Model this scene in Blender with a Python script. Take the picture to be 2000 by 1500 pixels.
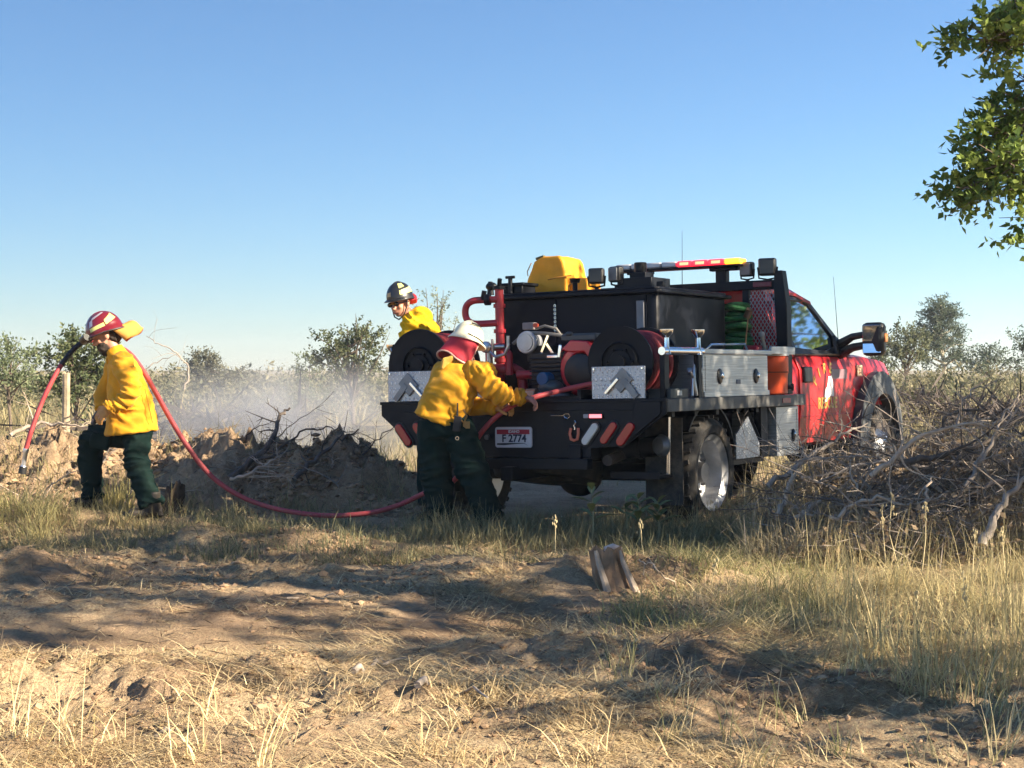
import bpy, bmesh, math, random
import numpy as np
from mathutils import Vector, Matrix, Quaternion

# ------------------------------------------------------------------ scene, camera, sky, sun
for o in list(bpy.data.objects):
    bpy.data.objects.remove(o)
SC = bpy.context.scene
COL = SC.collection
F_PX, HOR, EYE = 3200.0, 722.0, 1.235
TH = math.atan((750 - HOR) / F_PX)
cd = bpy.data.cameras.new('camera')
cd.sensor_width = 36.0
cd.sensor_fit = 'HORIZONTAL'
cd.lens = 36.0 * F_PX / 2000.0
cd.clip_start = 0.05
cd.clip_end = 6000.0
cam = bpy.data.objects.new('camera', cd)
cam.location = (0, 0, EYE)
cam.rotation_euler = (math.radians(90) - TH, 0, 0)
COL.objects.link(cam)
SC.camera = cam

SUN_AZ, SUN_EL = math.radians(24), math.radians(27)
SUN = Vector((math.cos(SUN_AZ) * math.cos(SUN_EL), -math.sin(SUN_AZ) * math.cos(SUN_EL), math.sin(SUN_EL)))
w = bpy.data.worlds.new('World')
SC.world = w
w.use_nodes = True
nt = w.node_tree
bg = nt.nodes['Background']
sky = nt.nodes.new('ShaderNodeTexSky')
sky.sky_type = 'NISHITA'
sky.sun_disc = False
sky.sun_elevation = SUN_EL
sky.sun_rotation = -(math.radians(90) + SUN_AZ)
sky.altitude = 1600
sky.air_density = 1.2
sky.dust_density = 0.0
sky.ozone_density = 6.8
nt.links.new(sky.outputs[0], bg.inputs[0])
bg.inputs[1].default_value = 0.05
sd = bpy.data.lights.new('sun', 'SUN')
sd.energy = 5.0
sd.angle = math.radians(0.53)
sd.color = (1.0, 0.86, 0.66)
so = bpy.data.objects.new('sun', sd)
so.rotation_mode = 'QUATERNION'
so.rotation_quaternion = (-SUN).to_track_quat('-Z', 'Y')
so.location = SUN * 60
COL.objects.link(so)
vs = SC.view_settings
vs.view_transform = 'Standard'
vs.look = 'None'
vs.gamma = 1.0
vs.use_curve_mapping = False
vs.exposure = 1.7
SC.cycles.max_bounces = 5
SC.cycles.diffuse_bounces = 3
SC.cycles.use_adaptive_sampling = True
SC.cycles.adaptive_threshold = 0.02
SC.cycles.transparent_max_bounces = 12
SC.cycles.volume_bounces = 0
SC.cycles.volume_step_rate = 2.0
SC.cycles.use_denoising = True
SC.cycles.sample_clamp_indirect = 8.0

def at(px, py, Y):
    """world point that lies at depth Y in direction of a photo pixel"""
    d = Y
    return Vector(((px - 1000) / F_PX * d, d * math.cos(TH) + d * (750 - py) / F_PX * math.sin(TH),
                   EYE - d * math.sin(TH) + d * (750 - py) / F_PX * math.cos(TH)))

# ------------------------------------------------------------------ noise
_rs = np.random.RandomState(7)
_perm = np.concatenate([_rs.permutation(256)] * 3)
_g2 = np.array([(math.cos(a), math.sin(a)) for a in np.linspace(0, 2 * math.pi, 16, endpoint=False)])

def pn2(x, y):
    x = np.asarray(x, float); y = np.asarray(y, float)
    xi = np.floor(x).astype(int); yi = np.floor(y).astype(int)
    xf, yf = x - xi, y - yi
    u = xf ** 3 * (xf * (xf * 6 - 15) + 10); v = yf ** 3 * (yf * (yf * 6 - 15) + 10)
    def g(ix, iy, dx, dy):
        h = _perm[(_perm[ix & 255] + iy) & 255] & 15
        return _g2[h, 0] * dx + _g2[h, 1] * dy
    a = g(xi, yi, xf, yf); b = g(xi + 1, yi, xf - 1, yf)
    c = g(xi, yi + 1, xf, yf - 1); d = g(xi + 1, yi + 1, xf - 1, yf - 1)
    return (a + u * (b - a)) * (1 - v) + (c + u * (d - c)) * v * 1.0

def fbm(x, y, o=4, lac=2.1, gain=.5):
    s = 0; a = 1
    for i in range(o):
        s = s + a * pn2(x * lac ** i + 17.3 * i, y * lac ** i - 9.1 * i); a *= gain
    return s

def pn3(P, s):
    """cheap 3-D-ish noise for cloth"""
    return (pn2(P[:, 0] * s + 3.1, P[:, 1] * s + P[:, 2] * s * .7) + pn2(P[:, 1] * s - 5.2, P[:, 2] * s * 1.1 + P[:, 0] * s * .4)) * .7

# ------------------------------------------------------------------ materials
MATS = {}
def _new(name):
    m = bpy.data.materials.new(name); m.use_nodes = True
    n = m.node_tree.nodes; l = m.node_tree.links
    return m, n, l, n['Principled BSDF']

def mat(name, c, rough=.6, metal=0., var=.12, scale=14., bump=.0, bscale=60., coat=0., dirt=None, dscale=3., damt=.5, emit=None, estr=0., spec=.5, sheen=0.):
    """procedural principled material: base colour broken by noise, optional dirt/wear colour, bump"""
    if name in MATS: return MATS[name]
    m, n, l, p = _new(name)
    tc = n.new('ShaderNodeTexCoord')
    nz = n.new('ShaderNodeTexNoise'); nz.inputs['Scale'].default_value = scale; nz.inputs['Detail'].default_value = 6
    l.new(tc.outputs['Object'], nz.inputs['Vector'])
    mr = n.new('ShaderNodeMapRange'); mr.inputs[1].default_value = .3; mr.inputs[2].default_value = .7
    mr.inputs[3].default_value = 1 - var; mr.inputs[4].default_value = 1 + var
    l.new(nz.outputs[0], mr.inputs[0])
    mx = n.new('ShaderNodeMix'); mx.data_type = 'RGBA'; mx.blend_type = 'MULTIPLY'; mx.inputs[0].default_value = 1
    mx.inputs[6].default_value = (*c, 1)
    l.new(mr.outputs[0], mx.inputs[7])
    out = mx.outputs[2]
    if dirt:
        dz = n.new('ShaderNodeTexNoise'); dz.inputs['Scale'].default_value = dscale; dz.inputs['Detail'].default_value = 8; dz.inputs['Roughness'].default_value = .65
        l.new(tc.outputs['Object'], dz.inputs['Vector'])
        dr = n.new('ShaderNodeMapRange'); dr.inputs[1].default_value = .45; dr.inputs[2].default_value = .72; dr.inputs[4].default_value = damt
        l.new(dz.outputs[0], dr.inputs[0])
        m2 = n.new('ShaderNodeMix'); m2.data_type = 'RGBA'; m2.inputs[7].default_value = (*dirt, 1)
        l.new(dr.outputs[0], m2.inputs[0]); l.new(out, m2.inputs[6]); out = m2.outputs[2]
        rr = n.new('ShaderNodeMapRange'); rr.inputs[3].default_value = rough; rr.inputs[4].default_value = min(1, rough + .35)
        l.new(dr.outputs[0], rr.inputs[0]); l.new(rr.outputs[0], p.inputs['Roughness'])
    else:
        p.inputs['Roughness'].default_value = rough
    l.new(out, p.inputs['Base Color'])
    p.inputs['Metallic'].default_value = metal
    p.inputs['Specular IOR Level'].default_value = spec
    if coat: p.inputs['Coat Weight'].default_value = coat; p.inputs['Coat Roughness'].default_value = .08
    if sheen: p.inputs['Sheen Weight'].default_value = sheen
    if emit: p.inputs['Emission Color'].default_value = (*emit, 1); p.inputs['Emission Strength'].default_value = estr
    if bump:
        bz = n.new('ShaderNodeTexNoise'); bz.inputs['Scale'].default_value = bscale; bz.inputs['Detail'].default_value = 5
        l.new(tc.outputs['Object'], bz.inputs['Vector'])
        b = n.new('ShaderNodeBump'); b.inputs['Strength'].default_value = bump; b.inputs['Distance'].default_value = .01
        l.new(bz.outputs[0], b.inputs['Height']); l.new(b.outputs[0], p.inputs['Normal'])
    MATS[name] = m
    return m

def foliage(name, c, trans=.35, var=.5, rough=.6):
    """leaf / blade material: point colour attribute times base, diffuse + translucent"""
    if name in MATS: return MATS[name]
    m, n, l, p = _new(name)
    a = n.new('ShaderNodeAttribute'); a.attribute_name = 'Col'
    mx = n.new('ShaderNodeMix'); mx.data_type = 'RGBA'; mx.blend_type = 'MULTIPLY'; mx.inputs[0].default_value = 1
    mx.inputs[6].default_value = (*c, 1); l.new(a.outputs['Color'], mx.inputs[7])
    l.new(mx.outputs[2], p.inputs['Base Color'])
    p.inputs['Roughness'].default_value = rough; p.inputs['Specular IOR Level'].default_value = .25
    t = n.new('ShaderNodeBsdfTranslucent'); l.new(mx.outputs[2], t.inputs[0])
    ms = n.new('ShaderNodeMixShader'); ms.inputs[0].default_value = trans
    l.new(p.outputs[0], ms.inputs[1]); l.new(t.outputs[0], ms.inputs[2])
    l.new(ms.outputs[0], n['Material Output'].inputs[0])
    MATS[name] = m
    return m

def tread_plate(name='tread_plate'):
    if name in MATS: return MATS[name]
    m, n, l, p = _new(name)
    tc = n.new('ShaderNodeTexCoord')
    hs = []
    for rot in (45, -45):
        mp = n.new('ShaderNodeMapping'); mp.inputs['Rotation'].default_value = (math.radians(rot), math.radians(rot), 0)
        l.new(tc.outputs['Object'], mp.inputs[0])
        br = n.new('ShaderNodeTexVoronoi'); br.inputs['Scale'].default_value = 38; br.inputs['Randomness'].default_value = .15
        mp.inputs['Scale'].default_value = (1, .55, 1) if rot > 0 else (1, 1, .55)
        l.new(mp.outputs[0], br.inputs['Vector']); hs.append(br)
    mn = n.new('ShaderNodeMath'); mn.operation = 'MINIMUM'
    l.new(hs[0].outputs['Distance'], mn.inputs[0]); l.new(hs[1].outputs['Distance'], mn.inputs[1])
    mr = n.new('ShaderNodeMapRange'); mr.inputs[1].default_value = .22; mr.inputs[2].default_value = .34; mr.inputs[3].default_value = 1; mr.inputs[4].default_value = 0
    l.new(mn.outputs[0], mr.inputs[0])
    b = n.new('ShaderNodeBump'); b.inputs['Strength'].default_value = .9; b.inputs['Distance'].default_value = .006
    l.new(mr.outputs[0], b.inputs['Height']); l.new(b.outputs[0], p.inputs['Normal'])
    cm = n.new('ShaderNodeMix'); cm.data_type = 'RGBA'; cm.inputs[6].default_value = (.42, .43, .45, 1); cm.inputs[7].default_value = (.72, .73, .75, 1)
    l.new(mr.outputs[0], cm.inputs[0]); l.new(cm.outputs[2], p.inputs['Base Color'])
    p.inputs['Metallic'].default_value = .85; p.inputs['Roughness'].default_value = .42
    MATS[name] = m
    return m

def brushed(name, c=(.55, .55, .54), scale=(3, 3, 160), rough=.42, metal=.75):
    if name in MATS: return MATS[name]
    m, n, l, p = _new(name)
    tc = n.new('ShaderNodeTexCoord'); mp = n.new('ShaderNodeMapping'); mp.inputs['Scale'].default_value = scale
    l.new(tc.outputs['Object'], mp.inputs[0])
    nz = n.new('ShaderNodeTexNoise'); nz.inputs['Scale'].default_value = 1; nz.inputs['Detail'].default_value = 4
    l.new(mp.outputs[0], nz.inputs['Vector'])
    cr = n.new('ShaderNodeMapRange'); cr.inputs[1].default_value = .3; cr.inputs[2].default_value = .7; cr.inputs[3].default_value = .65; cr.inputs[4].default_value = 1.15
    l.new(nz.outputs[0], cr.inputs[0])
    mx = n.new('ShaderNodeMix'); mx.data_type = 'RGBA'; mx.blend_type = 'MULTIPLY'; mx.inputs[0].default_value = 1; mx.inputs[6].default_value = (*c, 1)
    l.new(cr.outputs[0], mx.inputs[7]); l.new(mx.outputs[2], p.inputs['Base Color'])
    p.inputs['Metallic'].default_value = metal; p.inputs['Roughness'].default_value = rough
    b = n.new('ShaderNodeBump'); b.inputs['Strength'].default_value = .25; b.inputs['Distance'].default_value = .004
    l.new(nz.outputs[0], b.inputs['Height']); l.new(b.outputs[0], p.inputs['Normal'])
    MATS[name] = m
    return m

def glass(name, tint=(.55, .65, .6), alpha=.35):
    if name in MATS: return MATS[name]
    m, n, l, p = _new(name)
    g = n.new('ShaderNodeBsdfGlossy'); g.inputs['Roughness'].default_value = .03; g.inputs[0].default_value = (.9, .95, .95, 1)
    t = n.new('ShaderNodeBsdfTransparent'); t.inputs[0].default_value = (*tint, 1)
    fr = n.new('ShaderNodeFresnel'); fr.inputs[0].default_value = 1.75
    ms = n.new('ShaderNodeMixShader')
    l.new(fr.outputs[0], ms.inputs[0]); l.new(t.outputs[0], ms.inputs[1]); l.new(g.outputs[0], ms.inputs[2])
    l.new(ms.outputs[0], n['Material Output'].inputs[0])
    MATS[name] = m
    return m

BLACK = lambda: mat('black_steel', (.0042, .0058, .0105), .45, .0, .25, 9, .12, 90, dirt=(.035, .032, .03), dscale=2.6, damt=.2, spec=.22)
TANKB = lambda: mat('black_poly', (.0035, .0052, .0105), .48, 0, .2, 5, .08, 40, dirt=(.02, .02, .022), dscale=1.8, damt=.2, spec=.18)
RUBBER = lambda: mat('rubber', (.028, .027, .026), .82, 0, .3, 20, .35, 70, dirt=(.16, .12, .08), dscale=5, damt=.6)
CHROME = lambda: mat('chrome', (.82, .82, .83), .16, 1., .05)
ALU = lambda: brushed('brushed_aluminium')
RED = lambda: mat('red_paint', (.44, .006, .012), .42, 0, .06, 3, coat=.18, dirt=(.14, .05, .03), dscale=2.2, damt=.45)
REDP = lambda: mat('red_pipe', (.38, .02, .03), .4, 0, .15, 8, dirt=(.1, .06, .05), dscale=5, damt=.4)
GREY = lambda: mat('grey_steel', (.11, .115, .115), .55, .2, .2, 9, .1, 60, dirt=(.14, .11, .08), damt=.4)

# ------------------------------------------------------------------ mesh helpers
class B:
    """collects primitives into one mesh"""
    def __init__(s): s.v = []; s.f = []
    def add(s, vs, fs):
        k = len(s.v); s.v += [tuple(v) for v in vs]; s.f += [tuple(i + k for i in f) for f in fs]; return s
    def box(s, x0, x1, y0, y1, z0, z1, M=None):
        vs = [Vector((x, y, z)) for z in (z0, z1) for x, y in ((x0, y0), (x1, y0), (x1, y1), (x0, y1))]
        if M is not None: vs = [M @ v for v in vs]
        return s.add(vs, [(3, 2, 1, 0), (4, 5, 6, 7), (0, 1, 5, 4), (1, 2, 6, 5), (2, 3, 7, 6), (3, 0, 4, 7)])
    def cbox(s, c, d, M=None):
        T = Matrix.Translation(Vector(c))
        if M is not None: T = T @ M.to_4x4()
        a, b, e = d[0] / 2, d[1] / 2, d[2] / 2
        return s.box(-a, a, -b, b, -e, e, T)
    def prism(s, poly, fn, h):
        """poly list of 2d points; fn(u,v,w) -> 3d; extruded w=0..h"""
        n = len(poly)
        vs = [fn(u, v, 0) for u, v in poly] + [fn(u, v, h) for u, v in poly]
        fs = [tuple(range(n - 1, -1, -1)), tuple(range(n, 2 * n))] + [(i, (i + 1) % n, (i + 1) % n + n, i + n) for i in range(n)]
        return s.add(vs, fs)
    def tube(s, pts, r, n=10, cap=True, side=None):
        pts = [Vector(p) for p in pts]
        m = len(pts)
        rs = r if isinstance(r, (list, tuple)) else [r] * m
        tang = [(pts[min(i + 1, m - 1)] - pts[max(i - 1, 0)]).normalized() for i in range(m)]
        t0 = tang[0]
        u = Vector(side) if side is not None else t0.orthogonal()
        k = len(s.v); vs = []
        for i in range(m):
            t = tang[i]
            u = (u - t * u.dot(t))
            u = u.normalized() if u.length > 1e-6 else t.orthogonal().normalized()
            w_ = t.cross(u)
            ra, rb = rs[i] if isinstance(rs[i], (tuple, list)) else (rs[i], rs[i])
            for j in range(n):
                a = 2 * math.pi * j / n
                vs.append(pts[i] + u * (math.cos(a) * ra) + w_ * (math.sin(a) * rb))
        fs = []
        for i in range(m - 1):
            for j in range(n):
                a = i * n + j; b = i * n + (j + 1) % n
                fs.append((a, b, b + n, a + n))
        if cap:
            fs.append(tuple(range(n - 1, -1, -1))); fs.append(tuple((m - 1) * n + j for j in range(n)))
        return s.add(vs, fs)
    def cyl(s, p0, p1, r0, r1=None, n=20):
        return s.tube([p0, p1], [r0, r0 if r1 is None else r1], n)
    def lathe(s, prof, c, axis, n=28):
        """prof: (radius, offset along axis) closed loop"""
        ax = Vector(axis).normalized(); u = ax.orthogonal().normalized(); w_ = ax.cross(u); c = Vector(c)
        m = len(prof); vs = []
        for j in range(n):
            a = 2 * math.pi * j / n; d = u * math.cos(a) + w_ * math.sin(a)
            vs += [c + d * r + ax * h for r, h in prof]
        fs = []
        for j in range(n):
            k = (j + 1) % n
            for i in range(m):
                q = (i + 1) % m
                fs.append((j * m + i, k * m + i, k * m + q, j * m + q))
        return s.add(vs, fs)
    def ell(s, c, r, M=None, nu=20, nv=12):
        c = Vector(c); vs = []; fs = []
        for i in range(nv + 1):
            t = math.pi * i / nv
            for j in range(nu):
                a = 2 * math.pi * j / nu
                p = Vector((r[0] * math.sin(t) * math.cos(a), r[1] * math.sin(t) * math.sin(a), r[2] * math.cos(t)))
                vs.append(c + (M @ p if M is not None else p))
        for i in range(nv):
            for j in range(nu):
                fs.append((i * nu + j, (i + 1) * nu + j, (i + 1) * nu + (j + 1) % nu, i * nu + (j + 1) % nu))
        return s.add(vs, fs)
    def mesh(s, name):
        me = bpy.data.meshes.new(name); me.from_pydata(s.v, [], s.f); me.update()
        bm = bmesh.new(); bm.from_mesh(me)
        bmesh.ops.remove_doubles(bm, verts=bm.verts, dist=1e-6)
        bmesh.ops.recalc_face_normals(bm, faces=bm.faces); bm.to_mesh(me); bm.free()
        return me

def obj(name, me, m=None, parent=None, smooth=35, bevel=0):
    if isinstance(me, B): me = me.mesh(name)
    o = bpy.data.objects.new(name, me); COL.objects.link(o)
    if m is not None:
        me.materials.clear(); me.materials.append(m)
    if smooth:
        me.polygons.foreach_set('use_smooth', [True] * len(me.polygons))
        me.set_sharp_from_angle(angle=math.radians(smooth))
    if bevel:
        md = o.modifiers.new('bevel', 'BEVEL'); md.width = bevel; md.segments = 2; md.limit_method = 'ANGLE'; md.angle_limit = math.radians(40)
        md.harden_normals = False
    if parent is not None: o.parent = parent
    return o

def tag(o, label, cat, group=None):
    o['label'] = label; o['category'] = cat
    if group: o['group'] = group
    return o

def thing(name, label, cat, loc=(0, 0, 0), rot=(0, 0, 0), group=None):
    o = bpy.data.objects.new(name, None); COL.objects.link(o)
    o.empty_display_size = .2
    o.location = loc; o.rotation_euler = rot
    return tag(o, label, cat, group)

def np_mesh(name, V, F, col=None):
    V = np.ascontiguousarray(V, dtype=np.float32); F = np.ascontiguousarray(F, dtype=np.int32)
    me = bpy.data.meshes.new(name); n, (m, k) = len(V), F.shape
    me.vertices.add(n); me.vertices.foreach_set('co', V.ravel())
    me.loops.add(m * k); me.loops.foreach_set('vertex_index', F.ravel())
    me.polygons.add(m); me.polygons.foreach_set('loop_start', np.arange(0, m * k, k, dtype=np.int32))
    me.update(calc_edges=True)
    if col is not None:
        c = np.ones((n, 4), np.float32); c[:, :3] = col
        ca = me.color_attributes.new('Col', 'FLOAT_COLOR', 'POINT'); ca.data.foreach_set('color', c.ravel())
    return me

def spline(P, n=12):
    """catmull-rom through points"""
    P = [Vector(p) for p in P]; Q = [P[0] * 2 - P[1]] + P + [P[-1] * 2 - P[-2]]; out = []
    for i in range(1, len(Q) - 2):
        a, b, c, d = Q[i - 1:i + 3]
        for k in range(n):
            t = k / n
            out.append(.5 * ((2 * b) + (c - a) * t + (2 * a - 5 * b + 4 * c - d) * t * t + (3 * b - a - 3 * c + d) * t ** 3))
    return out + [P[-1]]

def text_mesh(s, size, name='lettering', depth=.0015, bold=0.):
    cu = bpy.data.curves.new(name, 'FONT'); cu.body = s; cu.size = size; cu.extrude = depth; cu.align_x = 'CENTER'; cu.align_y = 'CENTER'; cu.offset = bold
    cu.resolution_u = 3
    o = bpy.data.objects.new('tmp', cu); COL.objects.link(o)
    dg = bpy.context.evaluated_depsgraph_get()
    me = bpy.data.meshes.new_from_object(o.evaluated_get(dg))
    bpy.data.objects.remove(o); bpy.data.curves.remove(cu)
    me.name = name
    return me

def blob(b, voxel=.012, smooth=6, name='body', wrinkle=None, factor=.5):
    """union of overlapping closed tubes grown into one continuous skin"""
    me = bpy.data.meshes.new('tmp'); me.from_pydata(b.v, [], b.f)
    bm = bmesh.new(); bm.from_mesh(me); bmesh.ops.recalc_face_normals(bm, faces=bm.faces); bm.to_mesh(me); bm.free()
    o = bpy.data.objects.new('tmp', me); COL.objects.link(o)
    r = o.modifiers.new('r', 'REMESH'); r.mode = 'VOXEL'; r.voxel_size = voxel
    if smooth:
        s_ = o.modifiers.new('s', 'SMOOTH'); s_.factor = factor; s_.iterations = smooth
    dg = bpy.context.evaluated_depsgraph_get()
    out = bpy.data.meshes.new_from_object(o.evaluated_get(dg))
    bpy.data.objects.remove(o); bpy.data.meshes.remove(me)
    out.name = name
    if wrinkle:
        n = len(out.vertices); P = np.empty(n * 3, np.float32); N = np.empty(n * 3, np.float32)
        out.vertices.foreach_get('co', P); out.vertices.foreach_get('normal', N)
        P = P.reshape(-1, 3); N = N.reshape(-1, 3)
        d = wrinkle(P, N)
        out.vertices.foreach_set('co', (P + N * d[:, None]).astype(np.float32).ravel()); out.update()
    return out
# ------------------------------------------------------------------ terrain
MOUNDS = [  # x, y, rx, ry, height, roughness
    (-1.95, 15.1, .45, .5, .16, .5), (-2.75, 15.2, .4, .5, .13, .5), (-1.15, 15.0, .6, .6, .08, .3), (-1.7, 14.3, .6, .4, .12, .4), (-2.6, 14.5, .4, .35, .16, .6), (-4.5, 14.1, .5, .4, .12, .4),
    (-3.1, 12.9, 1.0, .55, .085, .2), (-.45, 11.85, 1.3, .55, .075, .2), (-3.75, 12.6, .5, .4, .12, .3),
    (-2.85, 9.75, .40, .30, .13, .5), (-2.0, 11.0, .45, .25, .13, .5), (-1.25, 10.9, .5, .3, .12, .4), (-.37, 9.75, .22, .22, .11, .6), (-.1, 9.5, .35, .25, .09, .5),
    (.40, 9.45, .22, .25, .08, .6), (.78, 9.75, .3, .25, .12, .5), (1.05, 9.5, .25, .2, .10, .5),
    (3.0, 12.4, 1.2, .7, .34, .4), (3.9, 11.6, 1.0, .7, .36, .4), (2.2, 12.6, .5, .5, .16, .4),
    (-.35, 7.1, .45, .22, .075, .8), (-.9, 6.7, .35, .2, .05, .8), (.15, 6.9, .3, .2, .07, .8), (.75, 6.7, .35, .25, .09, .8), (1.05, 7.5, .35, .25, .06, .5),
    (1.0, 6.0, .3, .2, .06, .8), (-1.7, 6.5, .5, .22, .05, .6), (.5, 5.7, .3, .2, .05, .7), (1.6, 6.2, .4, .35, .06, .6),
]
def H(x, y):
    x = np.asarray(x, float); y = np.asarray(y, float)
    near = np.exp(-np.clip(y - 22, 0, None) / 14.0)
    h = .06 * fbm(x * .3, y * .3, 3) + .03 * fbm(x * .9 + 4, y * .9, 3) + .5 * (1 - near) * fbm(x * .018, y * .018, 3)
    # the truck stands on level ground
    tx, ty = x - 1.3, y - 14.6
    u = tx * .5075 + ty * .8616; v = tx * .8616 - ty * .5075
    k = 1 / (1 + np.exp((np.abs(v) - 1.5) * 4)) / (1 + np.exp((np.abs(u) - 4.0) * 3))
    h = h * (1 - .8 * k)
    wob = fbm(x * 1.6 + 9, y * 1.6, 4)
    for (cx, cy, rx, ry, hh, rg) in MOUNDS:
        d = ((x - cx) / rx) ** 2 + ((y - cy) / ry) ** 2
        h = h + hh * np.exp(-d * .9) * (1 + rg * wob * 1.3)
    # long spoil heap left of the truck
    bl = 1 / (1 + np.exp((x + .75) * 5)) / (1 + np.exp(-(x + 7.5) * 2))
    yc = 15.1 + .25 * np.sin(x * 1.1)
    lump = .40 + .22 * pn2(x * 1.25 + 3, y * .9) + .16 * np.abs(fbm(x * 2.2 + 1, y * 2.2, 3))
    lump = lump * np.clip(.62 - .16 * (x + .7), .6, 1.25)
    h = h + bl * lump * np.exp(-((y - yc) / .62) ** 2)
    hr_ = bl * np.exp(-((y - yc) / .85) ** 2)
    h = h + hr_ * (.20 * fbm(x * 2.9 + 5, y * 2.9, 3) + .16 * np.abs(fbm(x * 6.5, y * 6.5, 3)) + .07 * fbm(x * 14, y * 14, 2))
    # wheel track worn across the foreground
    tc = y - (7.85 + .12 * x + .12 * np.sin(x * 1.3))
    tr = np.exp(-(tc / .5) ** 2) * (1 / (1 + np.exp((x - .55) * 5)))
    h = h - .06 * tr
    # churned, cloddy soil
    ch = np.clip(np.exp(-((y - 10.2) / 1.5) ** 2) * (x < 1.6) + .75 * np.exp(-((y - 6.1) / 1.0) ** 2) + .9 * bl * np.exp(-((y - 15) / 1.2) ** 2), 0, 1)
    patch = np.clip(.35 + 1.6 * fbm(x * .9 - 3, y * .9 + 5, 3), 0, 1)
    dm = (.25 + .75 * ch * patch) * near * (1 - .8 * tr) * (1 - .6 * k)
    h = h + .075 * np.exp(-((y - 6.2) / 1.1) ** 2) * near * (fbm(x * 1.7 + 8, y * 2.3, 3) + .5 * np.abs(fbm(x * 4.1, y * 4.1 + 3, 2)))
    h = h + dm * (.13 * (np.abs(fbm(x * 2.6, y * 2.6, 2)) - .2) + .075 * np.abs(fbm(x * 6.0 + 2, y * 6.0, 3, 2.0, .6)) + .030 * fbm(x * 13, y * 13, 3, 2, .6))
    return h

def ground():
    g = lambda a, n, q: a + np.cumsum(q * 1.055 ** np.arange(n))
    ys = np.concatenate([-g(-4.0, 26, .6)[::-1], np.arange(3.9, 13.4, .026), np.arange(13.4, 17.5, .035)])
    yy = [ys[-1]]; st = .06
    while yy[-1] < 2500: st *= 1.05; yy.append(yy[-1] + st)
    ys = np.concatenate([ys, yy[1:]])
    xs = [0.]; st = .026
    while xs[-1] < 2500:
        if xs[-1] > 4.6: st *= 1.09
        xs.append(xs[-1] + st)
    xs = np.array(xs); xs = np.concatenate([-xs[:0:-1], xs])
    X, Y = np.meshgrid(xs, ys)
    Z = H(X, Y)
    far = np.clip((np.hypot(X, Y) - 300) / 1500, 0, 1); Z = Z * (1 - far)
    # horizontal jitter makes clods crumble
    j = np.clip(1 - (Y - 17) / 4, 0, 1) * np.clip(1 - (np.abs(X) - 4.6) / 2, 0, 1) * .010
    X2 = X + j * pn2(X * 23, Y * 23); Y2 = Y + j * pn2(X * 23 + 50, Y * 23)
    ny, nx = X.shape
    V = np.stack([X2.ravel(), Y2.ravel(), Z.ravel()], 1)
    i = np.arange(ny - 1)[:, None] * nx + np.arange(nx - 1)[None, :]
    F = np.stack([i, i + 1, i + nx + 1, i + nx], -1).reshape(-1, 4)
    # cover: r = straw litter, g = green sod, b = bare worn track
    straw = np.clip(.5 + 1.5 * fbm(X * .9 + 7, Y * .9 - 2, 4), 0, 1)
    green = np.clip(1.2 * np.exp(-((Y - 11.6) / 1.3) ** 2) * (.6 + fbm(X * .8, Y * .8, 3)) + 1.2 * np.clip((X / Y - .12) * 8, 0, 1) * np.exp(-((Y - 8.6) / 2.2) ** 2), 0, 1)
    tc = Y - (7.85 + .12 * X + .12 * np.sin(X * 1.3))
    bare = np.exp(-(tc / .55) ** 2) * (1 / (1 + np.exp((X - .6) * 5)))
    heap_ = np.exp(-((Y - 14.9) / .9) ** 2) / (1 + np.exp((X + .6) * 5)); straw = straw * (1 - .8 * heap_)
    C = np.stack([straw.ravel(), green.ravel(), bare.ravel()], 1)
    me = np_mesh('ground', V, F, C)
    m, n, l, p = _new('ground_soil')
    tc_ = n.new('ShaderNodeTexCoord')
    at_ = n.new('ShaderNodeAttribute'); at_.attribute_name = 'Col'
    sp = n.new('ShaderNodeSeparateColor'); l.new(at_.outputs['Color'], sp.inputs[0])
    def noise(s, d=6, r=.6):
        z = n.new('ShaderNodeTexNoise'); z.inputs['Scale'].default_value = s; z.inputs['Detail'].default_value = d; z.inputs['Roughness'].default_value = r
        l.new(tc_.outputs['Object'], z.inputs['Vector']); return z
    def ramp(src, a, b, lo=0., hi=1.):
        r = n.new('ShaderNodeMapRange'); r.inputs[1].default_value = a; r.inputs[2].default_value = b; r.inputs[3].default_value = lo; r.inputs[4].default_value = hi
        l.new(src, r.inputs[0]); return r.outputs[0]
    def mix(f, a, b):
        x = n.new('ShaderNodeMix'); x.data_type = 'RGBA'
        if hasattr(f, 'default_value') or hasattr(f, 'links'): l.new(f, x.inputs[0])
        for s_, v in ((6, a), (7, b)):
            if isinstance(v, tuple): x.inputs[s_].default_value = (*v, 1)
            else: l.new(v, x.inputs[s_])
        return x.outputs[2]
    def mul(a, b):
        q = n.new('ShaderNodeMath'); q.operation = 'MULTIPLY'; l.new(a, q.inputs[0]); l.new(b, q.inputs[1]); return q.outputs[0]
    base = mix(ramp(noise(2.2).outputs[0], .35, .65), (.25, .165, .10), (.44, .305, .19))
    base = mix(ramp(noise(16, 8, .7).outputs[0], .42, .7, 0, .85), base, (.55, .40, .265))
    base = mix(ramp(noise(45, 4).outputs[0], .55, .75, 0, .6), base, (.13, .085, .05))
    st = mul(ramp(noise(70, 5, .75).outputs[0], .42, .6), sp.outputs[0])
    base = mix(st, base, (.64, .51, .31))
    base = mix(mul(ramp(noise(30, 5).outputs[0], .35, .65, .2, .9), sp.outputs[1]), base, (.155, .135, .065))
    base = mix(ramp(sp.outputs[2], .2, 1, 0, .6), base, (.335, .225, .135))
    # far fields of dry grass
    pos = n.new('ShaderNodeSeparateXYZ'); l.new(tc_.outputs['Object'], pos.inputs[0])
    base = mix(ramp(pos.outputs[1], 17, 30), base, mix(ramp(noise(.35, 6).outputs[0], .4, .62), (.30, .235, .125), (.21, .18, .10)))
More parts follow.
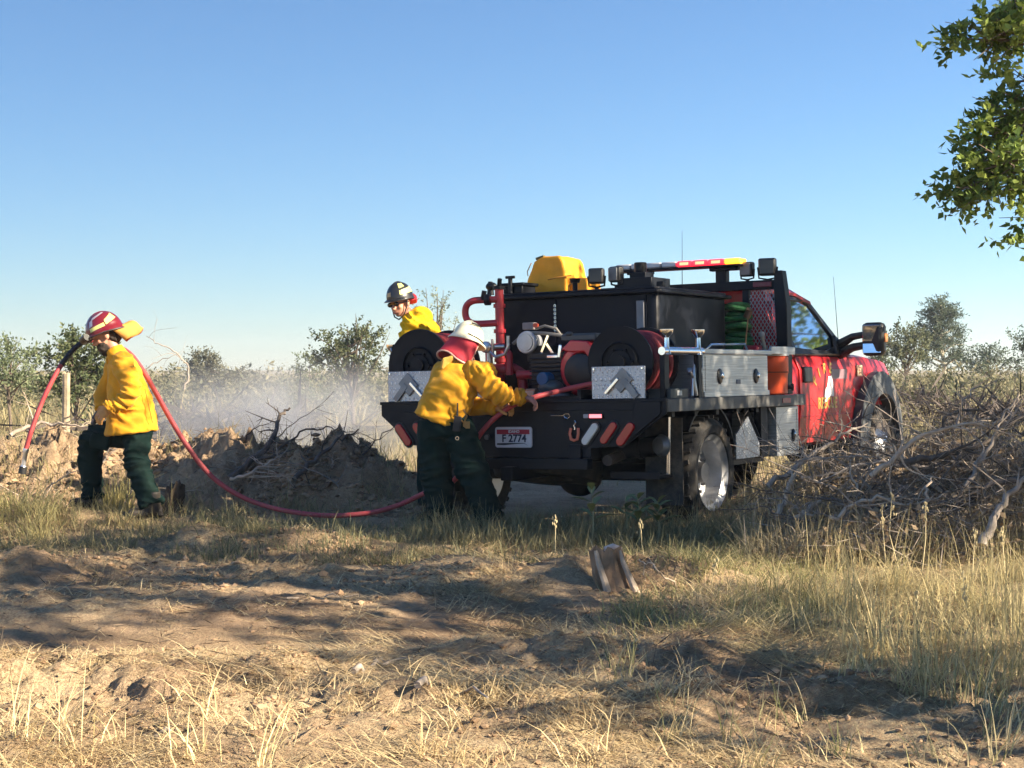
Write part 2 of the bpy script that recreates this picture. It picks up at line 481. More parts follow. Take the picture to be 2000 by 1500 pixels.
    l.new(base, p.inputs['Base Color'])
    p.inputs['Roughness'].default_value = .95; p.inputs['Specular IOR Level'].default_value = .1
    b = n.new('ShaderNodeBump'); b.inputs['Strength'].default_value = 1.0; b.inputs['Distance'].default_value = .03
    hh = n.new('ShaderNodeMath'); hh.operation = 'ADD'; l.new(noise(60, 8, .7).outputs[0], hh.inputs[0]); l.new(noise(18, 5).outputs[0], hh.inputs[1])
    l.new(hh.outputs[0], b.inputs['Height']); l.new(b.outputs[0], p.inputs['Normal'])
    o = obj('ground', me, m, None, smooth=0)
    me.polygons.foreach_set('use_smooth', [True] * len(me.polygons))
    o['kind'] = 'structure'; o['label'] = 'churned brown soil with straw and a worn wheel track'
    return o
ground()

# ------------------------------------------------------------------ grass, straw, clods
def blades(P, h, wd, lean, az, rng, col, seg=3, curl=1.0):
    """ribbon blades. P (N,3) roots, h heights, wd widths, lean = outward bend, az azimuth"""
    N = len(P); t = np.linspace(0, 1, seg + 1)
    d = np.stack([np.cos(az), np.sin(az), np.zeros(N)], 1)
    s = np.stack([-np.sin(az), np.cos(az), np.zeros(N)], 1)
    tw = rng.uniform(-1.2, 1.2, N)
    s2 = s * np.cos(tw)[:, None] + d * np.sin(tw)[:, None]
    V = np.zeros((N, seg + 1, 2, 3), np.float32)
    for i, q in enumerate(t):
        ang = lean * (1 - .65 * curl + .65 * q * curl)
        c = P + d * (h * np.sin(ang) * q)[:, None]; c[:, 2] += h * np.cos(ang) * q
        ww = wd * (1 - .85 * q ** 1.6) * .5
        V[:, i, 0] = c - s2 * ww[:, None]; V[:, i, 1] = c + s2 * ww[:, None]
    base = (np.arange(N) * (seg + 1) * 2)[:, None]
    F = np.concatenate([np.stack([base + 2 * i, base + 2 * i + 1, base + 2 * i + 3, base + 2 * i + 2], -1).reshape(-1, 4) for i in range(seg)])
    C = np.repeat(col, (seg + 1) * 2, axis=0)
    return V.reshape(-1, 3), F, C

def scatter(rng, n, x0, x1, y0, y1, dens=None, persp=True):
    """random points; with persp the lateral range widens with distance"""
    y = rng.uniform(y0, y1, n)
    x = rng.uniform(x0, x1, n)
    if persp: x = x * y
    if dens is not None:
        k = rng.uniform(0, 1, n) < dens(x, y); x, y = x[k], y[k]
    return x, y

def lerp_col(rng, n, a, b, j=.18):
    t = rng.uniform(0, 1, (n, 1)); c = np.array(a) * (1 - t) + np.array(b) * t
    return c * rng.uniform(1 - j, 1 + j, (n, 1))

def stuff(name, me, m, label):
    o = obj(name, me, m, None, smooth=0); o['kind'] = 'stuff'; o['label'] = label
    if name == 'soil_clods': me.polygons.foreach_set('use_smooth', [False] * len(me.polygons))
    return o

def join_np(parts):
    off = 0; V = []; F = []; C = []
    for v, f, c in parts:
        V.append(v); F.append(f + off); C.append(c); off += len(v)
    return np.concatenate(V), np.concatenate(F), np.concatenate(C)

rng = np.random.RandomState(11)
STRAW, STRAW2, GRN, GRN2 = (.74, .61, .37), (.50, .37, .20), (.20, .22, .085), (.115, .15, .062)
def clump(x, y, s=1.3, sh=0.): return np.clip(.45 + 1.9 * fbm(x * s + sh, y * s - sh, 3), 0, 1)
truck_k = lambda x, y: (np.abs((x - 1.3) * .8616 - (y - 14.6) * .5075) < 1.15) & (np.abs((x - 1.3) * .5075 + (y - 14.6) * .8616) < 3.3)

# straw lying on the soil
x, y = scatter(rng, 90000, -.35, .35, 4.7, 7.6, lambda x, y: clump(x, y, 1.6) ** 1.6 * np.clip(1.1 - np.exp(-((y - 7.85 - .12 * x) / .45) ** 2), 0, 1) * (1 - .7 * np.clip((y - 7) * 2, 0, 1) * (x < .3)))
x2, y2 = scatter(rng, 60000, -.34, .34, 7.6, 14.0, lambda x, y: clump(x, y, 1.2, 4) * .8)
x = np.r_[x, x2]; y = np.r_[y, y2]; n = len(x)
P = np.stack([x, y, H(x, y) + .004], 1)
h = (.02 + .11 * rng.uniform(0, 1, n) ** 2) * (1 + (y > 8) * .3)
V = blades(P, h, rng.uniform(.0022, .0045, n) * (1 + (y > 8) * .5), rng.uniform(1.2, 1.6, n), rng.uniform(0, 6.283, n), rng, lerp_col(rng, n, STRAW, STRAW2, .25), 2, .12)
me = np_mesh('straw_litter', *V)
stuff('straw_litter', me, foliage('straw', (.95, .93, .88), .18), 'pale dry straw lying over the foreground soil')

# tufts standing in the dry foreground
parts = []
def tufts(n, x0, x1, y0, y1, cnt, hr, lr, ca, cb, wd=(.003, .006), dens=None, spread=.04, seg=3):
    tx, ty = scatter(rng, n, x0, x1, y0, y1, dens)
    m = len(tx)
    if not m: return
    k = rng.randint(int(cnt * .5), int(cnt * 1.6) + 1, m)
    x = np.repeat(tx, k); y = np.repeat(ty, k); nn = len(x)
    sc = np.repeat(rng.uniform(.6, 1.2, m), k)
    x = x + rng.normal(0, spread, nn); y = y + rng.normal(0, spread, nn)
    P = np.stack([x, y, H(x, y) - .01], 1)
    az = np.repeat(rng.uniform(0, 6.28, m), k) + rng.normal(0, 1.3, nn)
    parts.append(blades(P, rng.uniform(hr[0], hr[1], nn) * sc, rng.uniform(wd[0], wd[1], nn), rng.uniform(lr[0], lr[1], nn), az, rng, lerp_col(rng, nn, ca, cb), seg))
tufts(36, -.32, .1, 4.9, 6.6, 24, (.05, .16), (.7, 1.5), STRAW, STRAW2, dens=lambda x, y: clump(x, y, 1.1, 2))
tufts(7, -.31, -.1, 4.9, 5.7, 12, (.14, .3), (.2, 1.1), STRAW, (.70, .58, .30))
tufts(24, -.06, .06, 4.9, 6.2, 24, (.08, .2), (.7, 1.5), STRAW, STRAW2)
tufts(70, .06, .32, 4.9, 6.5, 26, (.07, .25), (.2, 1.2), STRAW, GRN, dens=lambda x, y: clump(x, y, 1.4, 9))
def mats(n, x0, x1, y0, y1, cnt, hr, dens=None, ca=STRAW, cb=STRAW2, rad=.13, wd=(.0025, .0048)):
    tx, ty = scatter(rng, n, x0, x1, y0, y1, dens); m = len(tx); k = rng.randint(cnt // 2, cnt * 2, m)
    x = np.repeat(tx, k); y = np.repeat(ty, k); nn = len(x); R = np.repeat(rng.uniform(.5, 1.4, m), k)
    a0 = np.repeat(rng.uniform(0, 6.28, m), k)
    x = x + rng.normal(0, rad, nn) * R; y = y + rng.normal(0, rad, nn) * R
    P = np.stack([x, y, H(x, y) + rng.uniform(0, .035, nn)], 1)
    parts.append(blades(P, rng.uniform(hr[0], hr[1], nn), rng.uniform(wd[0], wd[1], nn), rng.uniform(1.15, 1.65, nn), a0 + rng.normal(0, .55, nn), rng, lerp_col(rng, nn, ca, cb, .28), 2, .25))
mats(95, -.34, .2, 4.8, 7.2, 80, (.06, .22), lambda x, y: clump(x, y, .9, 12) ** 2)
mats(60, -.02, .2, 7.4, 9.6, 90, (.08, .26), lambda x, y: clump(x, y, 1.0, 2))
mats(90, -.34, .1, 8.8, 12.5, 60, (.08, .24), lambda x, y: clump(x, y, 1.0, 14), (.48, .38, .21), (.24, .19, .11), .1, (.003, .006))
V = join_np(parts); stuff('dry_grass_tuft', np_mesh('dry_grass_tuft', *V), foliage('straw', (1, 1, 1)), 'tufts of bleached grass standing in the foreground')

# tall grass on the right
parts = []
den = lambda x, y: clump(x, y, 1.5, 6) ** 2 * np.clip((x / y - .12) * 11, 0, 1)
tufts(560, .10, .34, 5.9, 11.0, 24, (.06, .34), (.1, 1.35), (.62, .51, .27), (.30, .27, .13), wd=(.003, .0065), dens=den, spread=.06)
tufts(170, .15, .34, 6.3, 10.6, 10, (.22, .52), (.05, .6), (.66, .55, .30), (.38, .33, .16), wd=(.003, .006), dens=den, spread=.07)
tufts(160, .06, .2, 7.6, 10.8, 24, (.06, .22), (.4, 1.4), (.42, .38, .18), (.2, .21, .09), spread=.06)
mats(120, .12, .34, 6.0, 10.4, 70, (.10, .34), lambda x, y: clump(x, y, 1.2, 3), (.60, .49, .27), (.30, .26, .13), .1)
V = join_np(parts); stuff('tall_grass', np_mesh('tall_grass', *V), foliage('grass', (1, 1, 1), .4), 'tall half dry grass standing at the right')

# sod band across the middle
parts = []
den = lambda x, y: clump(x, y, 1.0, 1) * np.where(truck_k(x, y), .25, 1.)
tufts(760, -.22, .20, 10.1, 13.0, 26, (.04, .16), (.2, 1.3), (.34, .30, .16), (.14, .155, .085), wd=(.004, .008), dens=den, spread=.06)
tufts(330, -.34, -.15, 10.6, 13.2, 26, (.05, .2), (.3, 1.3), (.42, .35, .18), (.17, .17, .09), wd=(.004, .008), dens=den, spread=.07)
tufts(280, -.06, .15, 11.0, 12.0, 16, (.08, .28), (.1, 1.1), (.42, .36, .20), (.18, .18, .095), wd=(.004, .007), spread=.06)
tufts(160, -.32, -.04, 13.3, 15.6, 20, (.08, .3), (.2, 1.2), (.45, .37, .19), (.2, .19, .09), wd=(.004, .008), dens=lambda x, y: clump(x, y, 1.3, 3), spread=.08)
tufts(26, -.335, -.28, 12.0, 13.5, 40, (.15, .42), (.3, 1.4), (.55, .46, .22), (.26, .25, .1), wd=(.004, .008), spread=.07)
tufts(6, -.252, -.238, 13.2, 13.6, 50, (.15, .45), (.1, .9), (.58, .48, .2), (.36, .32, .12), wd=(.004, .008), spread=.06)
V = join_np(parts); stuff('sod_grass', np_mesh('sod_grass', *V), foliage('grass', (1, 1, 1), .4), 'low grey green grass across the middle ground')

# weeds of the field behind
parts = []
tufts(1100, -.36, .36, 17.0, 32, 20, (.12, .55), (.1, .9), (.46, .38, .21), (.22, .21, .11), wd=(.008, .016), dens=lambda x, y: clump(x, y, .5, 2), spread=.2)
tufts(1300, -.36, .36, 32, 75, 14, (.2, .8), (.1, .8), (.46, .38, .21), (.25, .23, .12), wd=(.02, .05), dens=lambda x, y: clump(x, y, .22, 2), spread=.5)
V = join_np(parts); stuff('field_weeds', np_mesh('field_weeds', *V), foliage('grass', (1, 1, 1), .4), 'dry weeds covering the field behind the truck')

# crumbled clods
def clods(n, x0, x1, y0, y1, smin, smax, dens):
    x, y = scatter(rng, n, x0, x1, y0, y1, dens); n = len(x)
    ico = np.array([(0, 0, 1), (.9, 0, .35), (.28, .85, .4), (-.72, .53, .38), (-.72, -.53, .4), (.28, -.85, .36), (.7, .5, -.4), (-.28, .86, -.4), (-.9, 0, -.4), (-.28, -.86, -.4), (.72, -.5, -.4), (0, 0, -.9)])
    tri = np.array([(0, 1, 2), (0, 2, 3), (0, 3, 4), (0, 4, 5), (0, 5, 1), (1, 6, 2), (2, 6, 7), (2, 7, 3), (3, 7, 8), (3, 8, 4), (4, 8, 9), (4, 9, 5), (5, 9, 10), (5, 10, 1), (1, 10, 6), (11, 7, 6), (11, 8, 7), (11, 9, 8), (11, 10, 9), (11, 6, 10)])
    s = smin + (smax - smin) * rng.uniform(0, 1, n) ** 3
    V = ico[None] * (1 + rng.normal(0, .22, (n, 12, 1))) * s[:, None, None] * rng.uniform(.6, 1.2, (n, 1, 3)) * np.array((1, 1, .65))
    a = rng.uniform(0, 6.28, n); ca, sa = np.cos(a)[:, None], np.sin(a)[:, None]
    V = np.stack([V[..., 0] * ca - V[..., 1] * sa, V[..., 0] * sa + V[..., 1] * ca, V[..., 2]], -1)
    V += np.stack([x, y, H(x, y) + s * .15], 1)[:, None]
    F = (np.arange(n) * 12)[:, None, None] + tri[None]
    C = np.repeat(lerp_col(rng, n, (.42, .29, .18), (.19, .12, .07), .2), 12, 0)
    return V.reshape(-1, 3), F.reshape(-1, 3), C
V = join_np([clods(24000, -.34, .34, 4.7, 8.0, .002, .014, lambda x, y: clump(x, y, 1.3, 8) * np.clip(1.15 - np.exp(-((y - 7.85 - .12 * x) / .45) ** 2), 0, 1)),
             clods(3500, -.34, .3, 4.7, 7.4, .006, .024, lambda x, y: clump(x, y, 1.1, 8) ** 2),
             clods(12000, -.34, .16, 8.5, 12, .004, .028, lambda x, y: clump(x, y, 1.1, 5) ** 2),
             clods(16000, -.36, -.03, 13.6, 16.2, .005, .05, lambda x, y: clump(x, y, 1.0, 7))])
stuff('soil_clods', np_mesh('soil_clods', *V), foliage('clod', (1, 1, 1), .0, rough=.95), 'crumbled soil clods strewn over the ground')
# ------------------------------------------------------------------ fire truck
# truck space: x to its right, y forward, z up; origin on the ground below the middle of the tail
TRK = thing('fire_truck', 'red and black brush fire truck with water tank on a flatbed', 'fire truck',
            (.048, 12.1394, 0.0), (0, math.radians(-1.2), math.radians(-30.5)))
TRK_M = Matrix.Translation((.048, 12.1394, 0)) @ Matrix.Rotation(math.radians(-30.5), 4, 'Z') @ Matrix.Rotation(math.radians(-1.2), 4, 'Y')
def tw(p): return TRK_M @ Vector(p)
RX = lambda d: Matrix.Rotation(math.radians(d), 3, 'X')
RY = lambda d: Matrix.Rotation(math.radians(d), 3, 'Y')
RZ = lambda d: Matrix.Rotation(math.radians(d), 3, 'Z')

# --- chassis
b = B()
for sx in (-.43, .43): b.box(sx - .04, sx + .04, .15, 5.9, .66, .86)
for yy in (.3, 1.7, 3.0, 4.6): b.box(-.39, .39, yy, yy + .09, .68, .82)
obj('chassis_frame', b, BLACK(), TRK, bevel=.006)
b = B(); b.cyl((-.85, .98, .43), (.85, .98, .43), .07, n=14); b.ell((.0, .98, .43), (.19, .19, .2)); b.cyl((0, 1.1, .45), (0, 3.2, .62), .045)
obj('rear_axle', b, BLACK(), TRK)
b = B(); b.cyl((-.8, 5.36, .43), (.8, 5.36, .43), .06, n=14); b.ell((.2, 5.36, .43), (.16, .16, .17)); b.box(-.3, .3, 4.9, 5.6, .6, .85)
obj('front_axle', b, BLACK(), TRK)
# hitch bumper
b = B(); b.box(-.62, .62, -.06, .03, .50, .58); b.box(-.05, .05, -.16, .4, .42, .52); b.box(-.55, -.45, -.03, .3, .56, .68); b.box(.45, .55, -.03, .3, .56, .68)
obj('hitch_bumper', b, BLACK(), TRK, bevel=.006)

# --- wheels
def wheel(x, y, z, side, R, W, dish, name='wheel'):
    ax = Vector((side, 0, 0)); c = Vector((x, y, z)); rr = .278
    b = B()
    if dish > 0:
        prof = [(rr + .012, W / 2 + .006), (rr, W / 2 - .01), (rr - .03, W / 2 - .03), (rr - .045, W / 2 - dish), (.2, W / 2 - dish - .02), (.13, W / 2 - dish), (.10, W / 2 - dish + .03), (.0, W / 2 - dish + .03), (0, -W / 2), (rr, -W / 2)]
    else:
        prof = [(rr + .012, W / 2 + .006), (rr - .02, W / 2 - .025), (.2, W / 2 - .045), (.16, W / 2 + .02), (.1, W / 2 + .05), (0, W / 2 + .05), (0, -W / 2), (rr, -W / 2)]
    b.lathe(prof, c, ax, 40)
    w_ = obj(name, b, mat('polished_rim', (.62, .63, .65), .32, .7, .08, 6, dirt=(.2, .17, .13), dscale=6, damt=.5), TRK, smooth=40)
    b = B(); h = W / 2
    b.lathe([(rr + .005, h - .02), (rr + .03, h + .012), (R - .06, h + .022), (R - .018, h - .005), (R - .004, h - .035), (R, 0), (R - .004, -h + .035), (R - .018, -h + .005), (R - .06, -h - .02), (rr, -h)], c, ax, 48)
    for k in range(30):   # tread lugs
        for s_ in (-1, 1):
            a = 2 * math.pi * (k + (s_ > 0) * .5) / 30
            M = Matrix.Rotation(a, 3, 'X')
            b.cbox(c + M @ Vector((s_ * W * .27, 0, R + .002)), (W * .42, .034, .022), M @ RZ(12 * s_))
    obj('tyre', b, RUBBER(), w_, smooth=40)
    b = B()
    for k in range(10):
        a = 2 * math.pi * k / 10; d = Vector((0, math.cos(a), math.sin(a))) * .155
        off = (h - dish + .0) if dish > 0 else (h - .02)
        b.cyl(c + d + ax * off, c + d + ax * (off + .035), .014, n=6)
    hx = h - dish + .02 if dish > 0 else h
    b.cyl(c + ax * hx, c + ax * (hx + (.07 if dish > 0 else .1)), .085, .075, n=20)
    obj('hub', b, mat('hub_metal', (.16, .16, .165), .4, .8, .2), w_)
    return w_
for s_ in (-1, 1):
    wheel(s_ * 1.0, .98, .43, s_, .425, .28, .15)
    wheel(s_ * .92, 5.38, .43, s_, .425, .26, 0)

# --- flatbed
b = B(); b.box(-1.2, 1.2, .012, 2.74, .955, 1.0)
deck = obj('flatbed_deck', b, tread_plate(), TRK)
for s_ in (-1, 1):
    b = B(); b.box(s_ * 1.2 - .03, s_ * 1.2 + .03, .02, 2.76, .91, 1.003)
    obj('side_rail', b, GREY(), deck, bevel=.006)
b = B()
for yy in np.arange(.25, 2.7, .4): b.box(-1.15, 1.15, yy, yy + .05, .87, .953)
obj('cross_member', b, BLACK(), deck)
# rear skirt
sk = [(-1.215, 1.002), (-1.215, .90), (-.93, .672), (-.62, .655), (-.62, .585), (.62, .585), (.62, .655), (.9, .672), (1.225, .90), (1.225, 1.002)]
b = B(); b.prism(sk, lambda u, v, w_: (u, -.004 + w_, v), .016)
skirt = obj('rear_skirt', b, BLACK(), TRK, bevel=.003)
b = B(); b.box(-1.22, 1.228, -.016, .03, .985, 1.008); b.box(-1.0, 1.0, -.010, -.003, .925, .935)
obj('skirt_flange', b, BLACK(), skirt, bevel=.003)
# wrinkled corner gussets
b = B(); b.prism([(.99, .985), (1.19, .985), (1.19, .9), (.95, .72), (.93, .76)], lambda u, v, w_: (u, -.022 + w_, v), .012)
obj('corner_gusset', b, BLACK(), skirt, bevel=.004)
def oval(cx, cz, L, Wd, ang, name, m, parent, d=.022, rim=True):
    M = Matrix.Rotation(math.radians(-ang), 3, 'Y')
    def pill(L, W, n=8):
        return [(L / 2 - W / 2 + W / 2 * math.cos(t), W / 2 * math.sin(t)) for t in np.linspace(-math.pi / 2, math.pi / 2, n)] + [(-L / 2 + W / 2 + W / 2 * math.cos(t), W / 2 * math.sin(t)) for t in np.linspace(math.pi / 2, 3 * math.pi / 2, n)]
    f = lambda off: (lambda u, v, w_: Vector((cx, -.004 - off - w_, cz)) + M @ Vector((u, 0, v)))
    o = obj(name, B().prism(pill(L, Wd), f(.006), d), m, parent, bevel=.006)
    if rim: obj('grommet', B().prism(pill(L + .03, Wd + .03), f(.0), .012), mat('black_rubber', (.012, .012, .013), .6), parent, bevel=.003)
    return o
LRED = mat('red_lens', (.42, .008, .016), .22, 0, .08, coat=.5)
LWHT = mat('white_lens', (.62, .62, .58), .3, 0, .1)
oval(-1.0, .752, .20, .062, -52, 'tail_lamp', LRED, skirt)
oval(-.84, .765, .19, .062, -52, 'tail_lamp', LRED, skirt)
oval(.625, .757, .185, .058, 52, 'reverse_lamp', LWHT, skirt)
oval(.775, .765, .185, .058, 52, 'tail_lamp', LRED, skirt)
oval(.915, .757, .195, .064, 52, 'tail_lamp', LRED, skirt, d=.035)
b = B(); b.box(.62, .735, -.03, -.004, .868, .906)
mk = obj('warning_lamp_housing', b, mat('black_rubber', (.012, .012, .013), .6), skirt, bevel=.006)
obj('lit_led', B().box(.628, .727, -.034, -.031, .874, .9), mat('lit_red_led', (.8, .1, .12), .4, emit=(1, .16, .18), estr=1.0), skirt)
obj('marker_lamp', B().box(.572, .616, -.024, -.004, .872, .902), mat('grey_lens', (.3, .3, .32), .3), skirt, bevel=.005)
# shackle and wire hook
b = B(); b.tube([(.47 + .0, -.02, .80), (.465, -.03, .76), (.475, -.03, .72), (.50, -.03, .712), (.525, -.03, .72), (.535, -.03, .76), (.53, -.02, .80)], .011, 8)
obj('shackle', b, mat('orange_shackle', (.62, .16, .09), .5), skirt)
b = B(); b.tube([(.5, -.02, .855), (.51, -.02, .84), (.495, -.02, .82), (.505, -.02, .80), (.5, -.02, .79)], .006, 6); b.tube([(.3, -.012, .893), (.40, -.012, .893), (.42, -.012, .905), (.45, -.012, .905), (.46, -.012, .885), (.44, -.012, .87), (.415, -.012, .878), (.41, -.012, .893)], .004, 6)
obj('wire_hook', b, CHROME(), skirt)
b = B(); b.cyl((-.33, -.004, .745), (-.33, -.03, .745), .022); b.cyl((-.245, -.004, .735), (-.245, -.03, .735), .02)
obj('round_plug', b, GREY(), skirt)
# licence plate
def rrect(x0, x1, z0, z1, r, n=4):
    o = []
    for cx, cz, a in ((x1 - r, z1 - r, 0), (x0 + r, z1 - r, 90), (x0 + r, z0 + r, 180), (x1 - r, z0 + r, 270)):
        for k in range(n + 1):
            t = math.radians(a + 90 * k / n); o.append((cx + r * math.cos(t), cz + r * math.sin(t)))
    return o
pl = obj('license_plate', B().prism(rrect(-.172, .133, .663, .805, .016), lambda u, v, w_: (u, -.012 - w_, v), .006), mat('plate_white', (.55, .57, .62), .35, 0, .06), TRK)
obj('plate_frame', B().prism(rrect(-.178, .139, .657, .811, .02), lambda u, v, w_: (u, -.008 - w_, v), .006), mat('plate_rim', (.5, .48, .52), .4), pl)
obj('plate_header', B().prism([(-.16, .757), (.121, .757), (.121, .792), (-.16, .792)], lambda u, v, w_: (u, -.0185 - w_, v), .001), mat('plate_red', (.32, .015, .04), .4), pl)
obj('plate_footer', B().prism([(-.16, .678), (-.1, .676), (.0, .684), (.075, .688), (.11, .672), (.075, .692), (-.05, .692), (-.16, .69)], lambda u, v, w_: (u, -.0185 - w_, v), .001), mat('plate_dark', (.01, .02, .03), .5), pl)
def text_on(parent, s, size, c, M, m, name='lettering', depth=.001, bold=0.0, xs=1.0):
    me = text_mesh(s, size, name, depth, bold)
    me.transform(Matrix.Translation(Vector(c)) @ M.to_4x4() @ Matrix.Diagonal((xs, 1, 1, 1)))
    return obj(name, me, m, parent, smooth=0)
FACE_REAR = RX(90)
text_on(pl, 'F 2774', .078, (-.012, -.0195, .724), FACE_REAR, mat('plate_blue', (.008, .015, .05), .4), 'plate_number', bold=.002, xs=.98)
text_on(pl, 'IDAHO', .03, (-.012, -.0200, .776), FACE_REAR, mat('plate_white', (.55, .57, .62)), 'plate_state', bold=.001)

# --- hose reels
def reel(cx, cz, r, y0, y1, hose=True):
    b = B()
    b.lathe([(r, 0), (r, .018), (.10, .03), (.085, .0), (.0, .0), (0, .012), (.08, .012), (.1, .012)], (cx, y0, cz), (0, 1, 0), 48)
    b.lathe([(r, 0), (r, .02), (0, .02), (0, 0)], (cx, y1 - .02, cz), (0, 1, 0), 48)
    ro = obj('hose_reel', b, mat('reel_black', (.0045, .006, .0105), .5, 0, .2, 8, dirt=(.025, .024, .024), damt=.25, spec=.2), TRK, smooth=30)
    b = B(); b.lathe([(.14, -.012), (.15, 0), (.12, .02), (.05, .0), (.05, -.03), (0, -.03), (0, .03), (.14, .03)], (cx, y0 - .002, cz), (0, 1, 0), 36)
    for k in range(6):
        a = k * math.pi / 3; b.cyl((cx + .1 * math.cos(a), y0 - .02, cz + .1 * math.sin(a)), (cx + .1 * math.cos(a), y0, cz + .1 * math.sin(a)), .011, n=6)
    obj('reel_hub', b, mat('reel_black', (.013, .016, .020)), ro)
    b = B(); prof = []
    hr = .021; n = int((y1 - y0 - .06) / (hr * 2.05))
    for k in range(n):
        yy = y0 + .04 + hr + k * hr * 2.05
        b.lathe([(r - .045 + hr * math.cos(t) - (.02 if k % 3 == 1 else 0), yy - y0 + hr * math.sin(t)) for t in np.linspace(0, 2 * math.pi, 8, endpoint=False)], (cx, y0, cz), (0, 1, 0), 40)
    b.lathe([(r - .06, .03), (r - .06, y1 - y0 - .03), (.05, y1 - y0 - .03), (.05, .03)], (cx, y0, cz), (0, 1, 0), 32)
    obj('wound_hose', b, mat('wound_red_hose', (.20, .022, .028), .6, 0, .25, 20), ro)
    # pedestal with motor
    b = B(); b.box(cx - .2, cx + .2, y0 + .02, y1 - .02, 1.003, 1.06); b.box(cx - .03, cx + .03, y0 - .02, y0 + .0, 1.05, cz); b.box(cx - .03, cx + .03, y1 + .005, y1 + .03, 1.0, cz)
    obj('reel_stand', b, BLACK(), ro, bevel=.005)
    return ro
reel(.815, 1.272, .262, .10, .55)
reel(-.925, 1.285, .285, .10, .55)

# tread plate guards in front of the reels, each with reflections built as plates
def guard(x0, x1, flip):
    g = obj('tread_guard', B().box(x0, x1, .0, .012, 1.011, 1.242), tread_plate(), TRK, bevel=.002)
    cx = (x0 + x1) / 2; cz = 1.13
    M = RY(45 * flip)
    o = obj('reflection_plate', B().cbox((cx + .03 * flip, -.008, cz + .01), (.12, .012, .14), M), mat('dark_alu', (.20, .21, .22), .45, .6, .2), g, bevel=.004)  # dark reflection in the guard, modelled as a raised grey plate
    obj('reflection_strip', B().cbox((cx - .045 * flip, -.016, cz - .03), (.022, .018, .15), M), CHROME(), g, bevel=.003)  # bright streak of the reflection, modelled as a strip
    obj('reflection_strip', B().cbox((cx + .10 * flip, -.012, cz - .05), (.05, .01, .16), RY(-40 * flip)), mat('dark_alu', (.20, .21, .22)), g, bevel=.003)
    for sx in (x0 + .02, x1 - .02):
        obj('bolt', B().cyl((sx, .0, 1.225), (sx, -.008, 1.225), .008, n=8), CHROME(), g)
    return g
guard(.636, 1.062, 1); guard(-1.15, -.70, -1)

# roller fairleads (chrome)
def fairlead(pts, m):
    f = None
    for (x, y, z0, z1, r) in pts:
        b = B(); b.lathe([(r, 0), (r * .8, .02), (r * .55, .06), (r * .55, z1 - z0 - .06), (r * 1.3, z1 - z0 - .03), (r * 1.5, z1 - z0 - .015), (r * 1.5, z1 - z0), (0, z1 - z0), (0, 0)], (x, y, z0), (0, 0, 1), 20)
        o = obj('fairlead_roller' if f is None else 'roller', b, m, TRK if f is None else f)
        if f is None: f = o
    return f
f = fairlead([(1.16, .16, 1.32, 1.50, .034), (1.2, .62, 1.32, 1.505, .034)], CHROME())
obj('roller_bar', B().tube([(1.15, .10, 1.345), (1.2, .68, 1.345)], .03, 14), CHROME(), f)
obj('roller_bracket', B().box(1.12, 1.16, .12, .2, 1.01, 1.33), BLACK(), f, bevel=.004); obj('roller_bracket', B().box(1.17, 1.21, .6, .66, 1.0, 1.33), BLACK(), f, bevel=.004)
f2 = fairlead([(-1.24, .2, 1.28, 1.46, .034), (-1.24, .55, 1.28, 1.46, .034)], CHROME())
obj('roller_bar', B().tube([(-1.24, .12, 1.35), (-1.24, .62, 1.35)], .03, 14), CHROME(), f2)
obj('roller_bracket', B().tube([(-1.25, .2, 1.35), (-1.2, .12, 1.0)], .024, 8), BLACK(), f2); obj('roller_bracket', B().box(-1.26, -1.2, .5, .6, 1.0, 1.33), BLACK(), f2)

# --- water tank
tx0, tx1, ty0, ty1 = -.765, .70, .985, 2.36
def octo(ch, o=0):
    return [(tx0 - o + ch, ty0 - o), (tx1 + o - ch * .6, ty0 - o), (tx1 + o, ty0 - o + ch * .6), (tx1 + o, ty1 + o - ch), (tx1 + o - ch, ty1 + o), (tx0 - o + ch, ty1 + o), (tx0 - o, ty1 + o - ch), (tx0 - o, ty0 - o + ch)]
tank = obj('water_tank', B().prism(octo(.05), lambda u, v, w_: (u, v, 1.002 + w_), .82), TANKB(), TRK, bevel=.02)
obj('tank_rim', B().prism(octo(.05, .045), lambda u, v, w_: (u, v, 1.815 + w_), .03), TANKB(), tank, bevel=.008)
obj('tank_lid', B().prism(octo(.05, .01), lambda u, v, w_: (u, v, 1.846 + w_), .02), TANKB(), tank, bevel=.008)
obj('sight_gauge', B().box(.53, .595, .965, .984, 1.53, 1.76), mat('gauge_grey', (.16, .17, .19), .4), tank, bevel=.004)
obj('baffle_seam', B().box(.60, .612, .972, .9845, 1.02, 1.81).box(-.2, -.188, .975, .9845, 1.3, 1.81), TANKB(), tank)
b = B()
for k in range(14): b.lathe([(.009 + .003 * math.cos(t), .003 * math.sin(t)) for t in np.linspace(0, 6.28, 6, endpoint=False)], (-.19, .965, 1.75 - k * .016), (1, 0, 0) if k % 2 else (0, 1, 0), 8)
obj('lanyard_chain', b, CHROME(), tank)
obj('fill_tower', B().box(-.70, -.52, 1.02, 1.24, 1.868, 1.93).box(-.72, -.50, 1.0, 1.26, 1.93, 1.955), BLACK(), tank, bevel=.008)
obj('fill_valve', B().cyl((-.62, 1.0, 1.87), (-.62, 1.0, 2.0), .018).cyl((-.66, 1.0, 2.0), (-.58, 1.0, 2.0), .012).cyl((-.78, .95, 1.86), (-.78, .95, 1.97), .03, .018).ell((-.77, .95, 1.93), (.05, .04, .035)), BLACK(), tank)
obj('tank_top_box', B().box(.30, .60, 1.1, 1.45, 1.868, 1.95).box(.36, .50, 1.2, 1.36, 1.95, 2.0).cyl((.42, 1.28, 2.0), (.42, 1.28, 2.08), .05).box(.64, .70, 1.1, 1.16, 1.868, 1.91), BLACK(), tank, bevel=.006)
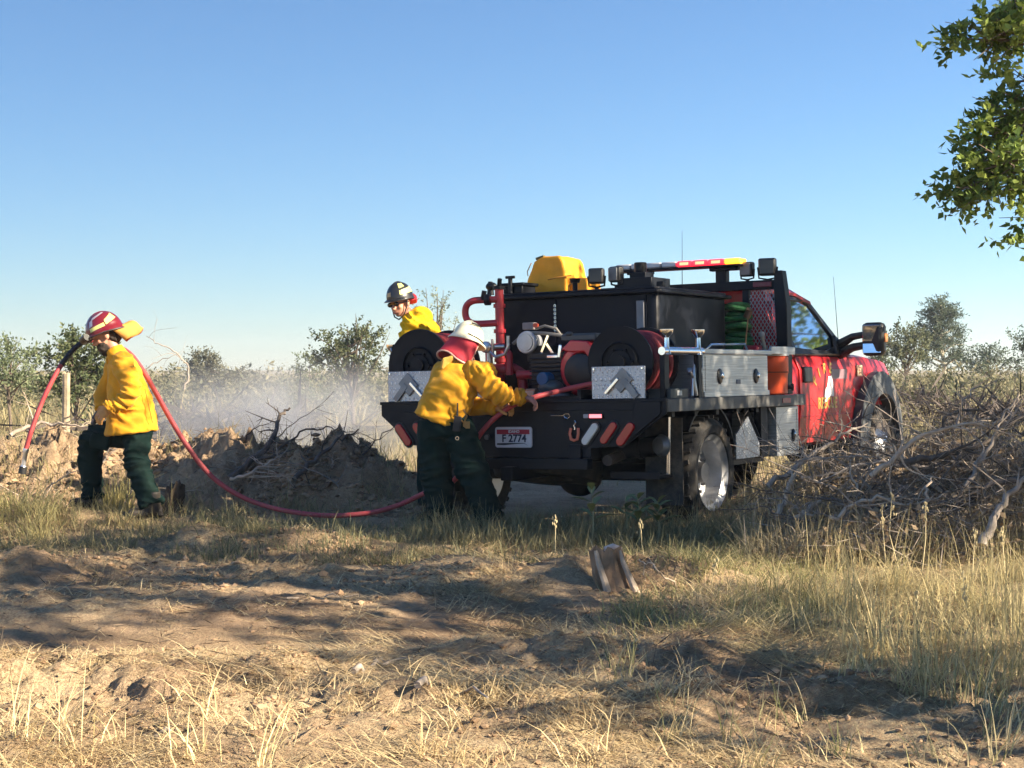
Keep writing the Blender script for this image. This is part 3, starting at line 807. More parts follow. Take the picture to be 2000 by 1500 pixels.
obj('tank_vent', B().cyl((-.05, 1.05, 1.866), (-.05, 1.05, 1.93), .02).cyl((-.05, 1.05, 1.93), (-.05, 1.05, 1.965), .035, .045), BLACK(), tank)

def work_light(p, yaw, s=.115, face=(.02, .022, .025), back=True):
    M = RZ(yaw)
    c = Vector(p)
    b = B(); b.cbox(c, (s, s * .55, s), M)
    o = obj('work_light', b, mat('lamp_housing', (.014, .015, .018), .45), TRK, bevel=.016)
    obj('lens', B().cbox(c + M @ Vector((0, -s * .3, 0)), (s * .84, .012, s * .84), M), mat('lamp_face_%d' % int(face[0] * 1000), face, .3), o, bevel=.006)
    obj('yoke', B().tube([c + M @ Vector((-s * .56, 0, 0)), c + M @ Vector((-s * .5, 0, -s * .62)), c + M @ Vector((0, 0, -s * .72)), c + M @ Vector((s * .5, 0, -s * .62)), c + M @ Vector((s * .56, 0, 0))], .008, 6).cyl(c + Vector((0, 0, -s * .7)), c + Vector((0, 0, -s * .98)), .016), BLACK(), o)
work_light((.14, 1.06, 1.975), 15, .125)
work_light((.285, 1.12, 1.985), -24, .125, (.15, .155, .16))

# --- pump and engine set
pump = obj('pump_skid', B().box(-.58, .48, .12, .90, 1.004, 1.03).box(-.58, -.55, .12, .9, 1.03, 1.08).box(.45, .48, .12, .9, 1.03, 1.08), BLACK(), TRK, bevel=.004)
# red manifold piping
b = B()
b.tube([(-.50, .62, 1.03), (-.50, .62, 1.88)], .035, 16)
b.tube([(-.49, .5, 1.25), (-.30, .5, 1.25), (-.24, .5, 1.22), (-.22, .5, 1.05)], .04, 14)
b.tube([(-.5, .5, 1.42), (-.36, .44, 1.42), (-.3, .42, 1.36), (-.3, .42, 1.2)], .03, 12)
b.tube([(-.24, .45, 1.2), (.0, .45, 1.2), (.05, .45, 1.1), (.05, .45, 1.03)], .035, 12)
for z in (1.12, 1.32, 1.55, 1.75): b.cyl((-.50, .62, z - .015), (-.50, .62, z + .015), .048)
obj('red_manifold', b, REDP(), pump)
# red suction loop
b = B(); lp = [(-.50, .6, 1.80), (-.60, .58, 1.80), (-.70, .55, 1.795), (-.76, .55, 1.76), (-.775, .55, 1.70), (-.755, .55, 1.645), (-.70, .55, 1.615), (-.6, .58, 1.612), (-.50, .6, 1.615)]
b.tube(spline(lp, 5), .027, 14)
obj('suction_loop', b, REDP(), pump)
obj('cam_lock', B().cyl((-.60, .57, 1.80), (-.56, .58, 1.80), .045).cyl((-.62, .565, 1.80), (-.60, .56, 1.87), .02), BLACK(), pump); obj('pipe_cap', B().cyl((-.50, .62, 1.88), (-.50, .62, 1.905), .05).cyl((-.50, .62, 1.9), (-.48, .6, 1.96), .018), BLACK(), pump)
# white sleeve and valve stems
obj('hose_sleeve', B().cyl((-.60, .38, 1.42), (-.44, .38, 1.42), .028), mat('white_sleeve', (.75, .74, .68), .5), pump)
b = B(); b.tube([(-.47, .40, 1.03), (-.47, .40, 1.40)], .03, 12); b.cyl((-.47, .36, 1.42), (-.30, .36, 1.42), .016); b.tube([(-.42, .34, 1.38), (-.36, .32, 1.34), (-.28, .32, 1.36), (-.25, .34, 1.44)], .012, 8); b.cyl((-.26, .34, 1.40), (-.26, .34, 1.50), .014); b.tube([(-.40, .34, 1.48), (-.40, .34, 1.34)], .012, 8)
b.lathe([(.045, 0), (.045, .02), (.03, .03), (0, .03), (0, 0)], (-.47, .365, 1.42), (0, -1, 0), 16)
obj('valve_gear', b, brushed('dull_chrome', (.5, .5, .5), (6, 6, 6), .3, .9), pump)
b = B(); b.cyl((-.10, .46, 1.445), (-.10, .34, 1.445), .078, n=28); b.lathe([(.078, 0), (.088, .012), (.078, .03), (.066, .03), (.066, 0)], (-.10, .36, 1.445), (0, -1, 0), 28); b.cyl((-.10, .34, 1.445), (-.10, .325, 1.445), .062, n=28)
obj('air_filter', b, mat('silver_cover', (.42, .44, .48), .35, .5, .1), pump)
obj('spring_latch', B().cbox((.055, .36, 1.43), (.018, .02, .14), RY(25)).cbox((.1, .36, 1.39), (.02, .02, .1), RY(-35)).tube([(.02, .36, 1.36), (.05, .36, 1.31), (.1, .36, 1.29), (.14, .36, 1.29)], .014, 8), CHROME(), pump)
b = B(); b.tube([(-.25, .4, 1.44), (-.18, .4, 1.49), (-.1, .38, 1.52), (.04, .38, 1.51), (.18, .4, 1.49)], .014, 8); b.tube([(-.06, .42, 1.55), (.02, .42, 1.57), (.12, .42, 1.545), (.17, .42, 1.48)], .010, 8)
obj('fuel_line', b, mat('braided_line', (.20, .185, .16), .6), pump)
obj('throttle_box', B().box(-.18, -.08, .42, .48, 1.545, 1.60), mat('throttle_grey', (.2, .17, .17), .6), pump, bevel=.006)
obj('warning_cap', B().cyl((-.05, .42, 1.575), (-.05, .39, 1.575), .018), mat('orange_cap', (.5, .07, .03), .5), pump)
# engine block with red shroud
b = B(); b.box(-.06, .28, .34, .72, 1.06, 1.36); b.box(-.12, .1, .38, .7, 1.3, 1.42)
for k in range(7): b.box(-.07, .2, .325, .34, 1.12 + k * .032, 1.132 + k * .032)
eng = obj('pump_engine', b, mat('engine_black', (.007, .008, .011), .5, .1, .2, 9, .1), TRK, bevel=.01)
b = B(); b.lathe([(.20, 0), (.215, .03), (.215, .12), (.18, .17), (.12, .18), (.12, .1), (0, .1), (0, 0)], (.38, .5, 1.235), (0, -1, 0), 32)
b.prism([(.22, 1.38), (.30, 1.45), (.44, 1.44), (.56, 1.33), (.565, 1.1), (.52, 1.06), (.5, 1.25), (.42, 1.36), (.3, 1.36)], lambda u, v, w_: (u, .3 + w_, v), .22)
obj('engine_shroud', b, mat('engine_red', (.50, .018, .03), .35, 0, .1, 5, coat=.3), eng, bevel=.01)
obj('recoil_cover', B().lathe([(.135, 0), (.13, .03), (.09, .05), (0, .05), (0, 0)], (.38, .325, 1.215), (0, -1, 0), 32), mat('engine_black', (.012, .014, .017)), eng)
obj('engine_top', B().box(.2, .5, .34, .6, 1.44, 1.5).box(.24, .3, .33, .36, 1.48, 1.515), mat('engine_dark', (.03, .04, .05), .4), eng, bevel=.015)
obj('spec_sticker', B().box(.245, .335, .318, .323, 1.215, 1.245), mat('sticker_grey', (.5, .5, .5), .5), eng)
obj('oil_filter', B().cyl((.10, .33, 1.165), (.10, .22, 1.165), .05, n=20), mat('filter_blue', (.012, .09, .22), .4), eng, bevel=.006)
obj('oil_sump', B().ell((.13, .3, 1.10), (.1, .09, .06)), mat('sump_grey', (.07, .085, .09), .4, .3), eng)
obj('exhaust_guard', B().box(.08, .2, .33, .36, 1.31, 1.345).cbox((.2, .33, 1.37), (.03, .03, .1), RY(10)), CHROME(), eng, bevel=.006)
b = B(); b.tube([(.62, .34, 1.2), (.62, .34, 1.34)], .012, 8)
obj('pull_handle', b, mat('grey_lens', (.3, .3, .32)), eng)
# control panel with gauge
pn = obj('control_panel', B().box(-.50, -.26, .09, .12, 1.03, 1.215), mat('panel_alu', (.36, .37, .37), .45, .4, .15), TRK, bevel=.004)
obj('pressure_gauge', B().lathe([(.05, 0), (.058, .012), (.05, .025), (0, .022), (0, 0)], (-.40, .088, 1.12), (0, -1, 0), 28), CHROME(), pn)
obj('gauge_dial', B().cyl((-.40, .066, 1.12), (-.40, .064, 1.12), .043, n=24), mat('dial_grey', (.30, .34, .42), .35), pn)
obj('switch_plate', B().ell((-.31, .085, 1.1), (.035, .012, .028)).cyl((-.30, .09, 1.16), (-.30, .06, 1.16), .014).cyl((-.27, .09, 1.16), (-.27, .06, 1.16), .014), mat('plate_cream', (.5, .48, .4), .5), pn)
obj('battery_tray', B().box(-.20, .24, .14, .40, 1.03, 1.05).box(-.18, -.03, .15, .3, 1.05, 1.062).box(.0, .2, .15, .3, 1.05, 1.062), mat('tray_white', (.40, .44, .5), .5), TRK, bevel=.004)
obj('kick_plate', B().box(-.26, .12, .05, .06, 1.01, 1.075), mat('kick_alu', (.40, .42, .43), .45, .5), TRK, bevel=.002)
obj('hose_guide', B().cyl((-.04, .12, 1.06), (-.04, .12, 1.1), .02).cyl((.02, .13, 1.07), (.10, .13, 1.07), .024), mat('brass', (.35, .2, .12), .35, .8), TRK)

# --- right hand tool box with long lid
def vslats(x, y0, y1, z0, z1, n, d=.004):
    b = B(); st = (z1 - z0) / n
    for k in range(n): b.box(x, x + d, y0, y1, z0 + k * st + st * .14, z0 + (k + 1) * st - st * .14)
    return b
tb = obj('tool_box', B().box(.78, 1.2, .70, 1.99, 1.004, 1.33), ALU(), TRK, bevel=.006)
obj('box_lid', B().box(.76, 1.225, .67, 2.02, 1.332, 1.365).box(.76, 1.225, .67, 2.02, 1.326, 1.333), ALU(), tb, bevel=.006)
obj('rib_panel', vslats(1.2005, .74, 1.95, 1.05, 1.31, 12), ALU(), tb)
obj('box_base_trim', B().box(1.2, 1.212, .70, 1.99, 1.006, 1.045), ALU(), tb, bevel=.002)
for yy in (1.0, 1.72):
    hd = obj('latch', B().ell((1.207, yy, 1.16), (.014, .048, .06)), mat('latch_black', (.02, .02, .022), .35), tb)
    obj('latch_lever', B().ell((1.222, yy + .012, 1.165), (.012, .022, .026)), CHROME(), tb)
obj('maker_badge', B().box(1.2045, 1.2075, 1.32, 1.40, 1.10, 1.135), mat('badge_blue', (.03, .05, .12), .4), tb)
sh = obj('side_shelf', B().box(.84, 1.22, 2.022, 2.56, 1.352, 1.372).box(1.2, 1.222, 2.022, 2.56, 1.335, 1.40), ALU(), TRK, bevel=.004)
obj('shelf_rail', B().tube([(.98, 1.25, 1.366), (1.0, 1.32, 1.41), (1.0, 2.0, 1.425), (.98, 2.1, 1.374)], .009, 8), CHROME(), sh)
# levers and stand pipe between reel and tool box
b = B()
b.tube([(1.16, .66, 1.003), (1.16, .66, 1.30)], .018, 10); b.tube([(1.19, .60, 1.02), (1.185, .57, 1.14), (1.17, .62, 1.27)], .014, 8); b.tube([(1.2, .50, 1.02), (1.2, .52, 1.15), (1.2, .46, 1.20)], .012, 8); b.cyl((1.1, .66, 1.2), (1.2, .66, 1.2), .03)
obj('lever_rack', b, brushed('dull_chrome', (.5, .5, .5)), TRK)
obj('junction_box', B().box(1.0, 1.19, .15, .46, 1.003, 1.075), mat('box_olive', (.035, .04, .04), .5), TRK, bevel=.006)
obj('junction_sticker', B().box(1.1905, 1.193, .26, .34, 1.025, 1.06), mat('sticker_white', (.62, .62, .6), .5), TRK)
obj('rail_reflector', B().box(1.231, 1.236, 2.22, 2.40, .935, .975), mat('reflector_red', (.40, .03, .03), .35), TRK)

# --- headache rack
b = B()
yb = 2.70
for s_ in (-1, 1):
    # tapered wing post
    b.prism([(1.10 * s_, 1.003), (1.02 * s_, 1.003), (.985 * s_, 1.9), (.99 * s_, 2.06), (1.06 * s_, 2.06), (1.10 * s_, 1.75)], lambda u, v, w_: (u, yb + w_, v), .11)
b.box(-1.0, 1.0, yb + .005, yb + .10, 1.905, 1.985)
b.box(-1.0, 1.0, yb + .005, yb + .10, 1.10, 1.16)
for xx in (-.72, .72): b.box(xx - .03, xx + .03, yb + .01, yb + .07, 1.16, 1.905)
rack = obj('headache_rack', b, BLACK(), TRK, bevel=.006)
b = B()
def mesh_panel(x0, x1, z0, z1):
    p = .034
    n = int((x1 - x0 + z1 - z0) / p) + 1
    for k in range(n):
        for sg in (1, -1):
            # line  sg*x + z*.62 = const
            pts = []
            for t in np.linspace(z0, z1, 60):
                x = (x0 + k * p - (t - z0) * .62) if sg > 0 else (x1 - k * p + (t - z0) * .62)
                if x0 <= x <= x1: pts.append((x, t))
            if len(pts) > 2:
                (xa, za), (xb, zb) = pts[0], pts[-1]
                b.tube([(xa, yb + .03, za), (xb, yb + .03, zb)], .0036, 4, cap=False)
mesh_panel(.752, 1.02, 1.16, 1.90); mesh_panel(-1.02, -.752, 1.16, 1.90)
ms = obj('expanded_mesh', b, mat('mesh_grey', (.35, .36, .38), .5, .3), rack); ms['kind'] = 'stuff'
obj('rack_marker', B().box(.80, .965, yb - .012, yb + .006, 1.925, 1.968), mat('red_lens_dark', (.16, .008, .02), .3), rack, bevel=.004)
obj('rack_marker', B().box(-.965, -.80, yb - .012, yb + .006, 1.925, 1.968), mat('red_lens_dark', (.16, .008, .02)), rack, bevel=.004)
work_light((.735, yb + .03, 2.085), -10, .125, (.15, .155, .16))
work_light((.925, yb + .02, 2.095), 12, .15)
# --- light bar
for bm_ in (B().box(.445, .545, yb + .01, yb + .09, 1.98, 2.085).box(.40, .66, yb - .02, yb + .06, 2.082, 2.11), B().box(-.36, -.28, yb + .01, yb + .07, 1.985, 2.11).box(-.40, -.16, yb - .02, yb + .06, 2.09, 2.112)): obj('light_bar_mount', bm_, BLACK(), TRK, bevel=.006)
lb = obj('light_bar', B().box(-.485, .71, yb - .07, yb + .09, 2.112, 2.132), BLACK(), TRK, bevel=.006)
xs = np.linspace(-.485, .71, 9)
for k in range(8):
    x0, x1 = xs[k] + .004, xs[k + 1] - .004
    lit = k >= 4
    m_ = mat('clear_lens', (.42, .43, .46), .18, 0, .08, coat=.5) if not lit else mat('red_lit_lens', (.7, .03, .05), .3, emit=(1, .015, .03), estr=1.1)
    if k == 7: m_ = mat('amber_lit_lens', (.9, .4, .05), .3, emit=(1, .36, .02), estr=1.0)
    ln = obj('lens_module', B().box(x0, x1, yb - .075, yb + .095, 2.1325, 2.182), m_, lb, bevel=.012)
    if lit and k < 7:
        obj('lit_diode', B().box(x0 + .03, x1 - .03, yb - .079, yb - .0755, 2.145, 2.17), mat('diode_lit', (1, .5, .3), .4, emit=(1, .16, .07), estr=1.5), lb)
obj('whip_antenna', B().tube([(-.05, yb + .4, 1.98), (-.05, yb + .42, 2.5)], [.004, .0015], 6), BLACK(), TRK)

# --- cab
def shell(sections, n_mirror=True):
    """sections: list of (y, [(x,z) right-half outline from bottom to top centre])"""
    b = B(); vs = []; m = len(sections[0][1])
    full = []
    for y, pr in sections:
        ring = [(x, y, z) for x, z in pr] + [(-x, y, z) for x, z in reversed(pr[:-1])]
        full.append(ring)
    k = len(full[0])
    for r in full: vs += r
    fs = []
    for i in range(len(full) - 1):
        for j in range(k - 1): fs.append((i * k + j, i * k + j + 1, (i + 1) * k + j + 1, (i + 1) * k + j))
        fs.append((i * k + k - 1, i * k, (i + 1) * k, (i + 1) * k + k - 1))
    fs.append(tuple(range(k))); fs.append(tuple(range((len(full) - 1) * k, len(full) * k)))
    return b.add(vs, fs)
def csec(y, zb, zs, zt, xt, w=.985, crown=.03):
    # bottom, rocker, mid bulge, shoulder, belt, [pillar] roof rail, roof
    return (y, [(.0, zb), (.86, zb), (w - .04, zb + .06), (w, zb + .38), (w - .005, zs - .08), (w - .025, zs), (xt + .02, max(zt - .06, zs + .002)), (xt - .08, max(zt, zs + .006)), (xt * .5, max(zt + crown * .7, zs + .01)), (0, max(zt + crown, zs + .012))])
low = [csec(2.96, .52, 1.345, 1.36, .93), csec(4.72, .52, 1.345, 1.36, .93)]
# lower body with hood
def hsec(y, w, zt, zb=.56):
    return (y, [(.0, zb), (.80, zb), (w - .03, zb + .04), (w, zb + .34), (w - .005, zt - .14), (w - .05, zt - .03), (w - .16, zt), (.45, zt + .035), (.2, zt + .05), (0, zt + .05)])
cabm = shell([hsec(2.96, .965, 1.34, .53), hsec(3.1, .98, 1.345, .52), hsec(4.0, .985, 1.35, .52), hsec(4.72, .985, 1.36, .52), hsec(4.74, .98, 1.372, .56)])
cab = obj('cab', cabm, RED(), TRK, smooth=40)
obj('hood', shell([hsec(4.745, .98, 1.372, .66), hsec(5.2, .985, 1.365, .80), hsec(5.7, .98, 1.335, .80), hsec(5.95, .95, 1.31, .66), hsec(6.06, .86, 1.27, .66)]), RED(), cab, smooth=40)
obj('front_bumper', B().box(-.97, .97, 6.05, 6.22, .55, .78), CHROME(), cab, bevel=.03)
obj('grille', B().box(-.62, .62, 6.03, 6.075, .86, 1.2), CHROME(), cab, bevel=.01)
for s_ in (-1, 1):
    obj('headlight', B().box(s_ * .78 - .13, s_ * .78 + .13, 5.98, 6.05, .88, 1.22), mat('clear_lens', (.42, .43, .46)), cab, bevel=.03)
# roof and pillars
def gx(z): return .955 - (z - 1.35) * .36          # tumblehome of the glasshouse
ROOFZ = 1.885
RZ_ = .075
roof = shell([(2.98, [(.0, 1.80 + RZ_), (gx(1.80) - .02, 1.80 + RZ_), (gx(1.83), 1.83 + RZ_), (gx(1.87) - .04, 1.875 + RZ_), (.4, 1.905 + RZ_), (0, 1.91 + RZ_)]),
              (3.1, [(.0, 1.82 + RZ_), (gx(1.82) - .01, 1.82 + RZ_), (gx(1.84), 1.85 + RZ_), (gx(1.88) - .05, 1.895 + RZ_), (.4, 1.925 + RZ_), (0, 1.93 + RZ_)]),
              (3.75, [(.0, 1.82 + RZ_), (gx(1.82) - .01, 1.82 + RZ_), (gx(1.84), 1.845 + RZ_), (gx(1.88) - .05, 1.89 + RZ_), (.4, 1.925 + RZ_), (0, 1.93 + RZ_)]),
              (4.12, [(.0, 1.75 + RZ_), (gx(1.76) - .01, 1.75 + RZ_), (gx(1.78) - .01, 1.78 + RZ_), (gx(1.85) - .06, 1.825 + RZ_), (.4, 1.865 + RZ_), (0, 1.875 + RZ_)])])
obj('roof', roof, RED(), cab, smooth=40)
def pillar(p0, p1, w0, w1, s_, t=.05):
    b = B()
    (y0, z0), (y1, z1) = p0, p1
    if True:
        vs = []
        for (y, z, w_) in ((y0, z0, w0), (y1, z1, w1)):
            x = gx(z)
            vs += [(s_ * x, y - w_ / 2, z), (s_ * x, y + w_ / 2, z), (s_ * (x - t), y + w_ / 2, z), (s_ * (x - t), y - w_ / 2, z)]
        b.add(vs, [(0, 1, 2, 3), (7, 6, 5, 4), (0, 4, 5, 1), (1, 5, 6, 2), (2, 6, 7, 3), (3, 7, 4, 0)])
    return b
for s_ in (-1, 1):
    obj('rear_pillar', pillar((3.10, 1.33), (3.08, 1.92), .28, .24, s_), RED(), cab, bevel=.01)
    obj('front_pillar', pillar((4.72, 1.345), (4.05, 1.87), .09, .11, s_), mat('pillar_black', (.016, .017, .02), .4), cab, bevel=.008)
# rear wall of the cab with window
obj('rear_wall', B().box(-.93, .93, 2.97, 3.0, 1.34, 1.45).box(-.93, -.6, 2.972, 3.0, 1.45, 1.82).box(.6, .86, 2.972, 3.0, 1.45, 1.82).box(-.80, .80, 2.972, 3.0, 1.78, 1.90), RED(), cab)
obj('rear_window', B().box(-.6, .6, 2.98, 2.988, 1.45, 1.78), glass('cab_glass'), cab)
# windscreen
b = B(); b.add([(-.86, 4.70, 1.39), (.86, 4.70, 1.39), (.72, 4.10, 1.85), (-.72, 4.10, 1.85), (0, 4.80, 1.40), (0, 4.16, 1.88)], [(0, 4, 5, 3), (4, 1, 2, 5)])
obj('windscreen', b, glass('cab_glass'), cab)
# doors: proud skin, window, lettering
def side_panel(poly, off, th, s_, fx):
    """polygon in (y,z) laid on the flank"""
    b = B(); n = len(poly)
    return b.prism(poly, lambda u, v, w_: (s_ * (fx(v) + off + w_), u, v), th)
def flank(z): # outline of hsec at mid cab
    zs = [.52, .56, .86, 1.21, 1.32, 1.35]; xs_ = [.945, .955, .985, .98, .935, .93]
    return float(np.interp(z, zs, xs_))
def skin(y0, y1, zs, off, th, s_):
    """panel that follows the curved flank"""
    b = B(); vs = []; n = len(zs)
    for k, o_ in enumerate((off, off - th)):
        for (yl, yr), z in zip([(y0(z), y1(z)) for z in zs], zs):
            vs += [(s_ * (flank(z) + o_), yl, z), (s_ * (flank(z) + o_), yr, z)]
    fs = []
    for i in range(n - 1): fs.append((2 * i, 2 * i + 1, 2 * i + 3, 2 * i + 2)); a = 2 * n; fs.append((a + 2 * i, a + 2 * i + 2, a + 2 * i + 3, a + 2 * i + 1)); fs.append((2 * i, 2 * i + 2, a + 2 * i + 2, a + 2 * i)); fs.append((2 * i + 1, a + 2 * i + 1, a + 2 * i + 3, 2 * i + 3))
    fs.append((0, 2 * n, 2 * n + 1, 1)); fs.append((2 * n - 2, 2 * n - 1, 4 * n - 1, 4 * n - 2))
    return b.add(vs, fs)
ZS = [.62, .70, .86, 1.0, 1.1, 1.21, 1.28, 1.335]
for s_ in (-1, 1):
    dr = obj('door', skin(lambda z: 3.27, lambda z: 4.66 - max(0, .75 - z) * .5, ZS, .012, .02, s_), RED(), cab, smooth=40, bevel=.004)
    obj('door_handle', B().box(s_ * .99 - .03, s_ * .99 + .03, 3.33, 3.53, 1.10, 1.24), mat('pillar_black', (.016, .017, .02)), cab, bevel=.012)
    # lower body crease
    b = B(); b.tube([(s_ * .987, 3.28, .80), (s_ * .99, 4.6, .80)], .008, 8); obj('door_crease', b, RED(), cab)
    # window frame and glass
    wpoly = [(3.26, 1.36), (4.60, 1.37), (4.62, 1.45), (4.14, 1.835), (4.0, 1.885), (3.22, 1.89)]
    wf = B(); inner = [(3.32, 1.41), (4.10, 1.39), (4.50, 1.45), (4.09, 1.815), (3.98, 1.855), (3.27, 1.855)]
    n = len(wpoly)
    vs = [(s_ * (gx(v) + .006), u, v) for u, v in wpoly] + [(s_ * (gx(v) + .006), u, v) for u, v in inner] + [(s_ * (gx(v) - .03), u, v) for u, v in inner]
    wf.add(vs, [(i, (i + 1) % n, (i + 1) % n + n, i + n) for i in range(n)] + [(i + n, (i + 1) % n + n, (i + 1) % n + 2 * n, i + 2 * n) for i in range(n)])
    obj('window_frame', wf, mat('pillar_black', (.016, .017, .02)), cab)
    gl = B(); gl.add([(s_ * (gx(v) - .012), u, v) for u, v in inner], [tuple(range(n))])
    obj('door_glass', gl, glass('cab_glass'), cab)
    # belt moulding
    obj('belt_moulding', B().tube([(s_ * .962, 3.2, 1.352), (s_ * .965, 4.62, 1.362)], .012, 8), mat('pillar_black', (.016, .017, .02)), cab)
    # fender flare
    arc = lambda r0, r1: [(5.38 + r1 * math.cos(t), .50 + r1 * 1.03 * math.sin(t)) for t in np.linspace(-.25, math.pi + .25, 22)] + [(5.38 + r0 * math.cos(t), .48 + r0 * math.sin(t)) for t in np.linspace(math.pi + .2, -.2, 22)]
    b = B(); poly = arc(.50, .68); n = len(poly)
    vs = [(s_ * (1.055 if i < 22 else 1.085), u, v) for i, (u, v) in enumerate(poly)] + [(s_ * (.97 if i < 22 else .90), u, v) for i, (u, v) in enumerate(poly)]
    h_ = n // 2
    fs = []
    for i in range(h_ - 1):
        a, c = i, n - 1 - i
        fs += [(a, a + 1, c - 1, c), (a, a + n, a + 1 + n, a + 1), (c, c - 1, c - 1 + n, c + n)]
    b.add(vs, fs)
    obj('fender_flare', b, mat('flare_grey', (.075, .08, .082), .55, 0, .15, 6, .1, 50), cab, smooth=60)
    obj('wheel_liner', B().lathe([(.52, 0), (.52, -.5), (.51, -.5), (.51, 0)], (s_ * .95, 5.38, .52), (s_, 0, 0), 32), mat('liner_black', (.008, .008, .009), .8), cab)
    obj('mud_flap', B().box(s_ * .78 - .02 if s_ < 0 else .74, s_ * .78 + .02 if s_ < 0 else 1.0, 5.93, 5.945, .45, .80), RUBBER(), cab)
# lettering on the right door
GOLD = mat('gold_leaf', (.50, .30, .06), .4, .3, .2, 30)
FACE_R = Matrix(((0, 0, 1), (1, 0, 0), (0, 1, 0)))    # text x -> +y, text y -> +z, text z -> +x
sx = flank(1.0) + .0135
text_on(cab, 'RESCUE', .14, (flank(.9) + .0135, 3.96, .905), FACE_R, GOLD, 'gold_lettering', .002, .004, 1.05)
for k, ch in enumerate('FIRE'):
    a = math.radians(150 - k * 24); r = .34
    p = (flank(1.1) + .0135, 3.98 + r * 1.12 * math.cos(a), .985 + r * .72 * math.sin(a))
    M = FACE_R @ Matrix.Rotation(a - math.pi / 2, 3, 'Z')
    text_on(cab, ch, .13, p, M, GOLD, 'gold_lettering', .002, .004)
idaho = [(0, .30), (.05, .30), (.055, .22), (.09, .17), (.10, .12), (.125, .10), (.13, .09), (.20, .08), (.20, -.08), (-.10, -.08), (-.10, .02), (-.06, .06), (-.05, .1), (-.03, .14), (.0, .17)]
obj('door_emblem', B().prism([(3.97 + u * 1.1, 1.035 + (v - .1) * .62) for u, v in [(-.1, -.1), (-.06, .1), (-.01, .14), (.02, .29), (.10, .30), (.13, .2), (.15, .02), (.13, -.01), (.06, .0), (.0, -.07)]], lambda u, v, w_: (flank(1.0) + .0135 + w_, u, v), .002), mat('emblem_white', (.8, .78, .78), .5), cab)
obj('door_decal_strip', B().box(flank(1.17) + .0135, flank(1.17) + .0155, 4.08, 4.52, 1.13, 1.22), mat('decal_grey', (.22, .13, .15), .4), cab)
obj('fender_badge', B().box(.984, .992, 4.83, 5.0, 1.15, 1.26), mat('badge_cream', (.62, .40, .26), .5), cab, bevel=.004)
text_on(cab, '53', .09, (.9935, 4.915, 1.205), FACE_R, mat('badge_brown', (.16, .08, .05), .5), 'fender_number', .001, .002)
# mirrors
for s_ in (-1, 1):
    x0 = s_ * 1.34
    mr = obj('tow_mirror', B().box(x0 - .105, x0 + .105, 4.22, 4.36, 1.335, 1.645), mat('mirror_black', (.016, .017, .019), .45), cab, bevel=.045)
    obj('mirror_glass', B().cbox((x0, 4.216, 1.545), (.165, .006, .15), RZ(14 * s_) @ RX(6)), mat('mirror_face', (.85, .87, .9), .02, 1, 0), cab, bevel=.012)
    obj('spot_mirror', B().cbox((x0, 4.216, 1.405), (.165, .006, .09), RZ(14 * s_) @ RX(-6)), mat('mirror_face', (.85, .87, .9)), cab, bevel=.012)
    obj('mirror_arm', B().tube([(s_ * .95, 4.45, 1.36), (s_ * 1.1, 4.38, 1.42), (s_ * 1.26, 4.32, 1.44)], [.05, .04, .035], 10).tube([(s_ * .95, 4.45, 1.45), (s_ * 1.1, 4.38, 1.52), (s_ * 1.26, 4.32, 1.54)], [.05, .035, .03], 10).prism([(4.30, 1.36), (4.62, 1.36), (4.60, 1.46), (4.42, 1.54)], lambda u, v, w_: (s_ * (gx(v) + .002 + w_), u, v), .03), mat('mirror_black', (.016, .017, .019)), cab)
    obj('amber_marker', B().box(x0 + s_ * .10, x0 + s_ * .115, 4.26, 4.34, 1.46, 1.54), mat('amber_lens', (.6, .2, .04), .3), cab, bevel=.006)
# interior
for xx in (-.42, .42): obj('seat', B().cbox((xx, 3.5, 1.18), (.5, .5, .16)).cbox((xx, 3.28, 1.45), (.48, .14, .5), RX(-12)).cbox((xx, 3.25, 1.75), (.24, .1, .16)), mat('seat_grey', (.16, .17, .17), .8), cab, bevel=.04)
obj('dashboard', B().box(-.9, .9, 4.25, 4.68, 1.1, 1.375), mat('dash_grey', (.07, .075, .075), .7), cab, bevel=.04)
b = B(); b.lathe([(.19 + .016 * math.cos(t), .016 * math.sin(t)) for t in np.linspace(0, 6.28, 8, endpoint=False)], (-.42, 4.12, 1.38), (0, -1, .5), 28); b.cyl((-.42, 4.14, 1.36), (-.42, 4.3, 1.28), .03); b.cbox((-.42, 4.12, 1.38), (.36, .03, .05), RX(-25))
obj('steering_wheel', b, mat('pillar_black', (.016, .017, .02)), cab)
obj('cab_floor', B().box(-.9, .9, 3.0, 4.6, .56, .58), mat('dash_grey', (.07, .075, .075)), cab)
obj('radio_antenna', B().tube([(.80, 4.86, 1.38), (.80, 4.86, 1.42), (.78, 4.80, 2.12)], [.012, .004, .0018], 6), BLACK(), cab)

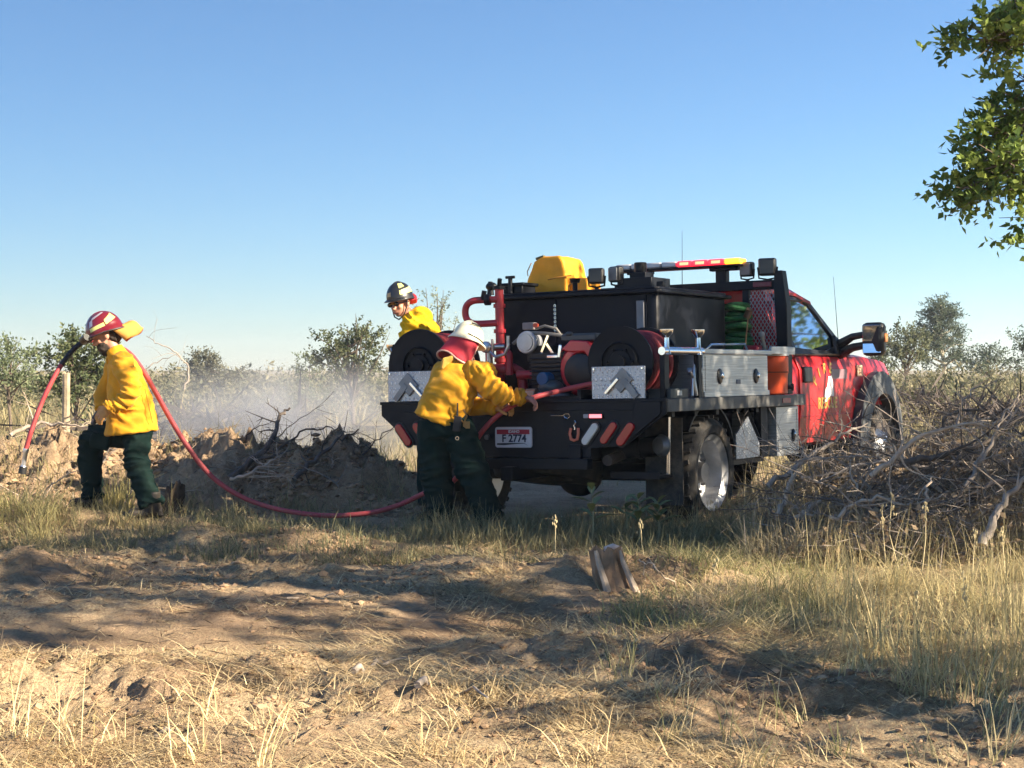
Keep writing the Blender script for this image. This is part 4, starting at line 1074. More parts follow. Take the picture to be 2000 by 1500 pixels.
# --- below the bed, right and left
for s_ in (1, -1):
    ub = obj('under_box', B().box(min(s_ * .78, s_ * 1.17), max(s_ * .78, s_ * 1.17), 2.22, 2.72, .495, .905), ALU(), TRK, bevel=.006)
    vs_ = vslats(1.1705 if s_ > 0 else -1.1745, 2.25, 2.69, .55, .86, 10)
    obj('rib_panel', vs_, ALU(), ub)
    obj('box_frame', B().box(s_ * 1.17 - .006, s_ * 1.17 + .006, 2.22, 2.245, .5, .9).box(s_ * 1.17 - .006, s_ * 1.17 + .006, 2.695, 2.72, .5, .9).box(s_ * 1.17 - .006, s_ * 1.17 + .006, 2.246, 2.694, .88, .9).box(s_ * 1.17 - .006, s_ * 1.17 + .006, 2.246, 2.694, .5, .52), ALU(), ub)
    obj('latch', B().ell((s_ * 1.178, 2.60, .66), (.014, .035, .055)), mat('latch_black', (.02, .02, .022)), ub)
    obj('latch_lever', B().ell((s_ * 1.192, 2.60, .67), (.010, .012, .026)), CHROME(), ub)
    x_ = s_ * 1.12
    obj('splash_plate', B().prism([(1.47, .51), (1.95, .51), (1.95, .62), (1.72, .84), (1.47, .70)], lambda u, v, w_: (x_ + w_ * s_, u, v), .012), tread_plate(), TRK)
    obj('bed_brace', B().tube([(s_ * 1.1, 1.7, .93), (s_ * 1.1, 2.02, .62)], .03, 6).box(s_ * 1.1 - .03, s_ * 1.1 + .03, 2.0, 2.14, .5, .92).box(s_ * 1.05 - .02, s_ * 1.05 + .02, 1.45, 2.2, .46, .50), BLACK(), TRK)
    obj('mud_guard', B().prism([(1.0 + .5 * math.cos(t), .46 + .5 * math.sin(t)) for t in np.linspace(.35, 2.5, 12)] + [(1.0 + .485 * math.cos(t), .46 + .485 * math.sin(t)) for t in np.linspace(2.5, .35, 12)], lambda u, v, w_: (s_ * (.82 + w_), u, v), .3), BLACK(), TRK)
# hanging step at the right rear
st = obj('rear_step', B().box(.66, 1.06, .22, .52, .42, .45).box(.66, 1.06, .22, .235, .45, .475), BLACK(), TRK, bevel=.004)
obj('step_hanger', B().tube([(1.05, .40, .44), (1.06, .40, .90)], .011, 8).tube([(1.02, .43, .44), (1.03, .43, .72)], .009, 8).lathe([(.02 + .007 * math.cos(t), .007 * math.sin(t)) for t in np.linspace(0, 6.28, 6, endpoint=False)], (1.06, .40, .92), (0, 1, 0), 12), CHROME(), st)
obj('side_lamp', B().lathe([(.07, 0), (.085, .02), (.06, .06), (0, .07), (0, 0)], (1.03, .36, .66), (-.4, -1, 0), 24), mat('dark_alu', (.20, .21, .22)), st)
b = B(); b.cyl((.35, .42, .60), (1.0, .42, .66), .075, n=18); b.cyl((.5, .42, .613), (.53, .42, .616), .085); b.cyl((.8, .42, .64), (.83, .42, .643), .085)
obj('air_reservoir', b, BLACK(), TRK)
b = B(); b.tube([(.5, 1.8, .56), (.62, .9, .66), (.66, .5, .6), (.7, .1, .56)], .04, 10)
obj('tail_pipe', b, mat('rusty_pipe', (.08, .06, .05), .7, .3), TRK)
b = B(); b.box(-.38, .38, .62, 1.35, .62, .90)
obj('pump_sump', b, BLACK(), TRK, bevel=.03)

obj('added_fuel_tank', B().box(-.80, -.46, 1.75, 2.9, .44, .84), BLACK(), TRK, bevel=.04)  # added, with the two below, to close the sunlit gap under the truck
obj('added_skid_tank', B().box(-.36, .36, 1.5, 2.8, .42, .64), BLACK(), TRK, bevel=.04)  # added dark body, hides lit ground beyond the bed
obj('added_spare_tyre', B().lathe([(.20, -.1), (.40, -.11), (.425, -.05), (.425, .05), (.40, .11), (.20, .1)], (-.05, .55, .50), (0, .2, 1), 36), RUBBER(), TRK)  # added under the tail to keep the gap dark
for s_ in (-1, 1): obj('mud_flap', B().box(s_ * .99 - .15, s_ * .99 + .15, .44, .455, .22, .86), RUBBER(), TRK)

# --- things carried on the bed
def bag():
    t = thing('yellow_pack', 'bulging yellow orange pack strapped on top of the black water tank', 'pack', tw((-.50, 1.55, 1.866)), (0, math.radians(-1.2), math.radians(-30.5)))
    b = B()
    b.prism([(-.20, 0), (.20, 0), (.205, .12), (.175, .27), (.14, .315), (-.03, .32), (-.10, .285), (-.17, .13)], lambda u, v, w_: (u, -.19 + w_, v), .38)
    me = blob(b, .014, 5, 'pack_body', lambda P, N: .012 * pn3(P, 9))
    my = mat('yellow_fabric', (.80, .33, .006), .65, 0, .12, 8, .2, 60)
    obj('pack_body', me, my, t, smooth=60)
    b = B(); b.prism([(.12, 0), (.37, 0), (.37, .10), (.35, .13), (.12, .14)], lambda u, v, w_: (u, -.13 + w_, v), .24)
    obj('side_pouch', blob(b, .014, 5, 'side_pouch', lambda P, N: .010 * pn3(P, 10)), my, t, smooth=60)
    obj('patch', B().cbox((-.05, -.165, .312), (.075, .04, .018), RY(-14)), mat('olive_patch', (.10, .09, .03), .7), t)
    b = B(); b.tube([(.06, -.24, .12), (.14, -.235, .135), (.24, -.17, .15)], .006, 6); b.tube([(-.2, -.12, .17), (-.16, -.2, .20), (-.12, -.2, .27)], .004, 6)
    obj('seam', b, mat('seam_dark', (.40, .16, .01), .8), t)
    b = B(); b.lathe([(.035 + .007 * math.cos(a), .007 * math.sin(a)) for a in np.linspace(0, 6.28, 8, endpoint=False)], (.24, -.16, .05), (0, -1, .2), 18)
    obj('strap_ring', b, mat('strap_tan', (.4, .25, .06), .7), t)
    return t
bag()
ck = thing('water_cooler', 'orange drum water cooler beside the aluminium tool box', 'water cooler', tw((1.06, 2.36, 1.004)), (0, math.radians(-1.2), math.radians(-30.5)))
ORG = mat('orange_plastic', (.80, .085, .014), .42, 0, .08, 6)
obj('drum', B().lathe([(.135, 0), (.155, .01), (.158, .17), (.163, .185), (.165, .31), (.155, .32), (0, .32), (0, 0)], (0, 0, 0), (0, 0, 1), 32), ORG, ck)
obj('lid', B().lathe([(.17, .321), (.17, .335), (.1, .345), (0, .345), (0, .321)], (0, 0, 0), (0, 0, 1), 32), mat('cooler_white', (.7, .7, .68), .5), ck)
obj('seam_band', B().lathe([(.166, .182), (.166, .19), (.15, .19), (.15, .182)], (0, 0, 0), (0, 0, 1), 32), mat('seam_brown', (.15, .03, .01), .7), ck)
obj('spigot', B().cyl((.13, .09, .06), (.17, .12, .06), .016).cyl((.165, .115, .03), (.165, .115, .09), .012), mat('latch_black', (.02, .02, .022)), ck)
gh = thing('green_hose_roll', 'dark green netted hose roll stowed between tank and cab', 'hose roll', tw((.72, 2.52, 1.004)), (0, math.radians(-1.2), math.radians(-30.5)))
GRNM = mat('green_net', (.01, .10, .025), .7, 0, .4, 40, .6, 120)
b = B()
for k in range(5):
    b.lathe([(.13 + .022 * math.cos(a), .022 * math.sin(a)) for a in np.linspace(0, 6.28, 8, endpoint=False)], (-.02 + .01 * math.sin(k * 3), 0, .40 + .085 * k), (.15 * math.sin(k * 2), .1 * math.cos(k * 3), 1), 24)
    b.lathe([(.085 + .022 * math.cos(a), .022 * math.sin(a)) for a in np.linspace(0, 6.28, 8, endpoint=False)], (.01, 0, .42 + .085 * k), (.1 * math.cos(k * 2), .1, 1), 20)
b.tube([(0, 0, 0), (0, 0, .45)], .14, 16)
obj('coil', b, GRNM, gh)
obj('coupling', B().cyl((.12, -.08, .66), (.16, -.1, .72), .03).tube([(.14, -.1, .64), (.13, -.12, .5), (.12, -.12, .4)], .006, 6), mat('brass', (.35, .2, .12)), gh)
hn = thing('shovel', 'wooden tool handle poking up behind the tool box', 'shovel', tw((.98, 2.56, 1.004)), (0, math.radians(-1.2), math.radians(-30.5)))
obj('handle', B().tube([(0, 0, 0), (-.02, 0, .34), (-.05, 0, .49)], [.014, .014, .017], 8), mat('ash_handle', (.36, .29, .2), .6), hn)
obj('grip', B().ell((-.055, 0, .51), (.03, .02, .028)), mat('grip_grey', (.35, .33, .3), .6), hn)
jc = thing('red_fuel_can', 'small red fuel can behind the tool box shelf', 'fuel can', tw((.9, 2.5, 1.003)), (0, math.radians(-1.2), math.radians(-30.5)))
obj('can', B().box(-.09, .05, -.09, .02, 0, .42), REDP(), jc, bevel=.02)
# ------------------------------------------------------------------ fire hose and people
def frame(fwd, up):
    f = Vector(fwd).normalized(); u = Vector(up); u = (u - f * u.dot(f)).normalized(); r = f.cross(u)
    return Matrix((r, f, u)).transposed()      # columns: right, forward, up
YEL = lambda: mat('yellow_cloth', (.70, .325, .014), .8, 0, .16, 5, .25, 220, dirt=(.42, .22, .03), dscale=7, damt=.6, spec=.2, sheen=.1)
GRNC = lambda: mat('green_cloth', (.005, .018, .016), .85, 0, .2, 6, .25, 220, dirt=(.016, .024, .018), dscale=6, damt=.4, spec=.15)
SKIN = lambda: mat('skin', (.52, .25, .16), .5, 0, .1, 20)
GLOVE = lambda: mat('tan_glove', (.55, .27, .08), .7, 0, .2, 15)
BOOT = lambda: mat('black_boot', (.016, .014, .013), .55, 0, .2, 10, .2, 40, dirt=(.12, .09, .06), dscale=8, damt=.5)

def limb(b, pts, rad, n=14): b.tube(spline(pts, 4) if len(pts) > 2 else pts, None, n)
def ltube(b, pts, rs, n=14, sub=4, side=None):
    P = spline(pts, sub); m = len(P); k = len(rs) - 1
    R = []
    for i in range(m):
        t = i / (m - 1) * k; j = min(int(t), k - 1); f = t - j
        a, c = rs[j], rs[j + 1]
        if isinstance(a, tuple): R.append((a[0] + (c[0] - a[0]) * f, a[1] + (c[1] - a[1]) * f))
        else: R.append(a + (c - a) * f)
    b.tube(P, R, n, side=side)
    return b
def wrk(amp, s, fold=None):
    """cloth folds: soft noise plus creases that run across the limb"""
    def f(P, N):
        d = amp * 1.7 * pn3(P, s) + amp * .9 * pn3(P + 11., s * 2.3)
        if fold:
            for (c, ax, wl, rad, a) in fold:
                q = P - np.array(c); ax_ = np.array(ax) / np.linalg.norm(ax); t = q @ ax_; r = np.sqrt((q * q).sum(1))
                e1 = np.cross(ax_, (0.3, 1., .2)); e1 /= np.linalg.norm(e1)
                rid = 1 - 5.0 * np.abs(pn2(t / wl * .8 + 1.5 * pn3(P, 4), (q @ e1) * 4.5 + t * 3))
                d = d + a * 1.9 * np.clip(rid, -.5, 1) * np.exp(-(r / rad) ** 2)
        return d
    return f

def hand(b, wrist, knuck, palm_n, curl, s=1.0, grip=None):
    """palm, four fingers of different length with two bends, thumb from the side of the palm"""
    w_ = Vector(wrist); k = Vector(knuck); d = (k - w_).normalized(); nrm = Vector(palm_n); nrm = (nrm - d * nrm.dot(d)).normalized(); side = d.cross(nrm)
    b.tube([w_ - d * .02, w_ + d * .02, k], [(.030 * s, .022 * s), (.036 * s, .020 * s), (.042 * s, .016 * s)], 12, side=side)
    for i, (off, L) in enumerate(((-.030, .072), (-.010, .082), (.010, .077), (.029, .060))):
        p0 = k + side * off * s - d * .008
        a1, a2, a3 = curl * .7, curl * 1.5, curl * 2.2
        p1 = p0 + (d * math.cos(a1) + nrm * math.sin(a1)) * L * .45 * s
        p2 = p1 + (d * math.cos(a2) + nrm * math.sin(a2)) * L * .32 * s
        p3 = p2 + (d * math.cos(a3) + nrm * math.sin(a3)) * L * .26 * s
        b.tube([p0 - d * .02, p0, p1, p2, p3], [.0095 * s, .0098 * s, .0092 * s, .0085 * s, .0072 * s], 8)
    t0 = w_ + d * .025 - side * .026 * s
    t1 = t0 + (d * .6 - side * .75 + nrm * .25).normalized() * .036 * s
    t2 = t1 + (d * .8 - side * .2 + nrm * .6).normalized() * .030 * s
    t3 = t2 + (d * .7 + side * .25 + nrm * .7).normalized() * .024 * s
    b.tube([t0, t1, t2, t3], [.013 * s, .0115 * s, .0105 * s, .008 * s], 8)

def head(b, c, M, s=1.0):
    """skull, jaw, nose, ears, brow and neck stub; M columns right/forward/up"""
    f = lambda x, y, z: Vector(c) + M @ Vector((x * s, y * s, z * s))
    b.ell(f(0, -.012, .03), (.076 * s, .096 * s, .10 * s), M)
    b.ell(f(0, .030, -.045), (.058 * s, .062 * s, .072 * s), M)
    b.ell(f(0, .052, -.088), (.032 * s, .030 * s, .026 * s), M)
    b.tube([f(0, .080, .012), f(0, .100, -.018), f(0, .110, -.030), f(0, .092, -.042)], [.011 * s, .014 * s, .017 * s, .010 * s], 8)
    b.ell(f(0, .084, .022), (.05 * s, .018 * s, .012 * s), M)
    b.ell(f(0, .086, -.066), (.024 * s, .012 * s, .009 * s), M)
    for sx in (-1, 1):
        b.ell(f(sx * .078, -.008, -.012), (.012 * s, .020 * s, .034 * s), M)
        b.ell(f(sx * .04, .060, -.03), (.022 * s, .022 * s, .02 * s), M)

def helmet(parent, c, M, shell_m, decal_m=None, brim=(.035, .03, .065), edge_m=None, a=.128, l=.158, h=.158):
    """rounded crown with ridge and a brim that drops at the back"""
    c = Vector(c); nu, nv = 36, 10
    f = lambda x, y, z: c + M @ Vector((x, y, z))
    b = B(); vs = []; fs = []
    rings = []
    for i in range(nv + 1):
        t = i / nv * math.pi / 2
        rings.append((math.cos(t), math.sin(t)))
    prof = []
    for j in range(nu):
        ang = 2 * math.pi * j / nu; cx, cy = math.sin(ang), math.cos(ang)
        front, back = max(cy, 0), max(-cy, 0)
        bo = brim[1] + (brim[0] - brim[1]) * front + (brim[2] - brim[1]) * back
        drop = -.012 - .022 * back + .004 * front
        ridge = 1 + .05 * math.exp(-(cx / .16) ** 2)
        col = [(a * cx * 1.0 + bo * cx, l * cy + bo * cy, drop - .007), (a * cx + bo * cx, l * cy + bo * cy, drop)]
        for (co, si) in rings: col.append((a * cx * co, l * cy * co, .004 + h * si * (ridge if co < .95 else 1)))
        prof.append(col)
    m = len(prof[0])
    for col in prof: vs += [f(*p) for p in col]
    # inside
    for j in range(nu):
        k = (j + 1) % nu
        for i in range(m - 1): fs.append((j * m + i, k * m + i, k * m + i + 1, j * m + i + 1))
    ins = len(vs); vs += [f(prof[j][1][0] * .78, prof[j][1][1] * .8, -.012) for j in range(nu)] + [f(0, 0, .1)]
    for j in range(nu):
        k = (j + 1) % nu
        fs += [(j * m, ins + j, ins + k, k * m), (ins + j, ins + nu, ins + k)]
    b.add(vs, fs)
    o = obj('helmet', b, shell_m, parent, smooth=45)
    if edge_m:
        e = B(); e.tube([f(*p[0]) for p in prof] + [f(*prof[0][0])], .005, 6, cap=False); obj('brim_edge', e, edge_m, o)
    return o, f, (a, l, h)
def decal(parent, f, dims, az0, az1, el0, el1, m, name='reflective_decal', off=.004):
    """patch that lies on the helmet crown"""
    a, l, h = dims; b = B(); n = 10; vs = []
    for i in range(n + 1):
        ang = math.radians(az0 + (az1 - az0) * i / n)
        for q in (0, 1):
            e0 = el0[0] + (el0[1] - el0[0]) * i / n; e1 = el1[0] + (el1[1] - el1[0]) * i / n
            t = math.radians(e0 if q == 0 else e1)
            vs.append(f((a + off) * math.sin(ang) * math.cos(t), (l + off) * math.cos(ang) * math.cos(t), .004 + (h + off) * math.sin(t)))
    b.add(vs, [(2 * i, 2 * i + 2, 2 * i + 3, 2 * i + 1) for i in range(n)])
    return obj(name, b, m, parent)
LIME = mat('reflective_lime', (.72, .70, .22), .4, 0, .1)
SILV = mat('reflective_silver', (.45, .42, .45), .35, .3, .1)

def boot(b, ankle, toe_dir, z0, s=1.0):
    a = Vector(ankle); d = Vector(toe_dir).normalized()
    b.tube([(a.x, a.y, a.z + .10), (a.x, a.y, a.z - .02), (a.x, a.y, z0 + .03)], [.058 * s, .062 * s, .06 * s], 12)
    p = Vector((a.x, a.y, z0 + .035))
    side = d.cross(Vector((0, 0, 1)))
    b.tube([p - d * .075, p - d * .03, p + d * .08, p + d * .15, p + d * .185], [(.042, .036), (.046, .05), (.048, .042), (.05, .034), (.035, .022)], 12, side=side)
    b.tube([Vector((a.x, a.y, z0 + .012)) - d * .085, Vector((a.x, a.y, z0 + .012)) + d * .195], [(.047, .014), (.05, .014)], 10, side=side)

def foot(b, ankle, toe_dir, z0):
    a = Vector(ankle); d = Vector(toe_dir).normalized(); p = Vector((a.x, a.y, z0 + .04))
    b.tube([a, p], [.042, .036], 10); b.tube([p - d * .04, p + d * .06, p + d * .13], [.03, .028, .018], 10)

# ---------------- person at the left, walking with hose on the shoulder
D = 13.0
pL = thing('person', 'person in yellow jacket and red helmet carrying the hose on a shoulder', 'person', (at(240, 1005, D).x, 13.0, .09), group=None)
def own(o, p=None):
    return o
def place(me, root):
    """meshes are modelled in world space; shift them into the root's space"""
    me.transform(Matrix.Translation(-root.location)); return me
A = lambda px, py, dy=0.: at(px, py, D + dy)
# limbs
nsh, nel, nwr = A(241, 712, -.17), A(256, 768, -.29), A(212, 797, -.27)
fsh, fel, fwr = A(228, 712, .18), A(205, 765, .24), A(196, 802, .12)
hipN, knN, anN = A(268, 850, -.05), A(269, 912, -.12), A(298, 985, -.18)
hipF, knF, anF = A(245, 846, .08), A(180, 862, .14), A(182, 970, .2)
b = B()
ltube(b, [A(260, 830), A(252, 785), A(241, 740), A(232, 705), A(222, 682), A(212, 662)], [(.14, .15), (.13, .14), (.11, .15), (.07, .10), (.05, .05), (.05, .05)], side=(1, 0, 0))
hM_L = frame((-.93, -.16, -.42), (-.40, -.02, .92))
hc = A(206, 655); head(b, hc, hM_L)
for s3 in ((nsh, nel, nwr), (fsh, fel, fwr)): ltube(b, list(s3), [.052, .044, .03])
hand(b, nwr, nwr + (A(196, 812, -.27) - nwr), (-.3, .5, -.6), .55, 1.05)
hand(b, fwr, fwr + Vector((-.05, -.02, -.07)), (.3, .2, -.8), .6, 1.05)
for s3 in ((hipN, knN, anN), (hipF, knF, anF)): ltube(b, list(s3), [.085, .06, .042])
foot(b, anN, (-.95, -.3, 0), .088); foot(b, anF, (-.95, -.2, 0), .135)
body = obj('body', place(blob(b, .0075, 2), pL), SKIN(), pL, smooth=60)
# jacket
b = B()
ltube(b, [A(258, 846), A(254, 802), A(249, 765), A(243, 730), A(236, 705), A(228, 690)], [(.215, .215), (.188, .175), (.158, .155), (.138, .165), (.10, .14), (.064, .072)], 24, side=(1, 0, 0))
ltube(b, [A(240, 705, -.12), nsh, nel, nwr], [.088, .086, .074, .052])
ltube(b, [A(228, 705, .1), fsh, fel, fwr], [.09, .085, .07, .052])
b.tube([A(232, 697), A(222, 680)], [(.085, .085), (.075, .075)], 16)
folds = [(tuple(nel), (.5, 0, .8), .045, .13, .014), (tuple(nwr), (.8, 0, .5), .035, .10, .012), (tuple(nsh), (0, 0, 1), .05, .12, .010), (tuple(A(262, 800, -.15)), (.3, 0, 1), .07, .16, .008)]
obj('jacket', place(blob(b, .0105, 4, 'jacket', wrk(.015, 6.5, folds)), pL), YEL(), pL, smooth=60)
# trousers
b = B()
ltube(b, [hipN + Vector((-.02, .03, .05)), hipN, knN, anN + Vector((0, 0, -.01))], [.095, .108, .092, .102])
ltube(b, [hipF + Vector((.03, -.02, .05)), hipF, knF, anF + Vector((0, 0, -.02))], [.11, .118, .098, .084])
b.tube([A(262, 848), A(258, 812)], [(.16, .165), (.16, .16)], 20, side=(1, 0, 0))
b.cbox(A(196, 862, -.02), (.15, .06, .13), RY(15))
folds = [(tuple(knN), (0, 0, 1), .06, .16, .014), (tuple(knF), (.3, 0, 1), .06, .15, .014), (tuple(hipN), (.5, 0, .8), .06, .15, .012), (tuple(anN), (0, 0, 1), .045, .13, .013), (tuple(anF), (0, 0, 1), .045, .13, .013)]
obj('trousers', place(blob(b, .0105, 4, 'trousers', wrk(.012, 6, folds)), pL), GRNC(), pL, smooth=60)
for an_, td_, z_ in ((anN, (-.95, -.3, 0), .085), (anF, (-.95, -.2, 0), .132)):
    b = B(); boot(b, an_, td_, z_, 1.06)
    obj('boot', place(blob(b, .009, 2, 'boot'), pL), BOOT(), pL, smooth=60)
b = B(); hand(b, nwr, nwr + (A(196, 812, -.27) - nwr), (-.3, .5, -.6), .55, 1.22); b.tube([nwr.lerp(nel, .1), nwr + (A(196, 812, -.27) - nwr) * .3], [.05, .042], 12)
obj('glove', place(blob(b, .005, 2, 'glove'), pL), GLOVE(), pL, smooth=60)
b = B(); hand(b, fwr, fwr + Vector((-.05, -.02, -.07)), (.3, .2, -.8), .6, 1.2)
obj('glove', place(blob(b, .005, 2, 'glove'), pL), mat('dark_glove', (.03, .028, .024), .7), pL, smooth=60)
# beard and hair
b = B(); f = lambda x, y, z: hc + hM_L @ Vector((x, y, z))
b.ell(f(0, .045, -.075), (.064, .058, .062), hM_L); b.ell(f(0, .05, -.12), (.04, .04, .04), hM_L)
obj('beard', place(blob(b, .008, 2, 'beard', wrk(.006, 40)), pL), mat('dark_hair', (.025, .015, .01), .8, 0, .4, 60), pL, smooth=60)
b = B(); b.ell(f(0, -.055, -.02), (.075, .065, .075), hM_L)
obj('hair', place(blob(b, .008, 2, 'hair', wrk(.006, 40)), pL), mat('dark_hair', (.025, .015, .01)), pL, smooth=60)
# helmet, goggles, neck flap blown back
HRED = mat('helmet_red', (.17, .008, .016), .3, 0, .15, 6, coat=.5, dirt=(.08, .02, .02), damt=.3)
ho, hf, hd = helmet(pL, hc + hM_L @ Vector((0, -.01, .035)), hM_L, HRED, brim=(.026, .02, .024), edge_m=mat('helmet_trim', (.03, .03, .03), .5), a=.120, l=.148, h=.15)
decal(ho, hf, hd, -100, -48, (8, 6), (19, 17), LIME); decal(ho, hf, hd, -150, -104, (22, 10), (46, 26), LIME)
decal(ho, hf, hd, -128, -58, (58, 40), (66, 50), SILV); decal(ho, hf, hd, -62, -48, (22, 20), (46, 38), SILV)
obj('goggles', B().tube([hf(.10, .14, .0), hf(.05, .185, -.005), hf(-.05, .185, -.005), hf(-.10, .14, .0)], [(.028, .03)] * 4, 10), mat('goggle_black', (.012, .014, .012), .4), ho)
# flap: folded cloth from the back rim, streaming backwards
b = B(); ns, nt_ = 12, 8
def flap_pt(u, v):
    ang = math.radians(-68 + 136 * u) + math.pi
    x, y = .118 * math.sin(ang), .148 * math.cos(ang)
    L = .115 * (1 - .45 * abs(2 * u - 1) ** 1.5)
    c_ = 1 - abs(2 * u - 1)
    p = hf(x, y, -.012)
    q = hf(x * .45, y - .05, -.012) + Vector((L, .0, -.075 + .02 * c_ - .04 * (1 - c_)))
    k = v ** .9
    return p.lerp(q, k) + Vector((0, 0, .045 * math.sin(math.pi * min(v * 1.1, 1)) * c_ + .008 * math.sin(u * 15) * v))
vs = [flap_pt(i / ns, j / nt_) for i in range(ns + 1) for j in range(nt_ + 1)]
fs = [(i * (nt_ + 1) + j, (i + 1) * (nt_ + 1) + j, (i + 1) * (nt_ + 1) + j + 1, i * (nt_ + 1) + j + 1) for i in range(ns) for j in range(nt_)]
b.add(vs, fs); me = b.mesh('neck_flap')
fl = obj('neck_flap', me, mat('flap_tan', (.52, .26, .05), .8, 0, .2, 12), pL, smooth=80)
md = fl.modifiers.new('thick', 'SOLIDIFY'); md.thickness = .007; md.offset = 0; me.materials.append(mat('flap_red', (.33, .02, .03), .8)); md.material_offset = 1; md.material_offset_rim = 1
for o in list(pL.children):
    if o.name.startswith(('helmet', 'neck_flap')):
        o.data.transform(Matrix.Translation(-pL.location))
        for ch in o.children: ch.data.transform(Matrix.Translation(-pL.location))

# ---------------- person at the truck's tail, back to the camera
D = 11.95
pM = thing('person', 'person in white helmet with back turned pulling hose at the truck tail', 'person', (at(905, 1030, D).x, D, .08))
lhip, lkn, lan = A(848, 838, .0), A(851, 925, .02), A(862, 1012, .03)
rhip, rkn, ran = A(898, 838, -.04), A(925, 925, -.08), A(958, 1016, -.08)
rsh, rel, rwr = A(940, 733, .03), A(974, 768, -.06), A(1022, 777, -.02)
lsh, lel, lwr = A(866, 735, .14), A(902, 785, .22), A(972, 797, .10)
b = B()
ltube(b, [A(866, 832, 0), A(873, 795, .03), A(887, 750, .09), A(902, 715, .14), A(908, 690, .18), A(912, 672, .22)], [(.16, .15), (.15, .14), (.18, .13), (.13, .09), (.055, .055), (.05, .05)], side=(1, 0, 0))
hM_M = frame((.72, .62, -.45), (.28, .22, .93)); hcM = A(912, 672, .20); head(b, hcM, hM_M, .9)
for s3 in ((rsh, rel, rwr), (lsh, lel, lwr)): ltube(b, list(s3), [.05, .042, .03])
hand(b, rwr, A(1042, 781, -.02), (0, -.2, -1), .95, 1.05); hand(b, lwr, A(990, 793, .06), (0, .3, -1), .95, 1.05)
for s3 in ((lhip, lkn, lan), (rhip, rkn, ran)): ltube(b, list(s3), [.09, .065, .045])
foot(b, lan, (.3, .9, 0), .07); foot(b, ran, (.5, .8, 0), .07)
obj('body', place(blob(b, .0075, 2), pM), SKIN(), pM, smooth=60)
b = B()
ltube(b, [A(855, 828, 0), A(867, 800, .01), A(880, 765, .05), A(891, 738, .09), A(902, 718, .12), A(907, 704, .15)], [(.205, .19), (.192, .165), (.182, .15), (.170, .14), (.105, .10), (.066, .066)], 24, side=(.93, 0, -.36))
ltube(b, [A(915, 728, .09), rsh, rel, rwr], [.10, .098, .078, .052])
ltube(b, [A(888, 730, .1), lsh, lel, lwr], [.11, .10, .08, .055])
folds = [(tuple(rel), (.8, 0, -.5), .05, .17, .014), (tuple(rsh), (.7, 0, .7), .05, .14, .014), (tuple(rwr), (1, 0, 0), .035, .12, .010), (tuple(A(850, 790, -.15)), (.6, 0, .8), .07, .18, .008), (tuple(A(905, 800, -.15)), (-.4, 0, .9), .06, .13, .010)]
obj('jacket', place(blob(b, .0105, 4, 'jacket', wrk(.012, 6, folds)), pM), YEL(), pM, smooth=60)
b = B()
ltube(b, [lhip + Vector((.03, 0, .06)), lhip, lkn, lan + Vector((0, 0, .0))], [.11, .13, .112, .095])
ltube(b, [rhip + Vector((-.02, 0, .06)), rhip, rkn, ran + Vector((0, 0, .0))], [.11, .13, .115, .105])
b.tube([A(872, 850), A(864, 812)], [(.2, .175), (.19, .16)], 20, side=(1, 0, 0))
folds = [(tuple(lkn), (0, 0, 1), .06, .16, .012), (tuple(rkn), (.2, 0, 1), .06, .15, .012), (tuple(rhip), (.5, 0, .8), .06, .15, .010), (tuple(lan), (0, 0, 1), .045, .13, .012), (tuple(ran), (0, 0, 1), .045, .13, .012)]
obj('trousers', place(blob(b, .0105, 4, 'trousers', wrk(.012, 6, folds)), pM), GRNC(), pM, smooth=60)
for an_, td_, z_ in ((lan, (.3, .9, 0), .068), (ran, (.5, .8, 0), .068)):
    b = B(); boot(b, an_, td_, z_, 1.06)
    obj('boot', place(blob(b, .009, 2, 'boot'), pM), BOOT(), pM, smooth=60)
# radio on the belt
rd = obj('radio', B().cbox(A(893, 828, -.19), (.055, .035, .11), RY(8)), mat('radio_black', (.012, .012, .013), .5), pM, bevel=.006)
obj('radio_aerial', B().tube([A(893, 812, -.19), A(894, 787, -.195)], [.007, .005], 8), mat('radio_black', (.012, .012, .013)), rd)
obj('radio_strap', B().tube([A(905, 800, -.19), A(912, 812, -.17), A(906, 826, -.17), A(898, 818, -.2)], .007, 6).cbox(A(911, 830, -.16), (.05, .02, .05)), mat('glove_leather', (.35, .2, .06), .7), rd)
obj('key_ring', B().lathe([(.012 + .003 * math.cos(a), .003 * math.sin(a)) for a in np.linspace(0, 6.28, 6, endpoint=False)], A(893, 856, -.19), (0, 1, 0), 12), CHROME(), rd)
# helmet and red shroud
HWHT = mat('helmet_cream', (.74, .70, .50), .35, 0, .08, 6, coat=.4, dirt=(.4, .34, .2), damt=.3)
ho, hf, hd = helmet(pM, hcM + hM_M @ Vector((0, -.01, .035)), hM_M, HWHT, brim=(.035, .014, .022), edge_m=mat('cream_edge', (.8, .74, .6), .4), a=.104, l=.124, h=.135)
obj('helmet_strap', B().tube([hf(.107 * math.sin(t), .127 * math.cos(t), .012) for t in np.linspace(-2.2, 2.2, 24)], .004, 6), mat('helmet_trim', (.03, .03, .03)), ho)
obj('helmet_clip', B().tube([hf(.07, -.07, .10), hf(.085, -.03, .105), hf(.08, .0, .11)], .006, 6), mat('helmet_trim', (.03, .03, .03)), ho)
b = B(); ns, nt_ = 20, 8
def shroud(u, v):
    ang = math.radians(-112 + 224 * u) + math.pi
    x, y = math.sin(ang), math.cos(ang)
    r = 1 + .30 * v * (.6 + .4 * math.sin(u * 14))
    return hf(.098 * x * r, (.118 * y - .03 * v) * r, -.005 - .19 * v - .02 * v * math.sin(u * 11))
vs = [shroud(i / ns, j / nt_) for i in range(ns + 1) for j in range(nt_ + 1)]
